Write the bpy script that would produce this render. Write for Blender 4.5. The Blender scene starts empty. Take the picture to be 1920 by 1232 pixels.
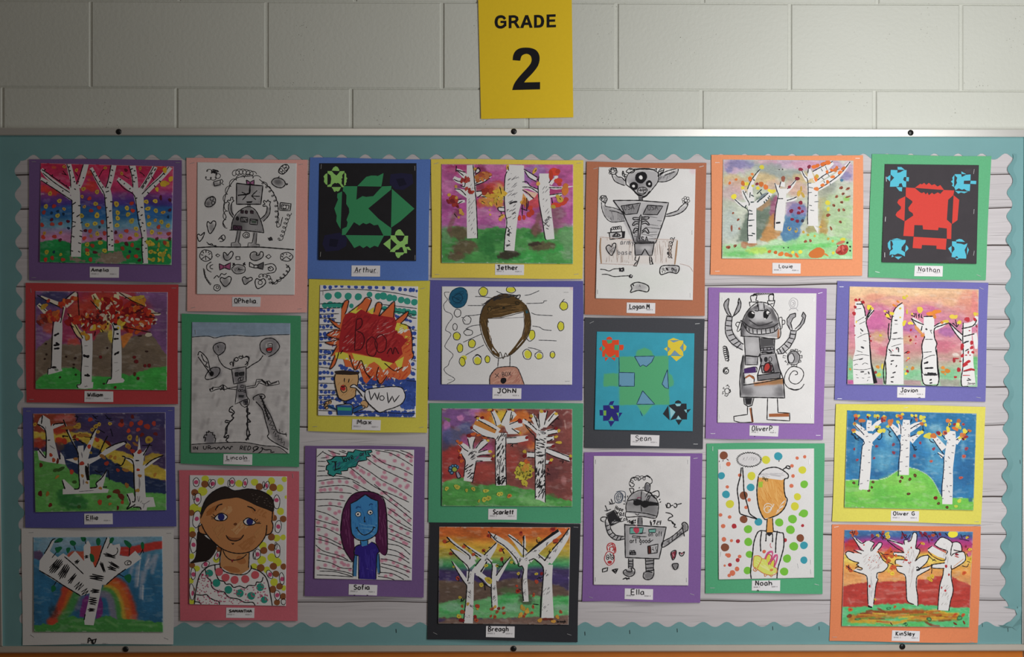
import bpy, math, random
import numpy as np
from mathutils.geometry import tessellate_polygon
from mathutils import Vector

scn = bpy.context.scene
COL = scn.collection
# ------------------------------------------------------------------ measures
K = 0.0012346            # metres on the wall for one photo pixel (blocks are 16 x 8 inches)
DIST = 2.7               # camera to wall
ZC = 1.56                # camera height
def W3(px, py, d):       # a point measured on the photo, d metres proud of the wall
    f = K * (DIST - d) / DIST
    return ((px - 960) * f, -d, ZC - (py - 616) * f)

# ------------------------------------------------------------------ camera
cam = bpy.data.cameras.new('camera')
cam.sensor_width = 36
cam.lens = 36 * DIST / (1920 * K)
camo = bpy.data.objects.new('camera', cam)
camo.location = (0, -DIST, ZC)
camo.rotation_euler = (math.pi / 2, 0, 0)
COL.objects.link(camo)
scn.camera = camo
# ------------------------------------------------------------------ world and lamps
wd = bpy.data.worlds.new('hall_ambient')
scn.world = wd
wd.use_nodes = True
wd.node_tree.nodes['Background'].inputs[0].default_value = (1.0, 0.87, 0.74, 1)
wd.node_tree.nodes['Background'].inputs[1].default_value = 0.05
def area(name, loc, target, sx, sy, energy, col):
    l = bpy.data.lights.new(name, 'AREA')
    l.shape = 'RECTANGLE'; l.size = sx; l.size_y = sy; l.energy = energy; l.color = col
    o = bpy.data.objects.new(name, l)
    o.location = loc
    o.rotation_euler = (Vector(target) - Vector(loc)).to_track_quat('-Z', 'Y').to_euler()
    COL.objects.link(o)
    return o
area('right_side_light', (1.0, -1.27, 1.70), (0.95, 0, 1.56), 0.5, 1.7, 19.0, (0.99, 1.0, 0.985))  # tall area lamp stands in for the unseen light source at the right
area('hall_ceiling_lamp', (-0.2, -1.9, 2.9), (0.1, 0, 1.4), 1.2, 0.3, 3.2, (1.0, 0.93, 0.84))
vs = scn.view_settings
vs.view_transform = 'Standard'
vs.look = 'None'
vs.exposure = 0.13
vs.gamma = 1.0
vs.use_curve_mapping = False

# ------------------------------------------------------------------ helpers
def lin(c):
    if isinstance(c, str):
        c = NAMED.get(c, c)
        c = c.lstrip('#')
        c = [int(c[i:i + 2], 16) / 255 for i in (0, 2, 4)]
    return np.array([x / 12.92 if x <= 0.04045 else ((x + 0.055) / 1.055) ** 2.4 for x in c])
NAMED = dict(K='1f1d20', W='e9e6e6', R='c2282c', O='e8662a', Y='f0dc3c', G='3fae4a', B='2c5fb4', N='7a4a2c',
             M='8f1d2a', T='2fa79c', P='d85a86', g='8c8a8c', d='56545a', l='c4c1c4')

def tag(o, label=None, cat=None, group=None, kind=None):
    if label: o['label'] = label
    if cat: o['category'] = cat
    if group: o['group'] = group
    if kind: o['kind'] = kind
    return o
def link(name, me, parent=None, mat=None):
    o = bpy.data.objects.new(name, me)
    COL.objects.link(o)
    if parent is not None:
        o.parent = parent
        o.matrix_parent_inverse = parent.matrix_world.inverted()
    if mat: me.materials.append(mat)
    return o
def empty(name, loc):
    o = bpy.data.objects.new(name, None)
    o.location = loc
    o.empty_display_size = 0.05
    COL.objects.link(o)
    bpy.context.view_layer.update()
    return o
def rawmesh(name, v, f, cols=None, smooth=False):
    me = bpy.data.meshes.new(name)
    me.from_pydata(v, [], f)
    if cols is not None:
        at = me.color_attributes.new('Col', 'FLOAT_COLOR', 'POINT')
        buf = np.ones((len(v), 4), dtype=np.float32)
        buf[:, :3] = cols
        at.data.foreach_set('color', buf.ravel())
    if smooth: me.shade_smooth()
    me.update()
    return me
def box(v, f, x0, x1, y0, y1, z0, z1, bev=0.0):
    """box whose face towards -Y has a bevelled rim"""
    n = len(v); b = bev
    v += [(x0, y1, z0), (x1, y1, z0), (x1, y1, z1), (x0, y1, z1),
          (x0, y0 + b, z0), (x1, y0 + b, z0), (x1, y0 + b, z1), (x0, y0 + b, z1)]
    f += [[n + 0, n + 3, n + 2, n + 1]]
    f += [[n + i, n + (i + 1) % 4, n + 4 + (i + 1) % 4, n + 4 + i] for i in range(4)]
    if b:
        v += [(x0 + b, y0, z0 + b), (x1 - b, y0, z0 + b), (x1 - b, y0, z1 - b), (x0 + b, y0, z1 - b)]
        f += [[n + 4 + i, n + 4 + (i + 1) % 4, n + 8 + (i + 1) % 4, n + 8 + i] for i in range(4)]
        f += [[n + 8, n + 9, n + 10, n + 11]]
    else:
        f += [[n + 4, n + 5, n + 6, n + 7]]

# ------------------------------------------------------------------ materials
def mat(name, col, rough=0.7, metal=0.0, noise=0.0, nscale=60, bump=0.0, bscale=200, spec=0.3, stretch=None, attr=False):
    m = bpy.data.materials.new(name)
    m.use_nodes = True
    nt = m.node_tree; N = nt.nodes; L = nt.links
    b = N['Principled BSDF']
    b.inputs['Roughness'].default_value = rough
    b.inputs['Metallic'].default_value = metal
    b.inputs['Specular IOR Level'].default_value = spec
    tc = N.new('ShaderNodeTexCoord'); mp = N.new('ShaderNodeMapping')
    L.new(tc.outputs['Object'], mp.inputs[0])
    if stretch: mp.inputs['Scale'].default_value = stretch
    if attr:
        src = N.new('ShaderNodeVertexColor'); src.layer_name = 'Col'; out = src.outputs[0]
    else:
        src = N.new('ShaderNodeRGB'); src.outputs[0].default_value = (*lin(col), 1); out = src.outputs[0]
    if noise:
        nz = N.new('ShaderNodeTexNoise'); nz.inputs['Scale'].default_value = nscale; nz.inputs['Detail'].default_value = 5
        L.new(mp.outputs[0], nz.inputs[0])
        mr = N.new('ShaderNodeMapRange')
        mr.inputs[1].default_value = 0.25; mr.inputs[2].default_value = 0.75
        mr.inputs[3].default_value = 1 - noise; mr.inputs[4].default_value = 1 + noise
        L.new(nz.outputs[0], mr.inputs[0])
        mx = N.new('ShaderNodeVectorMath'); mx.operation = 'SCALE'
        L.new(out, mx.inputs[0]); L.new(mr.outputs[0], mx.inputs['Scale'])
        out = mx.outputs[0]
    L.new(out, b.inputs['Base Color'])
    if bump:
        n2 = N.new('ShaderNodeTexNoise'); n2.inputs['Scale'].default_value = bscale; n2.inputs['Detail'].default_value = 6
        L.new(mp.outputs[0], n2.inputs[0])
        bp = N.new('ShaderNodeBump'); bp.inputs['Strength'].default_value = bump; bp.inputs['Distance'].default_value = 0.001
        L.new(n2.outputs[0], bp.inputs['Height'])
        L.new(bp.outputs[0], b.inputs['Normal'])
    return m

M_PIG = mat('paint_and_ink_on_paper', 'W', 0.75, noise=0.035, nscale=420, bump=0.12, bscale=700, spec=0.2, attr=True)
M_STAPLE = mat('staple_steel', 'c4c4c6', 0.35, metal=0.35)
M_BLACK = mat('screw_black', '141416', 0.35, spec=0.5)
M_ALU = mat('brushed_aluminium', 'e8e6e2', 0.42, metal=0.8, noise=0.03, nscale=20, stretch=(1, 40, 400))
M_TEAL = mat('teal_border_paper', '76a3a6', 0.6, noise=0.03, nscale=14, bump=0.15, bscale=90, spec=0.35)
M_ORANGE = mat('orange_painted_panel', 'd2782e', 0.45, noise=0.06, nscale=18, bump=0.1, bscale=120)
M_YELLOW = mat('yellow_sign_paper', 'ecc71e', 0.6, noise=0.02, nscale=150, bump=0.1, bscale=300)
M_CORK = mat('cork_panel', 'a67c52', 0.9, noise=0.2, nscale=120)
M_FLOOR = mat('hall_floor_tile', '9a9184', 0.4, noise=0.06, nscale=9)

# painted concrete block: rolled paint with open pores
def block_material():
    m = bpy.data.materials.new('painted_concrete_block'); m.use_nodes = True
    nt = m.node_tree; N = nt.nodes; L = nt.links; b = N['Principled BSDF']
    b.inputs['Roughness'].default_value = 0.5; b.inputs['Specular IOR Level'].default_value = 0.35
    g = N.new('ShaderNodeNewGeometry')
    big = N.new('ShaderNodeTexNoise'); big.inputs['Scale'].default_value = 3.0; big.inputs['Detail'].default_value = 4
    L.new(g.outputs['Position'], big.inputs[0])
    cr = N.new('ShaderNodeMix'); cr.data_type = 'RGBA'
    cr.inputs[6].default_value = (*lin('c9cac1'), 1); cr.inputs[7].default_value = (*lin('d3d4cc'), 1)
    L.new(big.outputs[0], cr.inputs[0])
    # pores: clusters of pin holes
    vor = N.new('ShaderNodeTexVoronoi'); vor.inputs['Scale'].default_value = 125
    L.new(g.outputs['Position'], vor.inputs[0])
    lt = N.new('ShaderNodeMapRange'); lt.inputs[1].default_value = 0.07; lt.inputs[2].default_value = 0.19
    lt.inputs[3].default_value = 1; lt.inputs[4].default_value = 0
    L.new(vor.outputs['Distance'], lt.inputs[0])
    cl = N.new('ShaderNodeTexNoise'); cl.inputs['Scale'].default_value = 7.0; cl.inputs['Detail'].default_value = 7
    cl.inputs['Roughness'].default_value = 0.7
    L.new(g.outputs['Position'], cl.inputs[0])
    cm = N.new('ShaderNodeMapRange'); cm.inputs[1].default_value = 0.56; cm.inputs[2].default_value = 0.64
    L.new(cl.outputs[0], cm.inputs[0])
    mu = N.new('ShaderNodeMath'); mu.operation = 'MULTIPLY'
    L.new(lt.outputs[0], mu.inputs[0]); L.new(cm.outputs[0], mu.inputs[1])
    dk = N.new('ShaderNodeMix'); dk.data_type = 'RGBA'
    dk.inputs[7].default_value = (*lin('9b9a8e'), 1)
    L.new(mu.outputs[0], dk.inputs[0]); L.new(cr.outputs[2], dk.inputs[6])
    L.new(dk.outputs[2], b.inputs['Base Color'])
    fine = N.new('ShaderNodeTexNoise'); fine.inputs['Scale'].default_value = 110; fine.inputs['Detail'].default_value = 6
    L.new(g.outputs['Position'], fine.inputs[0])
    sb = N.new('ShaderNodeMath'); sb.operation = 'MULTIPLY_ADD'; sb.inputs[1].default_value = -1.2
    L.new(mu.outputs[0], sb.inputs[0]); L.new(fine.outputs[0], sb.inputs[2])
    bp = N.new('ShaderNodeBump'); bp.inputs['Strength'].default_value = 0.42; bp.inputs['Distance'].default_value = 0.002
    L.new(sb.outputs[0], bp.inputs['Height']); L.new(bp.outputs[0], b.inputs['Normal'])
    return m
M_BLOCK = block_material()

# ------------------------------------------------------------------ the wall, block by block
def simple(name, boxes, m, parent=None, bev=0.0):
    v, f = [], []
    for bx in boxes: box(v, f, *bx, bev=bev)
    return link(name, rawmesh(name, v, f), parent, m)
# mortar face lies 4.5 mm behind the face of the blocks (wall face: y = 0)
wall = simple('wall_back', [(-1.9, 1.9, 0.0030, 0.12, 0.0, 2.95)], M_BLOCK)
tag(wall, kind='structure')
rows = [(-156, 5), (5, 167), (167, 328)]                  # photo heights of the bed joints
heads = [[-318, 10, 336, 665, 992, 1318, 1645, 1971, 2298], [-156, 170, 499, 829, 1156, 1481, 1802, 2128], [-318, 5, 331, 658, 988, 1315, 1640, 1967, 2294]]
rs = random.Random(5)
for (ya, yb), hx in zip(rows, heads):
    for xa, xb in zip(hx[:-1], hx[1:]):
        v, f = [], []
        j = rs.uniform(-0.0008, 0.0006)
        x0, _, z1 = W3(xa, ya, 0); x1, _, z0 = W3(xb, yb, 0)
        hg = 0.0024 if x0 < -0.7 else 0.0036               # thick paint fills the joints at the left
        box(v, f, x0 + hg, x1 - hg, j, 0.0032, z0 + 0.0009, z1 - 0.0009, bev=0.0022)
        v = [(p[0], p[1], p[2] + (p[0]) * -0.0042) for p in v]
        link('concrete_block', rawmesh('concrete_block', v, f), wall, M_BLOCK)
floor = simple('floor', [(-2.6, 4.2, -3.6, 0.12, -0.1, 0.0)], M_FLOOR)
tag(floor, kind='structure')
x0, _, z1 = W3(-120, 1225, 0); x1, _, z0 = W3(2040, 1500, 0)
pan = simple('trim_1', [(-1.7, W3(1917, 0, 0)[0] + 0.0, -0.004, 0.0046, 0.0, W3(0, 1217, 0)[2])], M_ORANGE, bev=0.002)
tag(pan, kind='structure')
pan2 = simple('trim_2', [(W3(1919, 0, 0)[0], 1.7, -0.009, 0.0046, 0.0, W3(0, 1208, 0)[2])], mat('light_oak_edge', 'd49a4e', 0.45, noise=0.08, nscale=12), bev=0.002)
tag(pan2, kind='structure')

# ------------------------------------------------------------------ bulletin board
board = empty('bulletin_board', W3(960, 1224, 0.0))
tag(board, 'long bulletin board with aluminium rails, teal scalloped border and wood plank paper', 'bulletin board')
def quadbox(name, pts, d0, d1, m, parent=board):          # pts: four photo corners clockwise, between depths d0 and d1
    v = [W3(x, y, d0) for x, y in pts] + [W3(x, y, d1) for x, y in pts]
    f = [[0, 1, 2, 3], [7, 6, 5, 4]] + [[i, i + 4, (i + 1) % 4 + 4, (i + 1) % 4] for i in range(4)]
    return link(name, rawmesh(name, v, f), parent, m)
quadbox('cork_panel', [(-14, 250), (1930, 252), (1930, 1214), (-2, 1216)], 0.0002, 0.0088, M_CORK)
def backmat():
    m = mat('plank_print_paper', 'W', 0.6, noise=0.07, nscale=34, spec=0.3, stretch=(0.22, 1, 5.0), attr=True)
    return m
M_BACK = backmat()
bp_ = quadbox('backing_paper', [(-10, 254), (1922, 256), (1922, 1210), (0, 1212)], 0.0088, 0.0092, mat('plank_paper_stock', 'b9b2b4', 0.6))
# printed planks: one strip per plank of the print, with its dark joint and its grain
JL = [256, 328.6, 395, 467, 538.5, 605.5, 662.5, 731, 805, 871, 941, 1011.5, 1076, 1133, 1212]
JR = [256, 326.6, 391.5, 462.5, 534, 600, 657, 725.5, 798, 863, 932, 1003.5, 1068.5, 1125, 1212]
rp = random.Random(11)
def plank(i):
    V, F, C = [], [], []
    def yat(row, x):
        t = (x - 30) / 1855
        yl, yr = JL[row], JR[row]
        return yl + (yr - yl) * t + 1.1 * math.sin(x * 0.013 + row * 2.1) + 0.7 * math.sin(x * 0.041 + row)
    base = lin(rp.choice(['cac4c7', 'c5bfc2', 'cec8cb', 'c7c1c4']))
    n = 73
    dep = 0.00932
    def strip(fa, fb, col, d):
        s = len(V)
        for k in range(n):
            x = 4 + (1914 - 4) * k / (n - 1)
            V.append(W3(x, fa(x), d)); V.append(W3(x, fb(x), d)); C.append(col); C.append(col)
        for k in range(n - 1):
            F.append([s + 2 * k, s + 2 * k + 1, s + 2 * k + 3, s + 2 * k + 2])
    strip(lambda x: yat(i, x), lambda x: yat(i + 1, x), base, dep)
    ph = rp.uniform(0, 9)
    strip(lambda x: yat(i + 1, x) - 1.6 - 1.2 * max(0, math.sin(x * 0.006 + ph)), lambda x: yat(i + 1, x) - 0.05, lin('4a403f'), dep + 0.00002)
    strip(lambda x: yat(i + 1, x) - 5.0 - 1.5 * math.sin(x * 0.011 + ph), lambda x: yat(i + 1, x) - 1.5, base * 0.72, dep + 0.00001)
    # grain
    for g in range(70):
        t = rp.uniform(0.06, 0.92); xs = rp.uniform(4, 1880); ln = rp.uniform(30, 150)
        amp = rp.uniform(-7, 7) * (0.4 if t < .2 or t > .8 else 1); w = rp.uniform(0.35, 0.95); sh = rp.uniform(0.48, 0.82)
        s = len(V); m_ = 9
        for k in range(m_):
            u = k / (m_ - 1); x = min(xs + ln * u, 1914)
            yc = yat(i, x) * (1 - t) + yat(i + 1, x) * t + amp * (u * u * (3 - 2 * u) - 0.5) * 0.8
            ya, yb = yat(i, x) + 2, yat(i + 1, x) - 5
            yc = min(max(yc, ya), yb)
            ww = w * math.sin(math.pi * (0.08 + 0.84 * u))
            for sg in (-1, 1):
                V.append(W3(x, yc + sg * ww * 0.5, dep + 0.00003 + g * 2e-7)); C.append(base * sh)
        for k in range(m_ - 1):
            F.append([s + 2 * k, s + 2 * k + 1, s + 2 * k + 3, s + 2 * k + 2])
    link('printed_plank', rawmesh('printed_plank', V, F, np.array(C)), bp_, M_BACK)
for i in range(len(JL) - 1): plank(i)

# aluminium rails: extruded profile with a sloping outer face
def rail(name, prof, ends, axis, mt=None):
    """prof: list of (offset px across, depth); ends: two photo points; offset runs down (axis 'h') or right ('v')"""
    V, F = [], []
    for (x, y) in ends:
        for o, d in prof:
            V.append(W3(x, y + o, d) if axis == 'h' else W3(x + o, y, d))
    n = len(prof)
    for k in range(n):
        q = [k, (k + 1) % n, n + (k + 1) % n, n + k]
        F.append(q if axis == 'h' else q[::-1])
    F.append(list(range(n))[::-1]); F.append(list(range(n, 2 * n)))
    me = rawmesh(name, V, F)
    import bmesh
    b = bmesh.new(); b.from_mesh(me); bmesh.ops.recalc_face_normals(b, faces=b.faces); b.to_mesh(me); b.free()
    return link(name, me, board, mt or M_ALU)
rail('rail_top', [(0, 0.0), (0, 0.012), (1.2, 0.0152), (13, 0.0168), (14.5, 0.0160), (15, 0.0095), (15, 0.0)], [(-16, 239.2), (1934, 242.2)], 'h')
rail('rail_bottom', [(0, 0.0), (0, 0.0115), (1.2, 0.0175), (11.5, 0.0165), (13.5, 0.013), (13.8, 0.0)], [(-6, 1211.2), (1934, 1207.4)], 'h', mat('reflection_tinted_aluminium', 'd2c8bd', 0.5, metal=0.25, noise=0.03, nscale=20))  # beige reflection from below is put into this rail's base colour
rail('rail_left', [(-14, 0.0), (-14, 0.011), (-2, 0.0175), (0, 0.0165), (0.3, 0.0)], [(-7, 254.5), (5.0, 1211.2)], 'v')
rail('rail_right', [(0, 0.0), (0, 0.0165), (2, 0.0175), (13, 0.011), (14, 0.0)], [(1921, 257), (1916.5, 1207.5)], 'v')
def screw(px, py, d):
    V, F = [], []
    for r, dd in ((5.6, 0), (5.6, 0.0022), (4.4, 0.004), (2.2, 0.0048)):
        for k in range(14):
            a = 2 * math.pi * k / 14
            V.append(W3(px + r * math.cos(a), py + r * math.sin(a), d + dd))
    for q in range(3):
        for k in range(14):
            F.append([q * 14 + k, q * 14 + (k + 1) % 14, q * 14 + 14 + (k + 1) % 14, q * 14 + 14 + k][::-1])
    F.append([42 + k for k in range(14)][::-1])
    link('screw', rawmesh('screw', V, F, smooth=True), board, M_BLACK)
for p in ((222.5, 247, .0145), (963.5, 246.5, .0145), (1707.5, 249, .0145), (235.5, 1217.5, .0165), (963, 1216.5, .0165), (1692, 1212.5, .0165)): screw(*p)

# scalloped border strips, one long paper strip a side
def border(name, straight, wave, dep, lift=0.0009):
    """straight / wave: functions of t giving photo points on the two long edges; the cut edge stands off the paper"""
    V, F = [], []
    n = 420
    for k in range(n + 1):
        t = k / n
        a, b = straight(t), wave(t)
        m_ = (a[0] * .35 + b[0] * .65, a[1] * .35 + b[1] * .65)
        lf = lift * (0.6 + 0.4 * math.sin(t * 37 + dep * 1e4))
        V += [W3(*a, dep), W3(*m_, dep + 0.0003), W3(*b, dep + lf), W3(*b, dep + lf - 0.0003)]
    for k in range(n):
        s = 4 * k
        for j in range(3):
            F.append([s + j, s + j + 1, s + 5 + j, s + 4 + j])
    me = rawmesh(name, V, F)
    import bmesh
    b = bmesh.new(); b.from_mesh(me); bmesh.ops.recalc_face_normals(b, faces=b.faces)
    b.faces.ensure_lookup_table()
    if sum(f_.normal.y for f_ in b.faces) > 0: bmesh.ops.reverse_faces(b, faces=b.faces)
    b.to_mesh(me); b.free()
    return link(name, me, board, M_TEAL)
def sc(u):                                                # rounded lobes, 0..1
    return 0.5 - 0.5 * math.cos(2 * math.pi * u)
lerp = lambda a, b, t: a + (b - a) * t
border('scalloped_border', lambda t: (lerp(-8, 1921, t), lerp(253, 256, t)),
       lambda t: (lerp(-8, 1921, t), 301.5 - 11.5 * (1 - sc((lerp(-8, 1921, t) - 85 + 22) / 44.45)) ** 1.3 - 2.5 * t), 0.0098)
border('scalloped_border', lambda t: (lerp(3, 1919, t), lerp(1213.5, 1209.5, t)),
       lambda t: (lerp(3, 1919, t), 1177 - 9.5 * sc((lerp(3, 1919, t) - 345 + 22) / 44.25) ** 1.2 - 2 * t), 0.0098)
border('scalloped_border', lambda t: (lerp(-6, 4, t), lerp(290, 1213, t)),
       lambda t: (lerp(27, 37, t) + 12 * sc((lerp(290, 1213, t) - 321) / 44.2) ** 1.2, lerp(290, 1213, t)), 0.0101)
border('scalloped_border', lambda t: (lerp(1920.5, 1916.5, t), lerp(289, 1140, t)),
       lambda t: (lerp(1900, 1885, t) - 10.5 * sc((lerp(289, 1140, t) - 339) / 44.2) ** 1.2 + 7 * max(0, (t - .97) / .03), lerp(289, 1140, t)), 0.0101, lift=0.0045)
# crumpled torn end of the right strip
V = [W3(*p) for p in [(1881, 1138, .0125), (1917, 1136, .0102), (1916, 1170, .0105), (1907, 1152, .015), (1896, 1164, .0125), (1884, 1173, .0165), (1871, 1172, .014), (1883, 1177, .0125), (1898, 1176, .0125), (1903, 1143, .0115), (1912, 1160, .0168), (1906, 1183, .0102), (1914, 1186, .0102), (1890, 1168, .0135)]]
F = [[0, 1, 9], [9, 1, 3], [3, 1, 10], [10, 1, 2], [3, 10, 4], [4, 10, 8], [4, 8, 13], [13, 8, 5], [5, 8, 7], [5, 7, 6], [8, 10, 2], [8, 2, 11], [11, 2, 12]]
link('torn_border_end', rawmesh('torn_border_end', V, F), board, M_TEAL)
def staple(px, py, ang, d, parent, ln=8.5, w=0.7, m=None):
    V, F = [], []
    c, s = math.cos(ang), math.sin(ang)
    for dd in (0.0, 0.0007):
        for a, b in ((-ln / 2, -w / 2), (ln / 2, -w / 2), (ln / 2, w / 2), (-ln / 2, w / 2)):
            V.append(W3(px + a * c - b * s, py + a * s + b * c, d + dd))
    F = [[7, 6, 5, 4]] + [[i, i + 4, (i + 1) % 4 + 4, (i + 1) % 4][::1] for i in range(4)]
    link('staple', rawmesh('staple', V, F), parent, m or M_STAPLE)
for x, y in ((1449, 1178), (1536, 1178), (1842, 1172), (1890, 1181), (1097, 1188), (1181, 1185), (1270, 1182), (743, 1183), (1908, 1141), (1913, 866)):
    staple(x, y, 1.5, .0105, board, 7, .8, M_BLACK)

# ------------------------------------------------------------------ grade sign
sign = empty('grade_sign', W3(987, 222, 0.001))
tag(sign, 'bright yellow paper sign reading GRADE 2 taped to the block wall', 'sign')
def bil(q, u, v):
    return tuple((q[0][i] * (1 - u) + q[1][i] * u) * (1 - v) + (q[3][i] * (1 - u) + q[2][i] * u) * v for i in (0, 1))
SQ = [(896.5, -5), (1072, -6), (1075, 220), (902, 223)]
def sdep(u, v): return 0.0012 + 0.003 * (1 - u) ** 3 * (1 - .3 * v) + 0.0022 * v ** 4 * (0.4 + .6 * math.sin(math.pi * u))
V, F = [], []
for j in range(15):
    for i in range(13):
        u, v = i / 12, j / 14
        V.append(W3(*bil(SQ, u, v), sdep(u, v)))
for j in range(14):
    for i in range(12):
        s = j * 13 + i
        F.append([s, s + 13, s + 14, s + 1])
link('sign_paper', rawmesh('sign_paper', V, F, smooth=True), sign, M_YELLOW)
# ================================================================== drawing kit
def pts_of(s):
    out = []
    for tok in s.split():
        out.append(tuple(float(q) for q in tok.split(',')))
    return out
def crom(P, closed, step):
    """Catmull-Rom through P (tuples of any length), sampled about every `step`"""
    n = len(P)
    if n < 3 and not closed:
        a, b = P[0], P[-1]
        m = max(2, int(math.dist(a[:2], b[:2]) / step) + 1)
        return [tuple(x + (y - x) * k / (m - 1) for x, y in zip(a, b)) for k in range(m)]
    out = []
    for i in range(n if closed else n - 1):
        p1, p2 = P[i], P[(i + 1) % n]
        p0 = P[i - 1] if (i or closed) else p1
        p3 = P[(i + 2) % n] if (closed or i + 2 < n) else p2
        m = max(1, min(14, int(math.dist(p1[:2], p2[:2]) / step + .5)))
        for k in range(m):
            t = k / m
            out.append(tuple(0.5 * (2 * b + (c - a) * t + (2 * a - 5 * b + 4 * c - d) * t * t + (3 * b - a - 3 * c + d) * t ** 3)
                             for a, b, c, d in zip(p0, p1, p2, p3)))
    if not closed: out.append(P[-1])
    return out
def densify(P, step):
    out = [P[0]]
    for a, b in zip(P[:-1], P[1:]):
        m = max(1, int(math.dist(a[:2], b[:2]) / step))
        for k in range(1, m + 1):
            out.append(tuple(x + (y - x) * k / m for x, y in zip(a, b)))
    return out
def _h(ix, iy, seed):
    n = (ix.astype(np.int64) * 374761393 + iy.astype(np.int64) * 668265263 + seed * 1442695041) & 0xffffffff
    n = ((n ^ (n >> 13)) * 1274126177) & 0xffffffff
    return ((n ^ (n >> 16)) & 0xffff) / 65535.0
def vnoise(x, y, seed):
    ix, iy = np.floor(x), np.floor(y)
    fx, fy = x - ix, y - iy
    fx = fx * fx * (3 - 2 * fx); fy = fy * fy * (3 - 2 * fy)
    a, b = _h(ix, iy, seed), _h(ix + 1, iy, seed)
    c, d = _h(ix, iy + 1, seed), _h(ix + 1, iy + 1, seed)
    return (a * (1 - fx) + b * fx) * (1 - fy) + (c * (1 - fx) + d * fx) * fy
def fbm(x, y, seed, o=3):
    r, amp, tot = 0, 1.0, 0
    for k in range(o):
        r = r + amp * vnoise(x * 2 ** k, y * 2 ** k, seed + 17 * k); tot += amp; amp *= 0.55
    return r / tot
def srgb(c):
    c = NAMED.get(c, c).lstrip('#')
    return np.array([int(c[i:i + 2], 16) / 255 for i in (0, 2, 4)])
def sstep(a, b, x):
    t = np.clip((x - a) / (b - a), 0, 1)
    return t * t * (3 - 2 * t)

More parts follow.
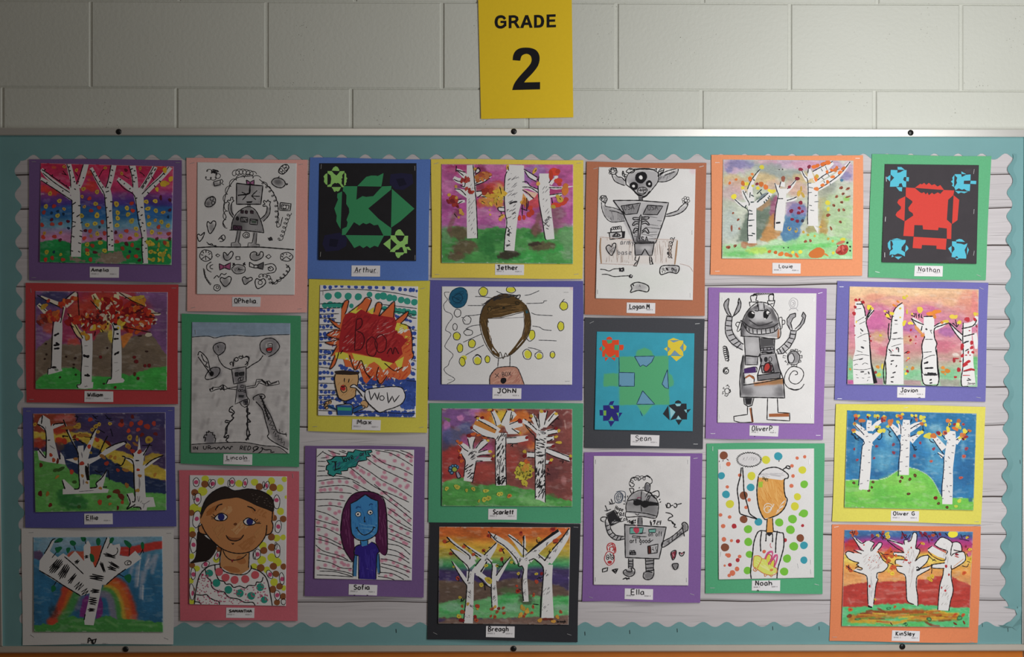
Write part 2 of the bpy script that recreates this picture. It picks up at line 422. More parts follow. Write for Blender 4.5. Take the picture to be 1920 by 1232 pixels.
GLYPH = {   # handwriting strokes on a 0..6 x 0..10 grid, y up; ~ = curved
 'A': '0,0 3,10 6,0;1,4 5,4', 'B': '~0.5,0 0.5,10 4,9.5 4.5,7 1,5.2 5,4 5.5,1.5 3,0 0.5,0', 'C': '~6,8.5 4,10 1.5,8.5 0.5,5 1.5,1.3 4,0 6,1.5',
 'D': '~0.5,10 0.5,0 3.5,0.5 5.7,3.5 5.3,7.5 3,9.8 0.2,10', 'E': '5.5,10 0.5,10 0.5,0 5.5,0;0.5,5 4.5,5.2', 'F': '5.5,10 0.5,10 0.5,0;0.5,5 4.5,5',
 'G': '~5.7,8.5 3.6,10 1.2,8.3 0.4,5 1.2,1.4 3.5,0 5.6,1.4 5.8,4.4 3.6,4.4', 'I': '3,10 3,0', 'J': '~4.2,9.5 4.2,2.5 3,0 1,0.4 0.3,2;1.5,9.8 6,9.8', 'K': '0.7,10 0.7,0;5.5,10 0.9,4.6 5.8,0',
 'L': '0.8,10 0.8,0 5.5,0.2', 'M': '0,0 0.8,10 3,3 5.3,10 6,0', 'N': '0.4,0 0.6,10 5.3,0 5.5,10', 'O': '~3,10 1,9 0.1,5 1,1 3,0 5,1 5.9,5 5,9 3,10', 'P': '~0.8,0 0.8,10 4,9.6 5.5,7.5 4,5 1,4.6',
 'R': '~0.8,0 0.8,10 4,9.6 5.2,7.5 4,5.4 1,5;2,5 5.6,0', 'S': '~5.4,8.4 3.4,10 1,8.6 1.4,6.2 4.6,4.4 5.4,2 3,0 0.5,1.2', 'U': '~0.5,10 0.6,3 3,0 5.3,3 5.5,10', 'W': '0,10 1.6,0 3,6.5 4.4,0 6,10',
 'T': '3,10 3,0;0.2,10 5.8,9.8', 'H': '0.6,10 0.6,0;5.4,10 5.4,0;0.6,5 5.4,5', 'd': '5.2,10 5.2,0;~5.2,4.8 3,6.2 0.8,4.4 0.8,1.4 3,0 5.2,1.4', 'X': '0.3,10 5.7,0;5.7,10 0.3,0', 'Y': '0.3,10 3,5 5.7,10;3,5 3,0', '2': '~0.6,8 2.2,10 4.8,9.2 4.8,6.6 2.5,3 0.4,0 3,0.2 5.8,0.2', '1': '3,10 3,0', '.': '2.6,0.2 3.4,0.6', ' ': '',
 'a': '~5,5.5 2.6,6.2 0.7,4 1,1 3,0.1 4.8,2 5,5.6;5,6 5.1,1.5 6,0.2', 'b': '0.8,10 0.8,0;~0.8,4.5 3,6 5.3,4.4 5.2,1.4 3,0 0.8,1', 'c': '~5.2,5 3,6.2 0.8,4.4 0.8,1.6 3,0 5.4,1.2',
 'e': '~0.8,3.2 5,3.6 4.6,5.7 2.6,6.2 0.8,4.4 0.8,1.4 3,0 5.5,1.1', 'f': '~5.4,9 3.8,10 2.6,8.5 2.5,0;0.8,5.8 4.8,6', 'g': '~5,5.4 2.6,6.2 0.8,4 1.4,1.4 3.4,1 5,3;~5,6 5.2,0 4,-3 1.4,-2.6',
 'h': '0.8,10 0.8,0;~0.8,4 2.8,6.2 4.8,5 5,0', 'i': '3,6 3,0;2.7,8.4 3.3,8.8', 'l': '3,10 3,0', 'm': '0.2,6 0.3,0;~0.3,4 1.6,6.2 2.9,5 3,0;~3,4 4.4,6.2 5.7,5 6,0', 'n': '0.8,6 0.8,0;~0.8,4 2.8,6.2 4.8,5 5,0',
 'o': '~3,6.2 0.9,4.8 0.9,1.4 3,0 5.1,1.4 5.1,4.8 3,6.2', 'p': '1,6 1,-3.4;~1,4.6 3,6.2 5.2,4.6 5,1.4 3,0 1,1', 'r': '1,6 1.1,0;~1.1,3.6 2.8,6 5,5.6', 's': '~5,5.2 3,6.2 1.2,5 2.2,3.5 4.4,2.6 4.8,1 3,0 0.8,0.8',
 't': '3,9.4 3,0.6 4.6,0;0.6,6.2 5.4,6.4', 'u': '~0.8,6 0.9,1.8 2.6,0 4.6,1.6 5,6;5,6 5.1,0', 'v': '0.5,6 2.8,0 5.5,6', 'w': '0.2,6 1.6,0 3,4.6 4.4,0 5.9,6', 'x': '0.8,6 5.2,0;5.2,6 0.8,0', 'y': '0.8,6 3.2,0.6;5.4,6 1.6,-3.4'}
NARROW = {'i': .45, 'l': .45, 'I': .5, '1': .5, '.': .5, ' ': .7, 'm': 1.25, 'M': 1.15, 'W': 1.2, 'w': 1.15, 'f': .8, 't': .8, 'r': .85}

STUFF = {'leaf_dots', 'egg_shapes', 'doodles', 'painted_dots', 'curls', 'birch_bark', 'bark_stripes', 'red_foliage', 'green_leaves', 'foliage_dots', 'background_lines', 'balloons', 'twigs'}
SATUR = 0.95  # mutes the sheet colours, part of the painted gloss veil
class Art:
    count = 0
    def __init__(self, label, crop, mount, mcol, sheet, name='mounted_artwork', curl=1.0, mat_noise=0.05, cat='artwork', tilt=(0.0010, 0.0026), sheetname='drawing_sheet'):
        Art.count += 1
        self.id = Art.count
        self.ox, self.oy, self.s = crop
        self.rnd = random.Random(100 + self.id)
        q = [self.src(p) for p in pts_of(mount)]
        self.mq = q
        self.sq = [self.src(p) for p in pts_of(sheet)]
        self.curl = curl
        self.base = 0.0119 + 0.0003 * (self.id % 4)
        self.t0, self.t1 = tilt
        self.root = empty(name, W3((q[2][0] + q[3][0]) / 2, (q[2][1] + q[3][1]) / 2, self.base))
        tag(self.root, label, cat, 'student artworks on coloured paper')
        self.mount(mcol, mat_noise)
        self.layer = 0
        self.cur = None
        self.parts = []
        self.cuts = []
        self.sheetname = sheetname
        self.ops_done = False
        self.sk, self.nk = (.6, 1.35) if sheetname == 'painting_sheet' else (1.0, 1.0)
        self.grid()
    def src(self, p):
        return (self.ox + p[0] / self.s, self.oy + p[1] / self.s)
    # --- coloured construction paper mount, held at its corners, lifting along the lower edge
    def mdep(self, u, v):
        r = self.id * 1.7
        a = max(0.0, (v - 0.80) / 0.20) ** 2
        w = math.sin(math.pi * min(max(u, 0), 1)) * (0.75 + 0.35 * math.sin(u * 7 + r))
        side = max(0, abs(2 * u - 1) - 0.86) / .14
        return self.base + self.curl * (0.0068 * a * (0.12 + max(w, 0)) + 0.0003 * side * (0.5 + 0.5 * math.sin(v * 8 + r)))
    def muv(self, p):
        q = self.mq
        u = v = 0.5
        for _ in range(5):
            l = bil(q, 0, v); r_ = bil(q, 1, v); u = (p[0] - l[0]) / (r_[0] - l[0])
            t = bil(q, u, 0); b = bil(q, u, 1); v = (p[1] - t[1]) / (b[1] - t[1])
        return u, v
    def mount(self, col, nz):
        nx, ny = 24, 24
        V, F = [], []
        vs_ = [1 - (1 - j / ny) ** 1.5 for j in range(ny + 1)]
        for v in vs_:
            for i in range(nx + 1):
                u = i / nx
                x, y = bil(self.mq, u, v)
                # edges never perfectly straight
                x += 0.6 * math.sin(v * 5 + self.id) * (abs(2 * u - 1)); y += 0.7 * math.sin(u * 6 + self.id * 2) * abs(2 * v - 1)
                V.append(W3(x, y, self.mdep(u, v)))
        for j in range(ny):
            for i in range(nx):
                s = j * (nx + 1) + i
                F.append([s, s + nx + 1, s + nx + 2, s + 1])
        self.skirt(V, F, nx, ny)
        key = 'construction_paper_' + str(self.id)
        m = mat(key, col, 0.85, noise=nz, nscale=260, bump=0.25, bscale=420, spec=0.15)
        link('paper_mount', rawmesh('paper_mount', V, F, smooth=True), self.root, m)
    def skirt(self, V, F, nx, ny):
        ring = [i for i in range(nx + 1)] + [j * (nx + 1) + nx for j in range(1, ny + 1)] + [ny * (nx + 1) + i for i in range(nx - 1, -1, -1)] + [j * (nx + 1) for j in range(ny - 1, 0, -1)]
        s = len(V); n = len(ring)
        for r in ring:                                       # the cut edge has its own vertices, so it stays crisp
            p = V[r]; V.append(p)
        for r in ring:
            p = V[r]; V.append((p[0], p[1] + 0.0004, p[2]))
        for k in range(n):
            F.append([s + k, s + (k + 1) % n, s + n + (k + 1) % n, s + n + k])
    # --- the sheet: planar, slightly tilted off the mount
    def sdep(self, x, y):
        q = self.sq
        yt = (q[0][1] + q[1][1]) / 2; yb = (q[2][1] + q[3][1]) / 2
        return self.base + self.t0 + (self.t1) * (y - yt) / (yb - yt)
    def grid(self):
        q = self.sq
        w = (math.dist(q[0], q[1]) + math.dist(q[3], q[2])) / 2; h = (math.dist(q[0], q[3]) + math.dist(q[1], q[2])) / 2
        self.nx, self.ny = int(w / 1.55), int(h / 1.55)
        u, v = np.meshgrid(np.linspace(0, 1, self.nx + 1), np.linspace(0, 1, self.ny + 1))
        self.gu, self.gv = u, v
        X = (q[0][0] * (1 - u) + q[1][0] * u) * (1 - v) + (q[3][0] * (1 - u) + q[2][0] * u) * v
        Y = (q[0][1] * (1 - u) + q[1][1] * u) * (1 - v) + (q[3][1] * (1 - u) + q[2][1] * u) * v
        self.SX, self.SY = X, Y
        self.X = (X - self.ox) * self.s; self.Y = (Y - self.oy) * self.s
        self.C = np.empty(X.shape + (3,)); self.C[:] = srgb('W')
        self.seed = self.id * 31
    def _n(self, sc_, o=3):
        self.seed += 1
        return fbm(self.X / sc_, self.Y / sc_, self.seed, o)
    mask = None
    def clip(self, s=None):
        """keep the following shading inside these outlines"""
        if not s: self.mask = None; return
        m = np.zeros(self.X.shape)
        for q in s.split(';'): m = np.maximum(m, 1 - sstep(-4, 4, self._segd(pts_of(q), True)))
        self.mask = m
    def _mix(self, m, col):
        m = np.clip(m, 0, 1)[..., None]
        if self.mask is not None: m = m * self.mask[..., None]
        self.C = self.C * (1 - m) + (srgb(col) if isinstance(col, str) else col) * m
    def wash(self, col): self.C[:] = srgb(col)
    def band(self, stops, warp=25, sc_=90, sx=1.0):
        y = self.Y + warp * (fbm(self.X / (sc_ * sx), self.Y / sc_, self.seed + 5) - .5) * 2
        self.seed += 9
        ys = [s[0] for s in stops]; cs = np.array([srgb(s[1]) for s in stops])
        for k in range(3): self.C[..., k] = np.interp(y, ys, cs[:, k])
    def blob(self, x, y, rx, ry, col, a=.8, rot=0, soft=.35, n=.3):
        c, s = math.cos(math.radians(rot)), math.sin(math.radians(rot))
        dx, dy = self.X - x, self.Y - y
        d = np.sqrt(((dx * c + dy * s) / rx) ** 2 + ((-dx * s + dy * c) / ry) ** 2)
        if n: d = d + n * self.nk * (self._n(max(18, min(rx, ry) * .6)) - .5) * 2
        self._mix(a * (1 - sstep(1 - soft * self.sk, 1 + soft * self.sk, d)), col)
    def blobs(self, col, spec, a=.8, soft=.35, n=.3):
        for p in pts_of(spec):
            self.blob(p[0], p[1], p[2], p[3] if len(p) > 3 else p[2], col, a, p[4] if len(p) > 4 else 0, soft, n)
    def _segd(self, P, closed):
        d = np.full(self.X.shape, 1e9)
        ins = np.zeros(self.X.shape, bool)
        n = len(P)
        for i in range(n if closed else n - 1):
            (x0, y0), (x1, y1) = P[i][:2], P[(i + 1) % n][:2]
            ex, ey = x1 - x0, y1 - y0
            l2 = ex * ex + ey * ey + 1e-9
            t = np.clip(((self.X - x0) * ex + (self.Y - y0) * ey) / l2, 0, 1)
            d = np.minimum(d, (self.X - x0 - t * ex) ** 2 + (self.Y - y0 - t * ey) ** 2)
            if closed and y0 != y1:
                cond = (y0 > self.Y) != (y1 > self.Y)
                ins ^= cond & (self.X < (x1 - x0) * (self.Y - y0) / (y1 - y0) + x0)
        d = np.sqrt(d)
        return np.where(ins, -d, d) if closed else d
    def area(self, s, col, a=1, soft=6, n=8, sc_=30):
        d = self._segd(pts_of(s), True) + n * (self._n(sc_) - .5) * 2
        self._mix(a * (1 - sstep(-soft * self.sk, soft * self.sk, d)), col)
    def brush(self, s, w, col, a=.9, soft=.35, n=.25, sm=1):
        for part in s.split(';'):
            P = pts_of(part)
            if sm and len(P) > 2: P = crom(P, False, 30)
            d = self._segd(P, False) / (w / 2) + n * (self._n(max(14, w * .5)) - .5) * 2
            self._mix(a * (1 - sstep(1 - soft, 1 + soft, d)), col)
    def mottle(self, amp=.08, sx=60, sy=60, tint=None):
        f = fbm(self.X / sx, self.Y / sy, self.seed + 3, 4); self.seed += 7
        if tint: self._mix(np.clip((f - .45) * 4, 0, 1) * amp, tint)
        else: self.C = np.clip(self.C * (1 + amp * 2 * (f[..., None] - .5)), 0, 1)
    # --- vector layers
    def paper(self, col, s, name='cut_paper_shape', sm=0, z=0.0004):
        for q in s.split(';'):
            P = pts_of(q)
            if sm: P = crom(P, True, 12)
            self.cuts.append((name, P, col, z + len(self.cuts) * 4e-6))
    def part(self, name):
        self.cur = dict(name=name, V=[], F=[], C=[])
        self.parts.append(self.cur)
    def clampsheet(self, p):
        q = getattr(self, 'sq', None)
        if not q or self.free: return p
        x, y = p
        v = min(max((y - q[0][1]) / (q[3][1] - q[0][1]), 0), 1)
        xl = q[0][0] + (q[3][0] - q[0][0]) * v; xr = q[1][0] + (q[2][0] - q[1][0]) * v
        x = min(max(x, xl + .3), xr - .3)
        u = (x - xl) / (xr - xl)
        yt = q[0][1] + (q[1][1] - q[0][1]) * u; yb = q[3][1] + (q[2][1] - q[3][1]) * u
        return x, min(max(y, yt + .3), yb - .3)
    free = False
    def _add(self, pv, faces, col, rise=0.0):
        if self.cur is None: self.part('drawing')
        c = self.cur
        s = len(c['V'])
        lc = lin(col) if isinstance(col, str) else np.asarray(col)
        lc = lc.mean() + (lc - lc.mean()) * .96  # marks muted too, as under a greyish sheen
        self.layer += 1
        n = len(pv)
        for k, p in enumerate(pv):
            sx, sy = self.clampsheet(self.src(p))
            c['V'].append((sx, sy, 0.00006 + self.layer * 2.5e-6 + rise * k / n)); c['C'].append(lc)
        c['F'] += [[s + i for i in f] for f in faces]
    def F(self, col, s, sm=0):
        P = pts_of(s) if isinstance(s, str) else s
        if sm: P = crom(P, True, 12)
        tri = tessellate_polygon([[Vector((p[0], p[1], 0)) for p in P]])
        self._add(P, [list(t) for t in tri], col)
    def ribbon(self, P, ws, col, jit=0.0):
        n = len(P)
        if n < 2: return
        L_, R_ = [], []
        ph = self.rnd.uniform(0, 9)
        for i in range(n):
            a = P[max(i - 1, 0)]; b = P[min(i + 1, n - 1)]
            dx, dy = b[0] - a[0], b[1] - a[1]
            l = math.hypot(dx, dy) or 1e-6
            nx, ny = -dy / l, dx / l
            w = ws[i] * (1 + jit * math.sin(i * 1.3 + ph)) / 2
            L_.append((P[i][0] + nx * w, P[i][1] + ny * w)); R_.append((P[i][0] - nx * w, P[i][1] - ny * w))
        pv = [q for lr in zip(L_, R_) for q in lr]
        self._add(pv, [[2 * i, 2 * i + 1, 2 * i + 3, 2 * i + 2] for i in range(n - 1)], col, rise=0.000002)
    def L(self, w, col, s, sm=1, jit=.15):
        w = w * 1.22
        for part in s.split(';'):
            P = pts_of(part)
            if not P: continue
            if len(P) == 1: P = [P[0], (P[0][0] + w * .7, P[0][1] + w * .3)]
            closed = len(P) > 3 and P[0] == P[-1]
            if sm: P = crom(P[:-1], True, 7) + [P[0]] if closed else crom(P, False, 7)
            else: P = densify(P, 14)
            # round the ends a little
            ws = [w] * len(P)
            if not closed and len(P) > 3: ws[0] = ws[-1] = w * .6
            self.ribbon(P, ws, col, jit)
    def B(self, col, s, out=None, ow=6, sides='lr', sm=1):
        """tapered limbs: x,y,width points; optionally marker lines along its sides"""
        for part in s.split(';'):
            P = pts_of(part)
            P = crom(P, False, 16) if sm and len(P) > 2 else densify(P, 30)
            self.ribbon(P, [p[2] for p in P], col)
            if out:
                n = len(P)
                for sg, key in ((1, 'r'), (-1, 'l')):
                    if key not in sides: continue
                    E = []
                    for i in range(n):
                        a = P[max(i - 1, 0)]; b = P[min(i + 1, n - 1)]
                        l = math.hypot(b[0] - a[0], b[1] - a[1]) or 1e-6
                        E.append((P[i][0] - sg * (b[1] - a[1]) / l * P[i][2] / 2, P[i][1] + sg * (b[0] - a[0]) / l * P[i][2] / 2))
                    self.ribbon(E, [ow] * n, out, .15)
    def under(self, x, y):
        """colour of the wash under a point"""
        i = int(np.argmin((self.X - x) ** 2 + (self.Y - y) ** 2))
        return self.C.reshape(-1, 3)[i]
    def D(self, col, r, s, j=.12, hole=None, hr=.4):
        wet = self.sheetname == 'painting_sheet' and isinstance(col, str) and col not in ('K', 'W')
        for p in pts_of(s):
            rr = p[2] if len(p) > 2 else r
            ry = p[3] if len(p) > 3 else rr
            ro = math.radians(p[4]) if len(p) > 4 else 0
            cs, sn = math.cos(ro), math.sin(ro)
            for c_, k_ in ((col, 1.0),) + (((hole, hr),) if hole else ()):
                cc = c_
                if wet:
                    m = self.rnd.uniform(.0, .16)
                    cv = srgb(c_) * self.rnd.uniform(.9, 1.06) * (1 - m) + self.under(p[0], p[1]) * m
                    cc = np.array([x / 12.92 if x <= .04045 else ((x + .055) / 1.055) ** 2.4 for x in np.clip(cv, 0, 1)])
                n = 14 if rr > 6 else 8
                p1, p2, p3 = (self.rnd.uniform(0, 6) for _ in range(3))
                jj = min(j, .3)
                pv = []
                for i in range(n):
                    a = 2 * math.pi * i / n
                    f = k_ * (1 + jj * (.55 * math.sin(2 * a + p1) + .35 * math.sin(3 * a + p2) + .2 * math.sin(5 * a + p3)))
                    ex, ey = rr * f * math.cos(a), ry * f * math.sin(a)
                    pv.append((p[0] + ex * cs - ey * sn, p[1] + ex * sn + ey * cs))
                self._add(pv, [list(range(n))], cc)
    def ring(self, w, col, s):
        """ellipse outlines x,y,rx,ry,rot"""
        for p in pts_of(s):
            rx = p[2]; ry = p[3] if len(p) > 3 else rx
            ro = math.radians(p[4]) if len(p) > 4 else 0
            n = 16; ph = self.rnd.uniform(0, 6); Q = []
            for i in range(n + 2):
                a = ph + 2 * math.pi * i / n
                k = 1 + .04 * math.sin(i * 1.9 + ph)
                ex, ey = rx * k * math.cos(a), ry * k * math.sin(a)
                Q.append((p[0] + ex * math.cos(ro) - ey * math.sin(ro), p[1] + ex * math.sin(ro) + ey * math.cos(ro)))
            Q = crom(Q, False, 9)
            self.ribbon(Q, [w] * len(Q), col, .1)
    def S(self, n, cols, region, rmin, rmax, seed=0, el=1.0):
        """daubs scattered in a polygon or x,y,rx,ry ellipses"""
        R = random.Random(self.id * 77 + seed)
        reg = [p for p in pts_of(region)]
        for _ in range(n):
            while True:
                if len(reg[0]) == 4:
                    e = R.choice(reg); a = R.uniform(0, 6.3); q = math.sqrt(R.random())
                    x, y = e[0] + e[2] * q * math.cos(a), e[1] + e[3] * q * math.sin(a)
                    break
                xs = [p[0] for p in reg]; ys = [p[1] for p in reg]
                x, y = R.uniform(min(xs), max(xs)), R.uniform(min(ys), max(ys))
                ins = False
                for i in range(len(reg)):
                    (ax, ay), (bx, by) = reg[i], reg[i - 1]
                    if (ay > y) != (by > y) and x < (bx - ax) * (y - ay) / (by - ay) + ax: ins = not ins
                if ins: break
            r = R.uniform(rmin, rmax)
            self.D(R.choice(cols), r, '%f,%f,%f,%f,%f' % (x, y, r * R.uniform(1, 1 + el), r, R.uniform(0, 180)), j=.3)
    def hatch(self, w, col, s, n, ang, ln, seed=0, jit=.3):
        """pencil or marker hatching: short strokes scattered inside a polygon"""
        R = random.Random(self.id * 7 + seed)
        reg = pts_of(s)
        xs = [p[0] for p in reg]; ys = [p[1] for p in reg]
        for _ in range(n):
            for _t in range(60):
                x, y = R.uniform(min(xs), max(xs)), R.uniform(min(ys), max(ys))
                ins = False
                for i in range(len(reg)):
                    (ax, ay), (bx, by) = reg[i], reg[i - 1]
                    if (ay > y) != (by > y) and x < (bx - ax) * (y - ay) / (by - ay) + ax: ins = not ins
                if ins: break
            a = math.radians(ang + R.uniform(-25, 25) * jit); l = ln * R.uniform(.6, 1.2) / 2
            for _t in range(5):
                ok = True
                for sg in (-1, 1):
                    ex, ey = x + sg * l * math.cos(a), y + sg * l * math.sin(a); ins = False
                    for i in range(len(reg)):
                        (ax, ay), (bx, by) = reg[i], reg[i - 1]
                        if (ay > ey) != (by > ey) and ex < (bx - ax) * (ey - ay) / (by - ay) + ax: ins = not ins
                    ok &= ins
                if ok: break
                l *= .68
            self.ribbon([(x - l * math.cos(a), y - l * math.sin(a)), (x, y + R.uniform(-1, 1)), (x + l * math.cos(a), y + l * math.sin(a))], [w * .6, w, w * .6], col)
    def zig(self, w, col, x0, y0, x1, y1, amp, n):
        """zigzag scribble between two points"""
        P = []
        dx, dy = x1 - x0, y1 - y0
        l = math.hypot(dx, dy); nx, ny = -dy / l, dx / l
        for k in range(n + 1):
            t = k / n; a = amp * (1 if k % 2 else -1) * self.rnd.uniform(.75, 1.1)
            P.append((x0 + dx * t + nx * a, y0 + dy * t + ny * a))
        P = densify(P, 16)
        self.ribbon(P, [w] * len(P), col, .1)
    def scrib(self, w, col, x0, y0, x1, y1, wide, n):
        """a dense marker stripe: strokes run along (x0,y0)-(x1,y1), stepping across `wide`"""
        dx, dy = x1 - x0, y1 - y0
        l = math.hypot(dx, dy); nx, ny = -dy / l, dx / l
        P = []
        for k in range(n + 1):
            o = wide * (k / n - .5); e = self.rnd.uniform(.86, 1.1) * (1 - .35 * abs(2 * k / n - 1)) * .5 * (1 if k % 2 else -1)
            P.append(((x0 + x1) / 2 + dx * e + nx * o, (y0 + y1) / 2 + dy * e + ny * o))
        P = densify(P, 12)
        self.ribbon(P, [w] * len(P), col, .12)
    def coil(self, w, col, s, r, turns, squash=1.0):
        """curly line: loops of radius r along a path"""
        P = crom(pts_of(s), False, 4)
        d = [0]
        for a, b in zip(P[:-1], P[1:]): d.append(d[-1] + math.dist(a, b))
        Q = []
        n = int(turns * 14)
        for k in range(n + 1):
            t = k / n * d[-1]
            i = next((j for j in range(1, len(d)) if d[j] >= t), len(d) - 1)
            u = (t - d[i - 1]) / max(d[i] - d[i - 1], 1e-6)
            x = P[i - 1][0] + (P[i][0] - P[i - 1][0]) * u; y = P[i - 1][1] + (P[i][1] - P[i - 1][1]) * u
            a = 2 * math.pi * turns * k / n
            Q.append((x + r * math.cos(a) * squash, y + r * math.sin(a)))
        self.ribbon(Q, [w] * len(Q), col, .1)
    def T(self, text, x, y, h, w, col='K', adv=None, slant=0.0, rot=0.0, wob=.5):
        """stroke lettering; (x, y) is the left end of the base line"""
        R = random.Random(hash(text) % 1 + len(text) * 13 + self.id)
        sc_ = h / 10.0
        adv = adv or h * .78
        cx = 0.0
        cr_, sr_ = math.cos(math.radians(rot)), math.sin(math.radians(rot))
        for ch in text:
            k = NARROW.get(ch, 1.0)
            for stroke in GLYPH.get(ch, '').split(';'):
                if not stroke: continue
                cur = stroke.startswith('~')
                P = pts_of(stroke.lstrip('~'))
                sxw = adv * .78 * k / 6.0
                Q = []
                for px, py in P:
                    X_ = cx + px * sxw + slant * py * sc_ + R.uniform(-wob, wob) * sc_ * .5
                    Y_ = -py * sc_ + R.uniform(-wob, wob) * sc_ * .5
                    Q.append((x + X_ * cr_ - Y_ * sr_, y + X_ * sr_ + Y_ * cr_))
                Q = crom(Q, False, max(1.2, h * .09)) if cur else densify(Q, max(1.5, h * .2))
                self.ribbon(Q, [w] * len(Q), col, .06)
            cx += adv * k
    # --- printed name card under the drawing
    def card(self, quad, text, x, y, h, w=5.5, adv=None, slant=0.0, rot=0.0, marks='', frame=True, lines=None):
        q = [self.src(p) for p in pts_of(quad)]
        V, F = [], []
        nx, ny = 10, 5
        if frame:
            for j in range(ny + 1):
                for i in range(nx + 1):
                    p = bil(q, i / nx, j / ny); u, v = self.muv(p)
                    V.append(W3(*p, self.mdep(u, v) + 0.0009))
            for j in range(ny):
                for i in range(nx):
                    s = j * (nx + 1) + i; F.append([s, s + nx + 1, s + nx + 2, s + 1])
            self.skirt(V, F, nx, ny)
            me = rawmesh('name_card', V, F, np.tile(lin('ebe7ea'), (len(V), 1)))
            co = link('name_card', me, self.root, M_PIG)
        else: co = self.root
        keep = (self.cur, self.parts)
        self.parts = []; self.part('lettering'); self.free = True
        qq = pts_of(quad)
        hh = (qq[3][1] - qq[0][1]); ww = qq[1][0] - qq[0][0]
        yl = qq[0][1] + hh * .71; rr = math.degrees(math.atan2(qq[1][1] - qq[0][1], ww))
        self.T('GRADE 2', qq[0][0] + ww * .06, yl, hh * .11, 1.6, 'a9a5a9', adv=hh * .10, rot=rr, wob=.1)
        self.T('ROOM 11', qq[0][0] + ww * .70, yl + ww * .64 * math.tan(math.radians(rr)), hh * .11, 1.6, 'a9a5a9', adv=hh * .10, rot=rr, wob=.1)
        if text: self.T(text, x, y, h, w, 'K', adv, slant, rot)
        if lines: self.L(w, 'K', lines, sm=1)
        if marks: self.L(4, 'K', marks)
        c = self.cur
        vv = []
        for sx, sy, e in c['V']:
            u, v = self.muv((sx, sy)); vv.append(W3(sx, sy, self.mdep(u, v) + 0.0011 + e))
        link('lettering', rawmesh('lettering', vv, c['F'], np.array(c['C'])), co, M_PIG)
        self.cur, self.parts = keep; self.free = False
    def staples(self, s, ln=8.5, on='m'):
        for p in pts_of(s):
            x, y = self.src(p)
            ang = math.radians(p[2]) if len(p) > 2 else 0
            if on == 'm':
                u, v = self.muv((x, y)); d = self.mdep(u, v) + .0002
            else: d = self.sdep(x, y) + 0.0003
            staple(x, y, ang, d, self.root, ln)
    def done(self):
        ny, nx = self.ny, self.nx
        self.mask = None
        if self.sheetname == 'painting_sheet':
            self.mottle(.11, 26, 9); self.mottle(.07, 7, 7)
            f = fbm(self.X / 70, self.Y / 26, self.seed + 40, 3)
            self._mix(np.clip((f - .62) * 2.2, 0, .2), 'e6e2e0')
            k = np.minimum(np.minimum(self.gu * nx, (1 - self.gu) * nx), np.minimum(self.gv * ny, (1 - self.gv) * ny))
            self._mix(np.where(k < .5 + 2.2 * (self._n(40) - .5), .55, 0), 'W')
        lum = self.C.mean(-1, keepdims=True)
        self.C = (lum + (self.C - lum) * SATUR) * .96 + .035  # grey veil of paper sheen mixed into the pigment colours
        X, Y = self.SX, self.SY
        q = self.sq
        yt = (q[0][1] + q[1][1]) / 2; yb = (q[2][1] + q[3][1]) / 2
        d = self.base + self.t0 + self.t1 * (Y - yt) / (yb - yt)
        f = K * (DIST - d) / DIST
        V = np.stack([(X - 960) * f, -d, ZC - (Y - 616) * f], -1).reshape(-1, 3)
        C = self.C.reshape(-1, 3)
        lc = np.where(C <= .04045, C / 12.92, ((C + .055) / 1.055) ** 2.4)
        # skirt ring
        idx = np.arange((nx + 1) * (ny + 1)).reshape(ny + 1, nx + 1)
        ring = np.concatenate([idx[0, :], idx[1:, -1], idx[-1, -2::-1], idx[-2:0:-1, 0]])
        back = V[ring].copy(); back[:, 1] += 0.0006
        nv = len(V)
        V = np.concatenate([V, back]); lc = np.concatenate([lc, np.tile(lin('e3e0e0'), (len(ring), 1))])
        a = idx[:-1, :-1].ravel(); b = idx[1:, :-1].ravel(); c = idx[1:, 1:].ravel(); e = idx[:-1, 1:].ravel()
        quads = np.stack([a, b, c, e], -1)
        k = np.arange(len(ring)); k2 = (k + 1) % len(ring)
        sk = np.stack([ring[k], ring[k2], nv + k2, nv + k], -1)
        Fq = np.concatenate([quads, sk]).astype(np.int32)
        me = bpy.data.meshes.new(self.sheetname)
        me.vertices.add(len(V)); me.vertices.foreach_set('co', V.astype(np.float32).ravel())
        me.loops.add(Fq.size); me.loops.foreach_set('vertex_index', Fq.ravel())
        me.polygons.add(len(Fq)); me.polygons.foreach_set('loop_start', np.arange(0, Fq.size, 4, dtype=np.int32))
        me.update(calc_edges=True)
        at = me.color_attributes.new('Col', 'FLOAT_COLOR', 'POINT')
        buf = np.ones((len(V), 4), np.float32); buf[:, :3] = lc
        at.data.foreach_set('color', buf.ravel())
        me.validate()
        so = link(self.sheetname, me, self.root, M_PIG)
        for p in self.parts:
            if not p['F']: continue
            # keep every mark on the sheet
            vv = []
            for sx, sy, e_ in p['V']:
                vv.append(W3(sx, sy, self.sdep(sx, sy) + e_))
            o = link(p['name'], rawmesh(p['name'], vv, p['F'], np.array(p['C'])), so, M_PIG)
            if p['name'] in STUFF: tag(o, kind='stuff')
        for nm, pts, col, z in self.cuts:                      # pieces of cut paper glued on the sheet
            n = len(pts)
            sp = [self.src(q_) for q_ in pts]
            tri = [list(t) for t in tessellate_polygon([[Vector((q_[0], q_[1], 0)) for q_ in pts]])]
            vv = [W3(x, y, self.sdep(x, y) + z) for x, y in sp] + [W3(x, y, self.sdep(x, y) + z - 0.00022) for x, y in sp]
            ff = tri + [[k, (k + 1) % n, n + (k + 1) % n, n + k] for k in range(n)]
            link(nm, rawmesh(nm, vv, ff, np.tile(lin(col), (2 * n, 1))), so, M_PIG)

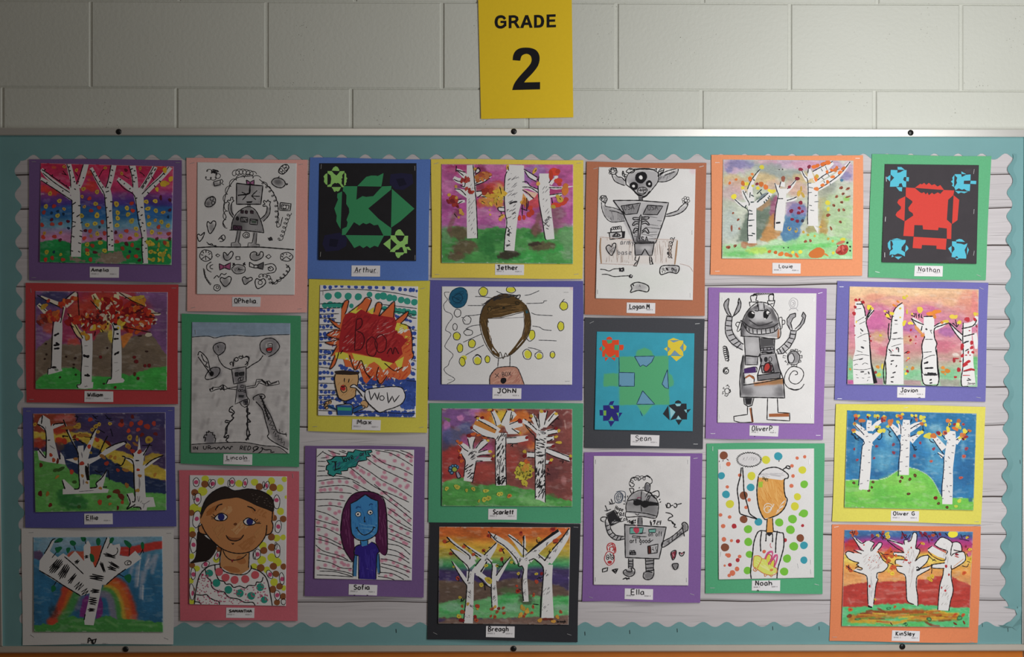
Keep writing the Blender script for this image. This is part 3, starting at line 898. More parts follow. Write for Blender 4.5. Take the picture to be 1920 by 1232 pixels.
# lettering of the grade sign
class SignText(Art):
    def __init__(self):
        self.ox, self.oy, self.s = 880, 0, 5.133
        self.id = 0; self.rnd = random.Random(1); self.layer = 0; self.parts = []; self.cur = None
st = SignText()
st.part('lettering')
INK = '17151a'
def cut(pts): st.F(INK, pts)
# G R A D E
st.B(INK, '345,184,24 330,166,27 303,159,27 272,170,28 258,208,29 268,250,28 300,263,27 328,255,27 345,240,26')
cut('300,200 357,200 357,250 332,260 332,222 300,222')
cut('379,148 406,148 406,271 379,272'); st.B(INK, '390,160,24 438,159,25 458,171,28 461,186,28 449,204,27 430,211,25 390,212,24')
cut('422,212 448,206 490,270 459,271')
cut('538,146 566,145 610,267 580,268 552,180 520,270 489,270'); cut('518,218 580,216 586,240 512,242')
cut('623,145 650,144 650,267 623,268'); st.B(INK, '634,156,24 670,156,25 695,169,29 706,204,30 696,242,29 670,254,25 634,255,24')
cut('744,140 771,140 771,264 744,265'); cut('744,140 831,137 831,161 744,163'); cut('760,188 826,186 826,209 760,211'); cut('744,242 834,238 834,262 744,265')
two = crom(pts_of('417,579 424,530 448,488 490,464 545,458 600,464 646,486 672,528 676,578 662,630 630,678 588,726 550,764 528,793'), False, 8)
inn = crom(pts_of('681,790 681,860 413,867 424,820 452,770 500,714 552,658 590,610 600,570 590,536 562,520 530,522 502,542 490,585'), False, 8)
st.F(INK, two + pts_of('528,793 681,790 681,860 413,867') + crom(pts_of('413,867 430,812 462,762 506,710 556,656 590,612 600,574 590,538 562,520 530,522 502,542 490,585'), False, 8)[1:])
vv = []
for sx, sy, e in st.cur['V']:
    u = (sx - 899) / 174; v = (sy + 5) / 226
    vv.append(W3(sx, sy, sdep(u, v) + 0.0003 + e))
link('lettering', rawmesh('lettering', vv, st.cur['F'], np.array(st.cur['C'])), sign, M_PIG)
# ================================================================== the artworks, column by column from the left
PUR, RED_, BLU, GRN, ORG, BLK, YEL = '7d5f94', 'c3474c', '6260a6', '47a374', 'f0996c', '3a3a40', 'e6da5c'  # PUR, BLU hold the dimmer light at left; right-hand mounts use brighter tones

# ---- three birches, pink to blue sky
a = Art('purple-mounted painting of three birches under a crimson, purple and blue banded sky', (40, 280, 4.738),
        '66,86 1422,94 1424,1180 70,1160', PUR, '170,122 1352,152 1334,1028 163,1002', sheetname='painting_sheet')
a.band([(120, 'd3264f'), (260, 'd83468'), (360, 'cf3a70'), (400, '8e3f8f'), (450, '5e3a92'), (490, '4a3a96'), (520, '2f66ae'), (600, '2c6eb0'), (640, '5f9cc4'), (690, '78aecb'), (730, 'a78fc0'), (780, 'd38ab8'), (1030, 'd99ac0')], 22, 160)
a.blobs('e8402c', '205,350,45,30 280,380,60,30 600,210,40,25 620,330,60,40 1230,160,50,25', .75)
a.blobs('ef8a2c', '290,160,18,14 600,270,14,14', .5)
a.area('150,830 300,795 430,832 560,830 700,805 830,832 1000,815 1070,785 1360,795 1360,1050 150,1050', '21984c', 1, 5, 10)
a.mottle(.16, 90, 70)
a.area('680,925 890,905 930,990 870,1020 650,1010 700,960', '9c8272', .95, 8, 24, 18)
a.area('430,950 560,985 560,1005 430,990', '9c8272', .95, 6, 14, 18)
a.brush('170,390 205,400;1180,795 1330,800;550,460 600,462', 5, 'W', .7)
OUT = 7
a.part('birch_tree')
a.B('W', '440,400,44 330,318,40 240,250,38 178,175,30;445,440,36 330,360,30 240,300,34 170,258,30;470,330,50 445,230,46 420,128,44;510,340,36 545,250,44 575,128,50;464,320,86 478,380,84 486,470,72 488,560,72 490,640,78 494,740,92 488,840,90 486,955,88')
a.L(OUT, 'K', '182,180 300,258 430,350;175,275 330,375 450,455;404,130 432,230 440,340;552,132 520,230 486,310;450,450 452,600 448,720 440,840 438,940;190,210 300,300 430,385')
a.part('birch_tree')
a.B('W', '740,380,50 680,280,36 620,165,30;765,360,44 795,270,42 822,140,48;748,340,70 760,380,74 775,440,64 778,540,56 786,660,54 792,780,56 794,902,58')
a.L(OUT, 'K', '614,180 680,300 735,395 745,480 755,580 762,740 764,905;798,140 770,280 748,345')
a.part('birch_tree')
a.B('W', '990,370,46 920,310,42 855,262,34;1015,360,50 1005,250,52 985,142,58;1060,370,44 1130,260,44 1190,152,44;1080,410,44 1180,310,44 1260,230,44 1325,155,46;1030,345,90 1040,390,92 1050,470,76 1068,580,56 1085,700,48 1096,860,50 1102,1015,48')
a.L(OUT, 'K', '850,275 910,345 1000,405 1025,520 1040,640 1070,770 1072,900 1082,1010;955,140 985,250 992,340;1180,150 1110,270 1062,345;1310,155 1240,240 1150,320 1070,400')
a.brush('1068,400 1110,360', 20, '7a4a86', .9)
a.part('birch_bark')
for q in ('455,490 485,470;505,500 530,502;470,560 450,575;490,600 520,580;455,640 485,650;525,655 545,645;455,690 480,680;520,720 545,730;450,770 472,780;515,770 540,778;505,830 530,838;440,900 460,905;505,905 522,915;205,190 215,175;270,235 280,225;335,280 345,270;395,330 405,318;225,300 230,290;310,370 320,362;365,375 372,365;430,150 415,165;440,190 428,190;455,255 470,245;465,290 478,285;470,350 485,358;545,255 558,250;510,320 522,322;500,282 512,290',
          '640,205 650,195;660,240 672,230;690,290 702,282;720,340 728,330;800,180 815,190;790,230 805,235;780,290 800,300;760,340 775,338;750,380 780,370;740,435 760,430;790,465 815,467;745,525 765,515;780,550 800,545;755,610 775,600;780,655 800,650;760,700 785,695;795,725 812,730;765,775 785,770;800,805 815,803;775,850 790,845;800,860 818,855',
          '875,275 885,265;910,310 920,300;960,355 970,345;970,180 990,170;1000,190 1015,192;985,230 1005,230;1010,255 1025,250;995,285 1010,290;1075,350 1090,320;1100,310 1115,280;1125,265 1140,245;1150,225 1165,205;1180,190 1195,170;1265,215 1275,225;1225,280 1240,290;1180,320 1190,335;1120,380 1135,395;1010,440 1030,430;1060,515 1080,517;1035,560 1050,550;1060,590 1078,580;1040,630 1062,625;1070,650 1085,660;1050,695 1070,685;1085,725 1100,722;1065,790 1085,785;1095,820 1115,818;1065,855 1085,850;1100,880 1118,878;1070,915 1085,912'):
    a.L(8, '2c2a2e', q, 0)
for q in ('465,800 462,860;530,720 528,740;470,635 468,690;520,765 522,845'): pass
a.L(5, 'K', '370,190 400,230;360,215 410,230;480,205 505,240;690,245 720,190 745,175;890,215 920,240 960,260;1050,200 1080,220 1095,240;1150,230 1180,275')
a.part('leaf_dots')
a.D('e8c93c', 20, '255,393 338,458 218,507 322,589 552,352 673,378 660,484 845,486,24 856,563 672,587,24 655,660 850,675 938,522 980,636,24 1020,705 1022,760 884,770 675,750 537,590 1124,527,24,18 1195,545 1135,665 1303,678 1110,465 1190,460 1160,735 1145,825 1150,910 1230,930 1270,920,16 1170,980 225,913 702,830 740,900 585,845 588,925 350,935,14 586,672 948,578 856,612 1245,645', .2, 'b88a3a', .35)
a.D('f2d22e', 26, '1275,300,36,24 1275,185,22 1330,262,24 1205,355,18 1260,310', .3)
a.D('e6b040', 15, '380,155 490,185 745,165 892,215 1055,170 1260,560,20,14 1130,600 1230,745,20,14 1190,630 620,770 205,745 350,740 380,530 540,420 560,510', .25, 'b0722e', .4)
a.S(16, ['e8c93c', 'dcb53a'], '1120,820 1330,840 1330,1000 1130,1000', 10, 17, 1)
a.D('d8402e', 18, '605,437 620,545 690,518 720,645 290,505 275,665 348,660 195,780 295,775 612,725 560,790 850,820 965,790 935,725 990,545 980,480 740,745 585,895 632,855 615,980 900,880 985,850 1020,950 950,955 275,965 215,980 370,980 200,560 185,672 1310,750 1220,690 1275,830', .25)
a.D('6a2030', 15, '840,738 655,915,20,14 700,795,20,14 345,805 1205,795 935,840,24,14,60 1035,885,18,12 1050,985 930,185 1320,540 1320,450 1240,430,12,22 1318,795 570,722 415,640 270,625', .25)
a.D('1f3a5a', 12, '270,565 375,575 325,550 1305,600 290,912 965,910 420,700 695,690', .3)
a.done()
a.card('608,1043 868,1046 866,1141 608,1139', 'Amelia', 622, 1086, 30, 6, adv=31, slant=.15)
a.staples('110,110 1390,118 110,1140')

# ---- birches with red canopies, brown hill
a = Art('red-mounted painting of birches with fiery red crowns before a grey-brown hill', (40, 520, 4.738),
        '35,52 1393,66 1390,1128 45,1114', RED_, '123,122 1300,132 1292,1004 125,992', sheetname='painting_sheet')
a.wash('8a5a94'); a.mottle(.2, 200, 120)
a.blobs('3d3f6e', '300,190,180,70 180,220,100,40', .8, .6)
a.blobs('b43a60', '430,420,110,170 560,170,110,70', .9, .5)
a.blobs('c23a48', '620,300,220,150 800,200,250,110 900,350,260,170 640,480,80,90', .9, .4)
a.blobs('d8523a', '470,590,60,50 560,300,140,80 240,450,50,60 720,200,120,50', .8, .5)
a.blobs('c83a30', '750,150,130,40 650,300,110,90', .6, .5)
a.blobs('b86a52', '190,380,50,50', .6)
a.area('110,930 130,650 200,580 280,520 330,600 400,590 520,600 640,560 720,470 770,470 860,560 930,580 1010,520 1150,510 1200,570 1300,720 1300,940', '84715f', 1, 8, 16)
a.brush('150,900 250,720 340,640;400,700 600,760 780,680;900,700 1100,620 1250,680;700,800 900,830 1100,780', 40, '75634f', .5, .7)
a.blobs('e8cf4a', '740,420,60,60 800,520,28,60 910,440,80,30', .9, .4)
a.area('880,520 985,470 985,520 900,640', 'ef8a3a', 1, 8, 10)
a.area('110,960 160,890 230,850 330,810 470,800 540,850 640,880 800,885 900,850 960,875 1080,830 1180,800 1310,790 1310,1020 110,1010', '45b84c', 1, 5, 8)
a.mottle(.12, 80, 60)
a.part('birch_tree')
a.B('f0e4d0', '372,255,40 300,225,34 175,168,12;385,250,60 440,200,60 490,140,34;385,260,18 365,350,16 352,400,10;300,350,70 240,330,50 150,240,34')
a.B('W', '332,360,60 325,470,80 318,640,82 312,820,86')
a.F('W', '250,810 350,800 365,830 300,850 232,866 235,820')
a.L(7, 'K', '285,380 272,560 266,790 240,812 234,865;140,158 250,220 365,275;375,265 355,380 345,405;385,200 440,150 480,125;150,245 220,300')
a.L(14, 'K', '290,520 335,497;285,605 335,600;290,635 340,630;305,580 340,600')
a.D('K', 20, '290,800,22,11,0'); a.D('a09c9c', 20, '312,822,20,12,20')
a.part('birch_tree')
a.B('f0dca0', '570,530,60 500,480,50 430,330,16'); a.B('W', '585,500,90 585,620,96 582,800,92 580,985,88')
a.F('W', '500,950 640,930 635,985 560,992 500,985')
a.L(7, 'K', '430,410 490,520 530,570 540,700 530,850 528,945 494,958 505,985;412,320 480,430 548,545')
a.L(15, 'K', '550,700 605,700;548,690 600,712;560,870 610,875;580,862 600,870;555,495 575,500')
a.L(5, '9a9696', '560,610 590,608;560,790 600,792;560,968 590,970;565,978 585,960')
a.part('birch_tree')
a.B('f3e6b8', '830,400,70 720,300,70 640,150,40;850,390,60 845,260,60 845,150,44')
a.B('W', '840,370,90 845,480,72 848,640,84 850,800,82 846,920,86')
a.F('W', '770,905 900,895 918,915 905,935 758,948')
a.L(7, 'K', '615,205 700,300 815,430 808,600 802,760 800,895 775,905 755,948')
a.L(13, 'K', '815,410 860,405;820,418 858,418;820,455 860,465;825,470 850,460;845,500 865,505;820,548 865,545;825,690 870,660;828,680 866,672;760,405 770,420')
a.L(4, 'a8a4a4', '820,760 860,758;835,840 870,820')
a.part('red_foliage')
FIRE = ['c02a22', 'a81e20', 'd8401f', 'b52320', 'e8641f', '8c1820', 'cf3524', 'e08a2c']
a.D('f0e2c8', 40, '880,150,40,14,20 960,180,90,20,25 1050,220,70,18,30 1140,300,60,20,20 1200,325,40,14,0 1150,410,50,12,0 1130,510,30,20')
a.S(60, FIRE, '560,400,150,60 700,420,50,40', 10, 24, 1)
a.S(40, FIRE + ['e8b83a'], '620,350,110,60 520,380,70,40', 9, 20, 2)
a.S(90, FIRE, '880,270,170,80 930,350,130,50', 12, 28, 3)
a.S(75, FIRE + ['d8401f', '7a1a1c'], '1050,310,100,60 1090,370,110,50 1020,430,120,50', 10, 24, 4)
a.S(26, ['e8461f', 'cf3524', 'e8742a'], '270,340,60,35', 12, 24, 5)
a.S(14, ['d8401f', 'e8742a'], '400,215,25,20 460,190,40,18 250,215,30,10 360,240,20,12', 10, 18, 6)
a.S(30, ['f0d23c', 'e8c33a', 'e09a2c'], '200,255,45,25 560,520,60,22 680,460,70,25 690,210,40,50 1000,180,80,20 870,420,40,30 1080,215,50,15', 10, 20, 7)
a.S(40, ['f0e6d0', 'ead9c0'], '620,380,150,70 900,310,200,90 1050,380,150,60', 5, 12, 8, 2.0)
a.S(24, ['5a2a2c', '7a2430'], '700,360,90,60 1000,330,160,100', 7, 12, 9)
a.S(10, ['8c2a22', 'b8402c'], '190,380,45,45', 8, 18, 10)
a.L(6, '3a1c1c', '870,135 980,205 1100,260;1000,320 1090,270;1150,320 1240,318;900,440 1050,470 1150,490;940,180 920,185;1100,350 1190,360;500,130 510,260 515,340;640,160 660,200;660,480 650,520;710,460 730,490;430,420 470,445')
a.D('7c1f24', 14, '705,708 1005,710 1022,748,18 1100,785 1137,783,16 1008,860,12,18 1038,898 835,978,12')
a.D('3c2420', 9, '225,685 210,725 480,718,12 468,775 465,803 400,705 485,865 345,888 735,945 765,628 1115,658,14,8 1055,520,18,8 220,590')
a.done()
a.card('562,1010 816,1014 816,1108 560,1108', 'William', 588, 1060, 34, 6.5, adv=27, slant=.1)
a.staples('85,118,80 1355,95 90,1085')

# ---- big cut-white birches, navy and yellow diagonal
a = Art('blue-mounted painting of three white trees over a navy and yellow slanting sky', (30, 755, 4.738),
        '62,45 1408,40 1422,1102 80,1112', BLU, '150,98 1328,86 1336,956 170,974', sheetname='painting_sheet')
a.wash('4c3a66'); a.mottle(.15, 200, 150)
a.blobs('3c3c74', '1200,150,200,70 700,140,160,50', .6, .6)
a.area('150,90 520,90 540,230 420,300 150,300', 'a8442c', .95, 30, 30)
a.blobs('e06a6a', '430,140,90,30', .6, .5)
a.area('150,255 260,265 480,260 640,270 760,330 900,420 1100,500 1340,600 1340,700 1100,640 900,560 700,430 560,330 400,370 260,330 150,330', 'e2c246', 1, 9, 16)
a.area('390,400 500,330 620,360 740,430 860,520 1000,610 1160,660 1340,700 1340,840 1100,800 800,720 550,640 440,560', '26355f', 1, 10, 20)
a.area('150,430 260,440 420,520 480,610 560,640 740,640 860,690 1000,740 1140,800 1340,810 1340,990 150,990', '69bb58', 1, 6, 12)
a.blobs('c8402c', '210,360,60,45 400,340,60,30 380,240,60,40', .9, .4)
a.blobs('2f7a3c', '480,880,110,70 560,900,90,50 420,820,60,50', .75, .5)
a.blobs('8a5a3a', '390,390,40,40', .5, .6)
a.mottle(.12, 80, 60)
a.area('1130,560 1150,470 1220,445 1310,460 1180,540', 'd8b43a', .9, 8, 12)
a.part('white_tree')
a.F('W', '190,190 210,140 240,110 300,150 310,215 325,190 420,180 425,195 330,235 340,330 365,430 385,520 395,440 425,480 440,550 290,530 205,510 190,430 215,410 262,480 275,460 268,260')
a.L(9, 'K', '190,190 262,255 266,470 250,480 195,412;235,112 225,190;330,205 345,190 425,182;390,460 392,505;280,335 305,332;415,290 420,310;410,295 465,300')
a.part('white_tree')
a.F('W', '420,145 450,200 520,370 545,420 550,385 600,380 600,440 620,400 660,330 725,215 690,340 660,430 640,500 720,480 800,410 950,345 975,365 790,470 650,550 655,760 720,750 715,710 810,595 770,760 825,770 815,800 415,815 415,768 440,760 410,690 425,680 520,768 565,760 560,550 440,505 550,490 545,430 500,350')
a.L(9, 'K', '440,230 500,350 548,440 555,520 558,640 562,755 515,768;500,330 545,330 605,365;660,330 685,270 725,215;565,270 610,300 680,310;735,465 780,360 815,295;800,410 880,370 960,345;410,690 435,770;810,595 760,670 712,715 718,750 655,760;640,540 645,640 650,690;770,750 810,750;420,150 460,250')
a.B('K', '620,560,14 630,610,34 640,690,22')
a.part('white_tree')
a.F('W', '985,345 1020,390 1050,450 1080,420 1095,305 1108,430 1130,440 1190,365 1140,470 1125,560 1180,530 1310,465 1240,520 1140,590 1150,800 1155,840 1220,840 1240,925 1165,930 1160,960 1100,958 1100,930 1010,930 1005,885 980,810 1040,800 1060,860 1052,560 940,475 1045,500 1040,450')
a.L(9, 'K', '965,340 1020,400 1045,480;975,490 1040,530 1048,700 1058,865 1030,880;940,475 970,490 940,555 900,548;1310,468 1210,510 1150,560;1190,365 1130,470;985,810 1015,890 985,945 1060,905;1040,928 1100,930 1110,955;1060,515 1095,515')
a.part('birch_bark')
a.L(4, '77737a', '1080,830 1090,880 1100,830;1105,890 1120,870;1120,890 1140,900 1190,870;1140,900 1130,940;560,790 690,780;1065,800 1060,780')
a.B('a09aa0', '580,440,4 585,460,14 590,490,4;598,680,4 600,705,14 598,730,4;1095,660,4 1098,720,16 1095,770,4;300,380,6 320,395,10 345,410,4;260,210,4 265,225,8 260,240,4')
a.part('leaf_dots')
a.D('e0b83c', 22, '168,193,16 555,205,26 678,240,18 740,192,16 728,260,16 835,187,16 733,390,20 1010,310,24 665,445,12 1180,330,32,36 995,385,24 710,210,20 1075,320,12,26 540,215,40,14', .2, '9a6a2a', .4)
a.D('d8482e', 20, '660,150 805,540 935,195,24 1025,190,22 1105,180,24 1165,212,26 1225,185,20 1085,240,18 1000,250,18 585,540,20 335,510,18 310,465,16 650,390,18 495,615 745,885,22 945,885,16 1035,430 1098,437 1085,597,14 390,330,40,14,20 430,345,24 545,325,14 905,600,16 720,330,20', .25)
a.D('7a2620', 18, '222,555 215,808,22 305,910,18 825,835,20,15 905,935,12,18 1240,278 1120,285 895,790,30,24 935,835,40,20,40 1035,125,20,14,50 940,165 370,520,12,24 820,360,30,16,40 520,303,16,18', .3)
a.D('c8863a', 16, '575,290,40,16,10 620,290,40,14,20 770,480,18,30,-40 840,480 880,490 1000,395,18,22 985,735,18,24 530,500,24,12 1060,370,30,12,40 1235,640,10,24,20 975,600,40,12,10 460,225,60,14,0 590,650,14 630,710,12 750,760,14 280,810,14,24 835,900,14 365,660,10,24,40 1100,650,16 1080,780,18', .3)
a.D('44622e', 14, '520,705,20,16 355,600,30,14,-20 400,590,40,14,-30 560,925,16')
a.L(6, '1d1a2c', '535,110 545,140 530,170;520,120 560,130;680,110 720,150;690,130 730,120;700,160 740,170;795,110 830,150 860,160;800,140 850,140;740,240 790,270;840,230 860,300;700,600 740,620 770,610;880,560 920,545;820,600 830,690;1210,380 1120,380')
a.done()
a.card('606,986 858,984 860,1080 607,1082', 'Ellie', 624, 1040, 38, 7, adv=34)
a.staples('110,75 1370,70')

# ---- single striped tree with a rainbow, white mount
a = Art('white-mounted painting of one black-striped white tree before a rainbow', (30, 972, 4.738),
        '50,85 1404,95 1396,1117 58,1124', 'dedad8', '152,168 1300,160 1308,1012 158,1010', sheetname='painting_sheet', curl=.7, mat_noise=.02)
a.band([(150, '7fb0cc'), (300, '5b9cc0'), (420, '3c82b0'), (700, '2f76a8'), (900, '2f6f9c'), (1020, '2f6f9c')], 50, 120)
a.mottle(.14, 60, 160)
a.blobs('a8c4d8', '330,250,160,60 500,200,200,40 1000,190,150,40', .6, .7)
a.brush('1250,330 1210,480;1180,330 1130,560;1080,430 1070,600;1120,480 1110,700;1230,340 1180,430;1040,400 1020,480', 34, 'b8bcd0', .7, .8)
a.brush('1110,300 1080,600;1130,600 1125,720;1180,360 1150,420', 12, 'dcdce4', .8, .6)
a.area('155,290 210,285 250,330 220,375 155,360', '6a4a70', .9, 12, 12)
a.area('430,340 500,290 620,290 760,240 760,330 700,440 600,400 500,380', 'd8583c', .95, 10, 10)
a.area('290,340 360,340 350,375 310,365', 'd8583c', .9, 6, 8)
a.brush('920,290 1080,275 1200,250 1300,235', 70, 'd63c34', 1, .2, .15)
a.area('900,330 1060,300 1010,340', 'd63c34', .95, 8, 8)
a.blobs('d63c34', '875,285,34,46', .95, .25)
# rainbow
for w0, c_ in ((0, 'e0482c'), (46, 'e8742c'), (90, 'd8b43a'), (128, '4fa04a'), (176, '8a86a0')):
    k = w0
    a.brush(f'{1035 - k*.92},930 {1010 - k*.9},{760 + k*.1} {930 - k*.65},{600 + k*.5} {850 - k*.5},{560 + k*.65}', 90 if w0 < 60 else 62, c_, .95, .5)
a.brush('320,930 400,800 450,640', 90, 'e0482c', .95, .4); a.brush('430,820 480,660', 50, 'e8742c', .9, .6); a.brush('410,900 500,760 540,680', 80, '4fa04a', .9, .5); a.brush('540,800 590,690', 50, '7a6a98', .6, .6)
a.area('560,870 590,720 640,680 650,760 610,880', '8a2f86', .95, 8, 10); a.area('710,890 720,720 760,690 778,800 750,900', '8a2f86', .95, 8, 10)
a.blobs('2c2a30', '330,830,40,60', .5, .7)
a.area('155,955 250,935 330,950 400,900 500,865 560,880 700,900 800,860 900,890 1100,900 1310,930 1310,1015 155,1015', '4c9f4a', 1, 6, 12)
a.brush('800,900 900,960;500,960 700,985;1000,940 1250,950', 22, '7fc070', .6, .6)
a.part('striped_tree')
a.F('W', '205,440 210,375 250,320 310,215 345,183 335,215 300,290 370,345 420,310 470,345 525,290 545,310 605,380 600,250 640,195 665,240 660,330 700,440 750,330 800,175 822,165 860,240 920,225 930,260 920,330 1000,340 1060,288 1115,355 1000,440 910,490 800,590 765,590 690,950 610,945 605,900 650,700 655,665 575,690 420,600 290,520 205,465')
a.brush('500,300 550,350;800,300 860,420', 3, 'W', .1)
a.L(8, 'K', '350,180 320,195 290,250 250,315;205,462 330,535 420,595 575,688;808,170 760,290 735,370 705,435;430,340 500,400 600,495;800,590 880,520 975,450;605,905 615,850')
a.F('d8583c', '660,250 755,240 745,300 705,435 668,360')
a.blobs('e8e4e2', '640,560,20', .1)
a.L(8, 'K', '808,170 760,290 735,370 705,435')
a.part('bark_stripes')
for q in ((300, 490, 410, 355, 66, 14, 8), (385, 545, 470, 400, 62, 13, 8), (460, 585, 540, 485, 30, 7, 9), (530, 640, 590, 560, 56, 8, 7), (585, 680, 645, 625, 44, 7, 7), (520, 405, 565, 365, 26, 7, 8), (640, 515, 795, 535, 46, 8, 10), (660, 645, 752, 648, 32, 7, 10), (640, 735, 726, 735, 66, 11, 9), (632, 812, 712, 815, 26, 6, 9), (750, 380, 792, 490, 22, 5, 9), (820, 385, 935, 450, 22, 5, 8), (805, 430, 905, 462, 30, 6, 9), (765, 310, 900, 352, 26, 6, 9), (605, 340, 650, 342, 26, 5, 8)):
    a.scrib(q[6] * .95, 'K', *q[:5], max(4, int(q[5] * .66)))
a.ring(6, 'K', '995,395,30,20,-10 1005,398,16,14'); a.L(6, 'K', '860,330 890,320 905,285 895,260')
a.part('green_leaves')
G2 = '1f7a4c'
a.F(G2, '338,215 380,175 418,182 400,210', 1); a.F(G2, '345,265 370,255 400,250 412,262 370,308', 1); a.F(G2, '478,205 505,195 535,220 515,245 485,232', 1)
a.F(G2, '445,270 470,258 485,270 460,312', 1); a.F(G2, '575,165 620,170 618,200 590,205', 1); a.F(G2, '655,315 690,330 695,385 665,380', 1)
a.F(G2, '712,190 735,172 752,200 740,240 718,235', 1); a.F(G2, '835,180 860,168 872,185 850,222 830,215', 1); a.F(G2, '960,195 990,200 1028,235 1010,265 970,230', 1)
a.F(G2, '1110,220 1128,210 1140,240 1130,280 1112,260', 1); a.F(G2, '960,520 1010,495 1025,530 1005,575', 1); a.F(G2, '315,605 340,595 356,630 320,655', 1)
a.L(6, 'K', '360,300 320,350;515,240 528,280;610,180 622,230;835,215 810,268;1010,255 1005,335;1130,270 1100,325;960,520 905,490;335,600 358,560;380,210 345,215;1125,280 1135,310')
a.done()
a.card('560,1060 860,1060 860,1140 560,1140', '', 0, 0, 30, frame=False, lines='640,1110 650,1062 690,1110;642,1090 690,1078 718,1072;712,1072 700,1108 680,1112 672,1095 690,1088', w=7)
a.staples('135,126,-4 1360,132 145,1045,35 1335,1068,20')
# ---- column two: line-drawn robots and a portrait
def soft(a, col, spec, al=.6): a.blobs(col, spec, al, .8, .25)
a = Art('pink-mounted ink drawing of a square-headed robot girl among curls, hearts and clocks', (340, 290, 4.107),
        '42,26 975,40 968,1216 46,1208', 'f2b3ab', '122,58 888,66 872,1080 118,1074')
a.mottle(.03, 90, 90)
# pencil shading
a.area('425,220 625,240 612,382 425,382', '9a979a', .9, 5, 5); a.clip('425,220 625,240 612,382 425,382;382,580 395,500 460,425 520,400 580,440 620,520 632,600'); a.blobs('d0cdd0', '500,340,70,40 590,300,30,60', .6, .7)
a.area('382,580 395,500 460,425 520,400 580,440 620,520 632,600', '8a878a', .9, 5, 5); a.blobs('b8b5b8', '560,560,70,40 500,450,40,30', .6, .8); a.blobs('5c595c', '430,540,50,50', .6, .8); a.clip()
a.area('365,390 390,385 400,460 400,490 375,460', '9a979a', .9, 4, 4); a.area('660,410 685,400 670,470 625,515 615,495 650,460', '9a979a', .9, 4, 4)
a.area('425,585 460,585 445,680 420,675', '8a878a', .8, 4, 4); a.area('550,598 582,600 575,690 555,690', '8a878a', .8, 4, 4)
a.blobs('8a878a', '420,695,36,16 565,698,40,14 270,230,30,16 220,365,34,40,30 745,215,46,34 345,790,28,26 575,785,38,28 340,985,30,34 500,970,24,24 610,860,26,20 440,885,40,28 232,560,20,34', .7, .5)
a.blobs('5c595c', '745,210,26,20 205,380,18,18', .6, .6)
a.part('robot_figure')
a.F('b86fa0', '500,195 530,212 560,195 560,232 530,225 505,228'); a.L(6, 'K', '500,195 530,212 560,195 560,232 530,225 505,230 500,195;530,212 530,226', 0)
a.L(7, 'K', '425,220 520,232 628,240 612,382 425,382 425,220', 0)
a.L(9, 'K', '530,232 528,260 524,302;440,312 510,306', 0); a.L(11, 'K', '500,306 528,296;528,250 526,300')
a.L(6, 'K', '465,288 500,310 470,350;540,318 585,275;540,318 605,322;540,318 575,348;435,310 445,318')
a.F('K', '500,360 550,358 540,372 505,372')
a.L(6, 'K', '515,385 512,405;528,385 530,405;385,580 392,520 420,460 465,420 520,400 570,428 605,490 625,550 636,602;370,580 460,582 560,592 636,602')
a.L(6, 'K', '405,470 385,430 388,375 405,355 395,345 398,330 382,330 378,352 360,350 355,362 370,372 362,400 372,450 398,485;610,495 650,455 660,400 632,398 628,388 645,380 632,365 640,352 655,365 668,348 675,362 688,362 680,385 685,410 675,465 630,515')
a.L(5, 'K', '435,585 415,675 385,680 385,710 455,710 455,690 440,678 455,590;562,600 545,680 515,680 512,710 600,712 600,692 575,690 582,602', 0)
a.D('4a3540', 14, '468,440 500,442 543,442'); a.L(5, 'K', '458,430 480,430 478,452 458,450 458,430;492,432 512,435 508,455 490,450 492,432;530,432 555,435 555,455 532,452 530,432', 0)
a.D('2c2a2c', 14, '432,492,14,16'); a.L(6, 'K', '458,482 510,485 510,520 458,516 458,482;530,495 588,502 585,540 528,535 530,495;530,505 560,515 585,505', 0); a.F('57645a', '540,505 580,510 575,530 540,525'); a.hatch(4, 'K', '460,485 508,487 508,516 460,514', 14, 60, 24)
a.F('5a3a50', '400,545 465,550 465,580 400,578'); a.L(5, 'K', '400,545 465,550 465,580 400,578 400,545;410,572 425,552 440,575 455,555', 0)
a.L(3, 'K', '595,265;600,290;598,315;600,340;598,362;570,578;585,580;600,584;612,587', 0)
a.part('curls')
a.coil(5, 'K', '400,145 450,130 500,135 560,150', 20, 6); a.coil(5, 'K', '340,565 330,500 345,420 335,350 350,280 390,210 450,170 540,165 600,180', 14, 9); a.L(5, 'K', '340,560 322,520 345,480 325,430 335,340 350,290 390,215 440,175 530,165')
a.coil(5, 'K', '620,205 660,245 700,300 730,370 735,440 740,540', 14, 9); a.L(5, 'K', '600,190 650,230 700,280 740,370 745,450 735,550 760,550 775,500 780,480')
a.coil(5, 'K', '835,450 810,510 795,560 770,640 745,660', 14, 7); a.coil(5, 'K', '190,115 230,130 270,150 290,165 250,185 180,180', 12, 6); a.coil(8, 'K', '240,125 275,135', 12, 3)
a.part('doodles')
a.L(6, 'K', '248,210 300,195 300,232 255,242 248,210;300,195 310,190 322,205 310,222 328,232', 0)
a.L(6, 'K', '755,110 785,80 815,78 828,100 808,130 780,150 750,135 755,110'); a.ring(5, 'K', '795,92,14 768,120,12 805,110,12 785,135,10')
a.L(6, 'K', '695,215 715,185 755,180 790,200 800,230 770,255 725,245 695,215;745,180 755,165;800,225 820,225 805,235;200,340 240,322 262,340 258,375 225,400 190,398 182,375 200,340')
a.ring(5, 'K', '235,340,14 245,372,13')
a.L(6, 'K', '762,370 845,378 838,432 758,428 762,370;772,385 830,390 825,420 770,418 772,385', 0); a.ring(5, 'K', '795,402,14')
a.L(6, 'K', '220,608 198,545 205,515 225,530 245,510 265,520 258,560 220,608;138,668 122,625 135,612 150,622 178,598 165,640 138,668')
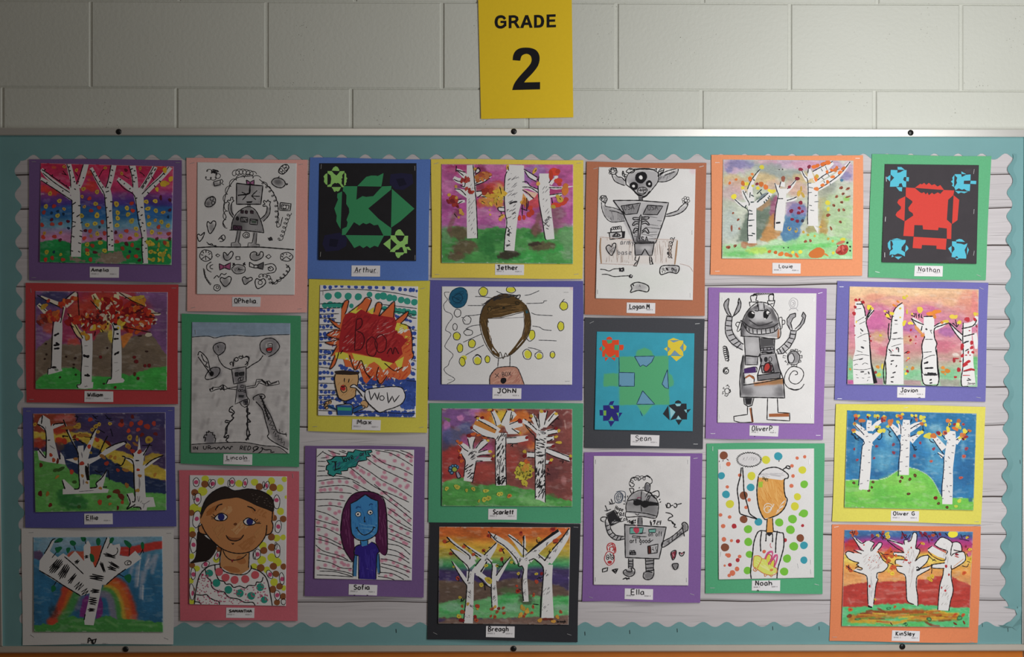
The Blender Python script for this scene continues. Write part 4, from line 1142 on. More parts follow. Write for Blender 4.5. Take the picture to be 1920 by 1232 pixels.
a.L(6, 'K', '330,800 325,755 345,760 355,775 385,745 400,760 385,795 355,815 330,800;335,1015 300,970 310,945 335,955 365,938 385,950 372,990 335,1015;488,1000 470,955 490,940 505,955 535,945 548,960 520,980 488,1000;585,1030 568,985 580,955 608,965 635,955 650,985 625,1015 585,1030')
a.L(6, 'K', '530,790 535,760 560,748 580,755 578,775 600,772 610,748 630,755 625,790 580,815 545,810 530,790')
a.ring(6, 'K', '190,777,48,44 810,787,48,34 442,882,52,36 275,1025,26,24 500,620,26,22'); a.ring(5, 'K', '502,622,13,11 278,1022,10 608,985,16')
a.L(5, 'K', '190,735 190,755;150,770 170,775;225,760 210,770;180,785 150,810;190,780 230,810;185,775 190,815;165,745 172,760;215,745 208,758;770,780 785,790;810,760 812,772;845,775 830,785;808,785 770,815;808,785 845,812;780,765 790,775')
a.F('b8628e', '292,840 330,856 380,832 376,886 332,872 296,888'); a.L(6, 'K', '292,840 330,856 380,832 376,886 332,872 296,888 292,840;325,855 320,874 345,872 342,852', 0)
a.F('6c696c', '590,852 634,828 628,884 590,872'); a.L(6, 'K', '525,828 560,850 590,850 634,828 628,884 590,872 560,872 525,862 525,828;560,850 560,872;590,850 590,872', 0)
a.L(7, 'K', '395,835 415,850;395,855 410,835;490,830 478,850;495,850 475,838', 0); a.L(5, 'K', '440,870 445,885 470,885;435,890 450,875'); a.hatch(3, 'K', '400,870 480,860 485,895 410,905', 16, 80, 6)
a.L(5, 'K', '232,825 198,850 200,885 232,905;245,845 222,858 225,875 245,880;640,850 700,840 730,870 715,905 655,915;690,880 675,868 670,885 690,895 710,880 690,862 665,872')
a.coil(4, 'K', '175,880 185,940 225,1000', 8, 5, .6); a.L(5, 'K', '170,875 185,945 225,1005;250,955 275,930 290,945 310,915 330,925 350,912'); a.coil(5, 'K', '595,935 640,930 680,950 690,1000', 12, 5); a.coil(5, 'K', '815,850 825,885 790,930 740,975 700,995', 12, 6); a.L(5, 'K', '805,845 835,880 800,935 740,970 700,1000')
a.L(5, 'K', '265,775 280,765 298,775 282,788 265,775;420,785 450,785 452,808 422,808 420,785;650,785 675,768 692,785 672,802 650,785', 0)
a.L(5, 'K', '285,655 310,625 330,620 338,645 315,668 295,668;295,640 330,655;310,625 318,660;670,655 690,635 700,655 675,662;665,640 705,660;195,672 215,690 235,685 245,700 270,700;205,690 270,705'); a.D('3c3a3c', 12, '685,650,16,12')
a.L(7, 'K', '122,716 250,710 400,712 600,712 740,722 868,732')
a.done()
a.card('392,1096 612,1096 608,1172 392,1170', 'OPhelia', 410, 1142, 34, 6, adv=29)
a.staples('85,65,-15 920,75,-10 92,1178,-12 910,1188,-8')

# ---- robot with balloons on smudged grey ground
a = Art('green-mounted pencil drawing of a stick-limbed robot with two balloon speech bubbles', (330, 585, 4.107),
        '44,14 962,32 950,1196 38,1168', '4fa274', '122,78 880,86 872,1090 114,1084')
a.wash('d5d0d0'); a.mottle(.05, 60, 90)
a.area('110,70 890,70 890,170 740,178 600,190 480,178 320,195 250,185 110,192', '94aac4', .95, 5, 6); a.mottle(.05, 120, 14)
R = random.Random(4)
for _ in range(46):
    x, y = R.uniform(130, 860), R.uniform(220, 990); l = R.uniform(20, 60)
    a.brush(f'{x},{y} {x - l*.35},{y + l}', R.uniform(14, 30), R.choice(['a39d9d', 'b0abab', 'a8a2a4']), .5, .8)
a.area('110,1018 260,1012 420,1002 560,1008 690,1030 790,1040 860,1090 110,1090', '9d9797', .85, 6, 8); a.mottle(.06, 30, 30)
a.blobs('77737a', '332,280,44,48 295,468,50,40,-10 720,270,66,66 485,490,52,60 505,620,40,80 262,970,42,46', .75, .4); a.blobs('a29ea0', '320,300,24,24 690,250,30,30 500,530,20,20', .7, .6)
a.brush('650,690 700,790 740,900 800,1000', 60, '8f8a8c', .8, .5); a.brush('610,660 650,650', 40, '8f8a8c', .7, .5); a.brush('770,960 850,1020', 60, '8f8a8c', .7, .5)
a.blobs('d8d4d4', '720,260,26,26', .9, .3)
a.part('skyline'); a.L(5, '3a4048', '122,194 240,186 300,200 360,186 450,180 590,188 720,178 875,174')
a.part('balloons')
a.L(6, 'K', '320,330 288,290 295,255 340,235 378,250 375,295 345,325 320,330;322,335 335,375 370,420 425,445;690,330 655,300 648,245 680,210 735,202 775,225 797,270 760,320 710,345;670,335 640,375 590,405 540,440')
a.L(5, 'K', '322,258 326,280;326,292')
a.F('c8282c', '698,278 740,275 738,298 700,300'); a.L(5, 'K', '702,250 740,245 735,305 705,308 698,280 740,272;700,262 738,262')
a.part('robot_figure')
a.L(6, 'K', '428,440 540,420 540,535 445,555 428,440', 0); a.L(6, 'K', '425,410 415,395 435,385 440,420 445,380 450,360 470,350 480,370 460,380 450,365;480,350 495,340 515,350 500,360 482,350;510,330 520,350 545,345 560,360 555,385 530,410;540,380 555,395 545,415;535,340 560,345 562,370')
a.F('3a3a3c', '455,468 478,465 480,490 460,495'); a.F('3a3a3c', '486,468 525,462 520,485 490,490'); a.L(5, 'K', '455,468 480,465 480,495 458,495 455,468;486,468 525,462 520,490 488,490 486,468;478,520 490,505 520,500 515,525 480,535 478,520;495,505 500,530', 0)
a.L(5, 'K', '475,555 462,650 455,710 490,695 505,720 530,735 560,715 568,680 545,650 530,560;470,575 410,585 370,600 340,590 300,600 270,615 260,600 285,580 330,580 360,560 380,570 400,590 470,600;370,565 350,595;345,575 375,610', 0)
a.L(8, 'K', '260,590 265,610;285,575 280,600;360,565 372,600;355,590 340,600')
a.L(5, 'K', '538,575 610,565 620,520 665,520 680,545 715,530 730,550 790,530 795,555 740,565 700,570 680,560 640,545 615,578 545,588;620,540 660,530 690,555;700,545 720,560 780,540', 0); a.L(8, 'K', '655,520 690,545 690,560;700,530 712,570')
a.L(5, 'K', '500,565 522,565 520,582 498,580 500,565;480,600 495,595 492,615 480,610 480,600;500,600 515,595 515,612 500,612 500,600;525,600 535,602 535,622 525,620 525,600', 0); a.F('3a3a3c', '482,638 525,640 520,660 482,658'); a.F('55525a', '525,680 550,668 548,710 530,712'); a.L(5, 'K', '520,680 552,668 552,712 525,715 520,680;490,695 520,680;525,690 550,690;528,700 550,702', 0)
a.L(7, 'K', '440,725 420,735 410,765 440,780 430,805 445,815 420,840 385,835 380,850 410,855 385,890 380,940 370,965 395,970 385,990 402,1000;425,745 450,775 425,800;445,815 400,870 390,940;375,965 405,950 400,975')
a.L(8, '2a282c', '550,725 545,770 570,780 545,800 560,830 575,845 545,855 555,900 565,930 555,960 540,990;555,740 550,800 552,870 545,940 560,985;535,985 550,970 575,940')
a.part('doodles')
a.L(6, 'K', '168,335 185,305 240,360 262,440 280,470;170,345 245,450 270,490;195,325 215,375 240,390 228,410 250,430;225,510 240,470 280,430 330,430 338,460 310,500 250,520 225,510'); a.D('1c1a1c', 16, '275,476,16,20')
a.L(6, 'K', '222,1000 228,965 212,970 225,945 238,950 235,925 252,930 250,915 268,930 285,930 280,945 300,950 295,965 305,975 300,1005')
a.L(6, 'K', '600,680 595,660 625,640 660,632 680,640 685,660 665,668;615,690 665,750 690,840 715,930 705,960 750,1000 865,1060;660,670 690,730 730,800 770,900 790,930 855,945;640,645 660,650')
a.zig(6, 'K', 655, 650, 700, 780, 14, 11); a.zig(5, 'K', 700, 780, 760, 930, 16, 9); a.zig(5, 'K', 760, 940, 840, 1020, 16, 7); a.zig(5, 'K', 790, 915, 855, 950, 14, 5)
a.L(9, 'K', '650,650 670,690 690,760 715,830')
a.L(5, 'K', '118,1020 250,1012 420,1004 540,1006 680,1030 790,1040 860,1090')
a.part('ground_writing'); a.T('IN', 128, 1060, 24, 6, 'K', adv=32); a.T('UR', 210, 1058, 26, 6, 'K', adv=34); a.L(6, 'K', '265,1055 300,1045 310,1058 330,1040 345,1058 365,1035 380,1055 400,1040 415,1058 425,1035 438,1040')
a.T('RED', 490, 1062, 28, 6, 'K', adv=30, slant=.2); a.L(6, 'K', '600,1062 595,1045 625,1035 630,1055 605,1068 600,1062;590,1080 640,1040;650,1050 665,1045 660,1070 630,1090;665,1050 690,1062 720,1060 735,1065;735,1065 730,1080 760,1078')
a.done()
a.card('366,1094 588,1096 586,1178 364,1172', 'Lincoln', 390, 1136, 30, 5, adv=28)
a.staples('150,155,85', on='s')

# ---- girl portrait with dots
a = Art('rose-mounted marker portrait of a brown-haired girl in a collar of pink and teal dots', (330, 875, 4.107),
        '22,24 946,34 938,1186 34,1184', 'd9707e', '104,66 854,76 846,1074 102,1060')
a.mottle(.02, 80, 80)
YL, BR = 'dce03c', '9a5c34'
a.part('painted_dots')
a.D(YL, 28, '225,95,28 345,112,28 485,130,28 605,120,28 735,110,28 835,98,22 800,165,28 720,200,24 205,190,36 140,320,36 185,330,20 120,490,26 805,345,28 160,785,24 120,690,22 115,880,22 670,610,30 735,700,32 660,720,34 600,770,26 700,795,26 780,735,34 755,890,30 775,550,28 825,545,22 120,1040,22 310,715,26 830,935,22 850,235,14', .06)
a.D(BR, 28, '222,135,28 145,200,28 642,155,28 748,160,30 118,356,24 128,522,26 755,395,24 826,403,26 735,542,28 738,622,30 676,646,28 750,768,28 652,780,30 770,826,26 828,770,24 798,922,26 745,945,28 826,1000,26 778,1045,24 335,635,24 125,760,22 125,945,22', .05)
a.part('egg_shapes')
PK = 'd4527e'
EG = '156,120,24,34,0 280,132,22,34,20 432,120,22,34,5 532,126,17,36,15 697,145,16,34,25 167,250,26,46,10 776,272,24,54,0 160,405,30,66,8 787,462,24,48,8 135,605,26,60,0 780,648,22,54,0 625,675,26,40,10 318,685,16,36,25 228,755,34,20,-35 132,825,18,46,0 722,830,20,36,-30 815,862,18,46,-5 212,902,14,30,5 122,965,18,64,-4 780,990,22,38,-8 318,985,18,32,8 398,1042,10,30,0 828,1040,18,24,0'
a.D('f2eeee', 20, ' '.join(EG.split()[:-3]))
a.D(PK, 17, '155,120 282,132 432,118 532,128,12,18 697,146,11,18 166,255 774,258 160,402 788,462 135,602 786,654 628,676 320,682,10,16 228,752 134,830 724,832 818,866 212,900,9,18 128,975,10,20 780,990 316,988,12,20 402,1044,8,16', .08)
a.ring(5, 'K', EG); a.ring(4, 'K', '262,128,14,30 408,130,10,26 676,140,9,26 140,232,10,26 604,680,12,34 770,610,8,30')
a.part('girl_figure')
a.F('f0ecec', '140,1062 150,960 180,840 250,775 330,750 345,700 560,690 575,780 650,810 700,870 740,1070', 0)
a.F('d39660', '352,630 560,650 565,790 500,830 420,820 340,770')
a.D('bf7a46', 20, '430,790,70,20,10 500,720,40,30,40')
a.F('2c2220', '165,505 205,510 230,540 310,600 300,660 250,720 180,735 108,742 150,690', 1)
a.F('d08c56', '190,360 240,290 330,240 460,215 600,260 745,330 742,430 700,520 640,600 580,655 480,668 380,640 290,580 215,480 185,420', 1)
a.F('d08c56', '195,450 175,470 185,510 235,525 215,480', 1); a.F('d08c56', '735,415 748,450 735,510 690,530 700,470', 1)
for c_, q in (('dca46e', '330,330 420,300 450,340 350,400'), ('c27e48', '560,300 700,340 690,400 600,360'), ('dca46e', '420,480 560,380 600,420 480,540'), ('c27e48', '480,600 620,520 600,620 520,650'), ('d09058', '600,520 680,440 690,480 620,560'), ('b87038', '250,330 330,290 300,360 230,380'), ('d09058', '280,470 360,440 420,520 330,560')):
    a.hatch(13, c_, q, 26, -50, 60, seed=len(q))
a.F('332824', '190,400 205,320 240,240 300,185 380,155 450,185 560,172 660,190 720,225 750,260 752,345 700,330 620,300 560,270 480,240 420,245 330,260 240,310', 1)
a.hatch(3, '8a7a74', '580,200 700,230 745,290 740,320 600,270', 24, 10, 10)
a.F('f0ecec', '298,395 345,358 395,382 375,412 320,415', 1); a.F('f0ecec', '520,420 560,395 612,430 580,450 540,448', 1)
a.D('2c2f7a', 30, '348,388,26,28 568,424,26,27', .04)
a.L(6, 'K', '298,395 345,358 395,382 375,412 320,415 298,395;520,420 560,395 612,430 580,450 540,448 520,420')
a.L(7, 'K', '302,335 325,300 358,288;550,305 590,320 612,342')
a.L(4, 'K', '300,395 270,385;302,400 272,402;308,385 285,368;608,425 630,405;612,432 650,428;614,438 655,438;600,415 615,400')
a.D('7a4424', 12, '458,443,14,10'); a.F('a0623a', '388,532 420,568 480,568 522,526 490,548 430,548'); a.L(6, 'K', '386,528 410,562 460,572 500,556 522,524;430,588 438,598 446,588')
a.L(6, 'K', '192,370 205,310 240,238 300,185 380,155 450,185 560,172 660,190 725,228 752,270;195,440 230,510 290,580 370,640 470,668 570,655 640,605 690,530 700,450;192,450 172,470 185,510 240,525;735,415 748,455 735,508 695,528;745,340 740,420')
a.L(5, 'K', '352,630 340,700 340,780;565,660 560,780;360,640 385,690 430,720 500,710 545,675'); a.F('8a1c30', '420,712 432,718 446,712 434,740')
a.part('dotted_top')
a.L(6, 'K', '340,750 250,770 185,835 155,950 142,1062;340,770 380,810 470,832 540,825 580,785 575,760;575,780 650,810 705,880 742,1070;300,755 305,810 330,870 370,885 385,905 420,905 445,930 490,920 535,935 560,915 610,915 620,890 640,890 660,885 672,850;225,790 240,850 268,880 280,930 330,960 370,965 390,990 420,1010 480,1020 530,1045 590,1045 610,1070;155,985 200,990 235,985 260,1010 300,1030 330,1040 335,1065;145,1040 180,1045 195,1062')
a.D('e0606c', 31, '332,810 382,854 452,872 534,866 610,834', .04); a.D('2ca08c', 30, '258,820,28 312,896 404,948 492,975 580,995 650,928 680,1026,26', .04)
a.S(110, ['d4527e', 'c86a8a'], '170,850 250,800 300,900 400,1000 560,1050 400,1060 160,1060', 3.5, 5, 3, .1); a.S(60, ['d4527e', 'c86a8a'], '400,940 560,940 680,880 720,1050 620,1060 480,1010', 3.5, 5.5, 4, .1)
a.D('c23c68', 9, '205,833')
a.done()
a.card('387,1086 604,1088 602,1166 385,1164', 'SAMANTHA', 410, 1122, 20, 5, adv=22)
a.staples('900,70,85')
# ---- column three
a = Art('blue-mounted black square with a large green cut-paper fish shape', (570, 285, 4.928),
        '52,52 1166,68 1148,1188 32,1172', '5f80c8', '142,104 1040,104 1036,1006 132,998', sheetname='black_sheet')
a.wash('1e1c20'); a.mottle(.08, 60, 60)
GA, GB = '3f9463', 'a0d878'
a.paper(GA, '363,316 492,316 484,442 540,408 575,415 640,408 722,318 808,314 804,348 594,522 690,618 808,706 804,774 735,774 684,672 646,678 608,655 575,668 546,655 512,680 462,648 382,766 350,768 352,712 395,690 403,650 392,628 418,560 415,520 390,480 393,400 375,372 358,360', 'green_paper_body')
a.paper(GA, '492,316 575,230 620,218 660,218 682,222 735,195 722,280 714,320;812,340 1020,524 890,640 804,700;352,364 308,385 306,420 314,440 280,522 302,590 298,640 318,680 338,712;382,768 740,772 684,878 650,866 610,888 580,868 548,888 514,864 464,888 440,850')
a.paper(GB, '218,176 256,176 276,200 300,218 325,190 332,178 374,176 372,190 352,215 356,240 344,250 350,262 346,290 372,324 350,326 330,295 312,285 300,290 285,285 262,300 252,322 216,322 216,308 245,295 252,250 245,215 218,196;256,172 270,145 292,132 312,140 326,165 326,176;374,186 390,205 390,230 400,245 392,258 394,275 385,290 388,302 370,312;216,196 196,205 188,218 180,225 188,245 184,275 200,298 216,304;254,324 342,324 326,358 310,366 295,358 286,370 276,362 268,344')
a.paper(GB, '800,770 844,772 862,810 888,830 912,818 930,775 962,774 958,850 944,850 930,862 940,880 950,882 952,935 928,935 908,878 890,880 872,900 848,905 838,925 794,922 800,908 858,855 830,830 800,800;838,770 848,735 870,716 890,716 910,740 930,772;800,796 732,850 798,905;842,928 932,928 910,952 895,955 880,978 866,980 850,960;946,878 968,876 990,908 958,902')
a.part('navy_fish_shape'); a.F('262444', '800,205 900,195 1000,205 1010,290 920,350 840,345 790,290'); a.F('1c1b30', '850,250 920,240 950,300 880,320')
a.part('navy_fish_shape'); a.F('262444', '190,770 330,745 400,790 390,870 320,910 200,920 170,850'); a.F('1c1b30', '240,800 320,810 300,880 230,870')
a.done()
a.card('440,1048 704,1050 702,1152 438,1150', 'Arthur', 470, 1112, 48, 6.5, adv=37, slant=.1)
a.staples('158,135,95 1024,150,90 152,945,95 1026,975,90', 9, 'sheet')

# ---- BOOM / WOW
a = Art('yellow-mounted marker drawing of a red BOOM explosion above a boy saying WOW', (570, 520, 4.107),
        '38,16 970,30 946,1200 28,1186', 'ddd157', '122,60 878,70 860,1080 106,1064')
a.wash('ece8ea'); a.mottle(.02, 90, 90)
a.part('painted_dots')
a.D('34a390', 26, '186,146,28 262,138,28 340,146,28 418,150,28 505,132,22 570,146,26 610,144,30 660,158,28 695,160,24 748,174,26 795,184,26 850,192,26 160,216,22 200,210,26 235,215,22 270,215,22 300,215,20 365,220,18 620,240,20 700,255,24 735,260,24 770,262,24 805,268,24 845,276,24', .06)
BB = '3c58b0'
a.D(BB, 15, '160,75,14 202,78,15 247,68,13 292,66,14 346,72,13 400,74,15 452,76,14 508,78,17 558,78,14 614,80,13 682,84,17 740,92,16 780,95,14 822,98,17 842,98,15 868,105,10')
R = random.Random(9)
y = 252
for row, yy in enumerate((255, 298, 335, 380, 438, 468, 518, 575, 618, 665, 735, 782, 835, 885, 925, 965, 1000, 1045)):
    x = 130 + R.uniform(-6, 6)
    lim = 250 if yy < 700 else (230 if yy < 960 else 240)
    while x < lim:
        if R.random() < .82: a.D(BB, 15, f'{x},{yy + R.uniform(-6, 6)},{R.uniform(11, 17)}')
        x += R.uniform(26, 38)
    if 360 < yy:
        x = {380: 815, 438: 830, 468: 838, 518: 845, 575: 840, 618: 848, 665: 838, 735: 815, 782: 780}.get(yy, 790 if yy < 1020 else 400)
        while x < 858:
            a.D(BB, 15, f'{x},{yy + R.uniform(-8, 8)},{R.uniform(12, 17)}'); x += R.uniform(18, 30)
a.S(70, [BB, '35509f', '4464bd'], '760,820 862,800 858,1010 750,1000 790,930 770,860', 13, 18, 1, .1)
a.S(80, [BB, '35509f'], '420,770 520,780 860,790 860,840 700,840 480,860 430,900', 12, 17, 2, .1)
a.S(26, [BB, '35509f'], '400,1055 520,1058 860,1050 860,1075 520,1072 400,1070', 11, 16, 3, .1)
a.S(24, [BB], '240,920 420,900 460,960 400,1000 260,950', 12, 17, 4, .1); a.S(20, [BB], '560,250 700,300 830,340 720,300', 8, 12, 5, .1); a.S(16, [BB], '240,660 330,690 430,700 400,790 430,870 420,800', 10, 16, 6, .1)
a.part('background_lines')
for q in ('125,105 300,92 500,98 700,120 872,155', '122,205 240,198 300,202;560,205 700,220 870,240', '120,240 280,235;590,240 720,265 870,290', '118,285 270,280', '118,312 250,318', '118,365 280,368', '118,405 260,400', '116,460 270,470', '116,500 250,495', '116,555 230,560', '116,600 210,590', '116,640 225,640', '114,690 200,700', '114,768 230,765', '112,815 240,818', '112,868 250,870', '112,910 260,905', '112,945 290,938', '110,985 160,975', '112,1025 250,1030;370,1045 560,1035 700,1045 860,1050', '830,400 868,410', '835,460 866,470', '840,520 864,528', '840,640 866,645', '830,700 866,712', '790,795 864,800', '440,820 520,830 640,830'):
    a.L(4, '2c2a34', q)
a.L(5, '2c2a34', '780,255 800,290 830,310 868,315;815,290 830,300')
a.part('explosion')
a.F('e8703a', '285,350 270,370 240,340 195,318 230,365 275,400 230,405 190,425 175,445 220,465 270,475 210,490 165,505 205,525 250,525 225,580 205,610 235,600 215,660 200,705 235,680 255,625 275,580 300,620 320,690 360,690 400,715 430,700 460,800 480,820 530,760 575,745 575,820 600,825 640,770 690,770 730,790 780,785 820,740 825,690 805,640 845,610 830,570 835,490 825,430 800,380 745,355 790,300 805,262 720,315 700,340 695,190 620,255 575,300 600,215 575,190 555,205 540,270 490,260 520,180 480,155 430,210 340,275 315,290 345,180 318,182 290,240')
YX = 'e8dc4c'
a.F(YX, '345,270 420,215 400,260 440,240 470,270 380,330'); a.F(YX, '490,262 540,230 530,290'); a.F(YX, '715,350 790,360 800,400 720,430 700,400'); a.F(YX, '780,450 825,460 800,520 770,500'); a.F(YX, '240,580 300,575 340,590 350,640 300,630 245,625')
a.F(YX, '370,585 470,605 560,620 690,655 640,700 610,720 580,680 540,650 500,670 480,700 430,640 390,640'); a.F(YX, '700,650 770,610 750,700 720,690')
a.hatch(9, 'f0ece8', '240,600 340,640 400,690 500,740 600,760 780,720 820,660 700,700 560,720 420,640', 42, -55, 50)
a.hatch(8, 'd84f2c', '210,420 280,380 270,560 230,640 240,560 200,500', 26, -35, 46, 2); a.hatch(8, 'd84f2c', '380,620 500,700 600,740 760,740 820,650 780,780 560,800 470,780', 46, -55, 60, 3); a.hatch(8, 'd84f2c', '720,340 830,450 830,620 760,560 780,420', 26, -40, 50, 4)
a.hatch(7, 'f2eee6', '200,430 270,400 270,460 220,560', 12, -40, 36, 5); a.hatch(7, 'f2eee6', '740,380 810,400 760,440 720,430', 12, -35, 60, 6)
RD = 'b3262c'
a.F(RD, '300,330 320,285 360,270 400,280 440,245 500,280 545,285 620,300 700,312 715,350 700,395 710,430 760,450 770,470 800,480 750,540 760,590 720,630 690,662 600,640 590,620 520,612 440,590 380,580 270,575 270,480 285,400')
a.hatch(10, 'c43a3c', '300,330 440,280 700,330 740,480 700,620 500,590 290,560', 60, -30, 70, 7); a.hatch(12, 'a01f28', '300,330 440,280 700,330 740,480 700,620 500,590 290,560', 60, -50, 80, 8); a.hatch(4, 'd89a98', '560,330 700,350 700,440 560,480', 16, -25, 50, 9); a.hatch(4, 'd89a98', '300,420 480,520 440,580 290,560', 12, -40, 40, 10)
INKR = '58161f'
a.L(7, INKR, '405,325 395,450 390,560;405,325 440,318 448,360 425,395 398,410;410,415 450,435 465,490 440,550 390,562'); a.ring(7, INKR, '522,535,42,74,0 592,510,44,70,0'); a.L(7, INKR, '640,590 655,560 670,545 685,590 700,540 730,590')
a.L(5, '2a1c20', '285,350 240,345 195,318 230,365 280,400;285,410 220,415 175,445 215,462 272,475;270,480 210,492 165,505 230,522 255,520;255,530 220,590 205,610;240,600 215,660 200,708 240,670 270,575;350,600 380,690 400,712 440,640 470,720 510,780;460,680 480,740 520,770;575,690 560,760 590,820 640,760;290,240 315,185 345,180 330,250 315,285;345,272 440,200 480,155 520,175 480,270;540,270 560,200 595,195 600,230 575,300;580,300 640,240 698,188 690,310;705,335 760,290 805,262 790,310 745,355;745,355 810,380 830,440 835,520 835,570 845,600 830,640;620,660 700,720 760,690;300,560 280,590')
a.part('boy_figure')
a.F('dcae78', '240,745 420,745 412,850 390,920 315,952 270,925 240,820'); a.hatch(7, 'cf9c62', '250,780 410,780 390,900 320,940 260,900', 24, -50, 60)
a.F('3a2c26', '242,722 300,715 430,730 420,748 360,752 250,748'); a.zig(9, '3a2c26', 240, 735, 425, 738, 12, 16)
a.L(6, 'K', '245,745 235,780 245,850 265,925 315,952 390,920 400,870 418,800 418,750;312,775 310,808;348,780 342,812'); a.ring(6, 'K', '306,860,24,28,-10'); a.D('c2282c', 22, '300,852,20,22'); a.L(6, 'K', '285,838 300,845 318,835')
a.F('2c62a8', '250,985 370,985 372,1062 258,1062'); a.F('2c62a8', '160,985 190,975 250,1010 250,1025 190,1005'); a.F('2c62a8', '370,1010 440,985 455,1005 380,1045'); a.F('3fae8a', '258,1000 365,1003 362,1028 258,1024')
a.F('dcae78', '165,960 210,945 215,970 180,985 190,1010 165,1015 155,990'); a.F('dcae78', '435,965 460,945 492,970 490,1005 455,1000')
a.L(5, 'K', '250,985 370,980 370,1060;250,985 258,1060;160,990 175,955 215,955;165,1010 180,990 250,1020;375,1015 440,985 470,1005 380,1045;455,950 480,950 495,985 480,1005;305,960 320,972 330,955'); a.ring(4, 'K', '200,957,12 180,965,12 170,985,12 175,1005,12')
a.part('speech_bubble')
a.F('f0ecee', '470,895 480,870 560,855 680,845 750,852 775,890 778,930 750,975 640,1025 590,1040 540,1010 490,965 472,930', 1); a.F('f0ecee', '355,845 385,825 420,850 470,890 460,925 420,870 380,850')
a.L(6, 'K', '470,895 480,868 560,852 680,842 750,850 775,890 778,930 750,975 690,1005 640,1020 585,1040 540,1010 495,968 472,930 468,895;465,885 420,850 385,825 355,845 400,855 440,900 445,918')
a.L(7, '2c2a2e', '500,870 515,945 545,890 565,945 580,885', 0); a.ring(7, '2c2a2e', '600,930,17,18'); a.L(7, '2c2a2e', '640,885 650,970 680,915 695,960 735,908', 0)
a.done()
a.card('372,1092 592,1100 588,1180 368,1174', 'Max', 412, 1130, 34, 5.5, adv=38)
a.staples('85,1150,-5 915,85,-15 905,1155 ,-5'.replace(' ,', ','))
a.staples('148,120,90', on='s')

# ---- blue girl
a = Art('purple-mounted marker portrait of a blue-faced girl with long maroon hair', (565, 825, 4.107),
        '30,42 955,52 940,1212 24,1200', '7d5f94', '116,66 868,76 850,1082 100,1068')
a.mottle(.03, 90, 90)
PK2 = 'd87a98'
for q in ('236,95 250,110 200,130 330,130 255,125', '165,332 210,330 235,325 295,318 350,325 150,386 180,384 222,380 270,372 305,384 415,355 430,365', '310,438 222,490 292,492 216,532 292,552 262,565 145,592 195,606 130,636 245,634 268,636 182,662 132,690 242,682 275,690', '190,732 145,758 195,770 265,762 300,790 145,786 195,795 200,838 295,830 130,850 270,868 138,898 195,910 250,910 282,895 320,890', '258,940 310,945 185,965 250,970 330,960 360,965 375,1000 130,985 285,990', '385,250 400,265 415,285 448,292 470,310 485,325 395,240 430,215 460,235 480,250 520,265 560,300 585,330 600,345', '525,180 570,160 600,155 620,165 640,165 560,130 590,100 680,205 710,220 690,110 745,120 720,160 780,190 820,220 805,265 760,355 640,250 650,290 625,285 720,315 735,300 640,345 680,375 700,385 725,395 765,420 795,440 800,450', '830,110 815,125 850,130 845,160 800,310 820,350 810,365 650,410 620,410', '690,460 730,500 710,545 690,540 680,560 730,575 800,575 830,620 750,630 690,665 770,680 820,720 700,700 740,735 710,760 770,760 790,790 810,800 770,880 780,900 760,920 650,925 710,945 740,970 620,930 800,975 820,1010 690,1040 650,1050'):
    for p in pts_of(q): a.blob(p[0], p[1], 15, 14, PK2, .75, 0, .25, .15)
a.part('background_lines')
for q in ('120,130 170,85;150,140 200,135;125,165 190,165;125,200 185,205;125,240 185,238;160,90 230,125 270,130;205,80 260,100 300,110', '120,278 200,275 300,280 380,300 450,335', '125,318 250,300 380,300', '135,366 250,352 360,355 440,395', '116,408 250,402 390,412', '112,460 230,458 340,470', '125,510 230,505 320,520', '116,545 200,570 290,620', '108,610 190,635 285,660', '110,665 190,680 300,735', '125,730 200,755 310,810', '108,760 220,790 340,850', '110,808 170,855 290,890 360,925', '130,870 240,900 390,940', '115,925 220,945 310,985 390,990', '135,985 240,1000 330,1015 395,1035', '140,1010 260,1015 390,1050', '118,1040 250,1045 400,1055',
          '380,215 450,270 520,330 600,380 720,430 830,480', '430,190 520,240 620,310 740,370 850,440', '500,140 600,210 720,270 850,330', '540,110 640,180 760,220 860,270', '570,80 680,100 780,150 860,200', '640,80 740,90 850,140', '760,80 810,95 860,120', '290,85 360,110;310,80 345,90', '560,340 680,440 760,500 840,560', '620,430 740,520 850,610', '660,520 760,590 850,660', '665,570 760,640 850,690', '665,620 760,670 855,710', '670,680 760,720 850,760', '670,720 750,750 840,790', '668,760 750,790 840,830', '665,800 760,820 840,885', '665,840 740,860 830,920', '660,880 750,900 835,950', '610,915 700,930 850,990', '615,950 720,975 840,1020', '610,975 700,1000 800,1040 830,1060', '600,1020 700,1030 790,1075', '590,1050 680,1065 720,1080', '395,320 500,380 600,430'):
    a.L(5, '2a282c', q)
a.part('girl_figure')
a.F('5a1d4c', '300,720 305,620 330,520 370,440 430,400 500,395 580,415 630,460 655,540 662,640 665,740 662,840 650,888 620,880 590,840 570,780 560,740 420,740 410,830 405,935 370,910 330,830', 1)
a.hatch(6, '7a3a6a', '320,560 370,520 380,880 340,800', 18, 85, 60); a.hatch(6, '7a3a6a', '600,520 650,560 655,860 600,760', 18, 85, 60); a.hatch(7, '481540', '400,420 600,420 560,460 420,470', 14, 20, 60)
a.F('3f8fd0', '380,490 430,468 492,425 540,455 588,470 588,680 580,720 540,755 510,772 512,815 460,818 458,770 420,755 385,710 382,600')
a.hatch(10, '3580c4', '390,500 580,490 580,680 520,760 400,700', 40, 80, 70); a.hatch(8, '66a8dc', '420,640 580,640 570,740 430,740', 16, 10, 80)
a.L(6, 'K', '378,490 384,690 415,755 470,775 530,760 580,720 592,660 590,470;380,490 430,465 492,422 540,452 592,470;305,700 320,550 380,435 460,398 560,405 630,450 655,550 662,700 662,850 645,890;300,720 330,840 395,940;455,775 460,815;512,772 512,812')
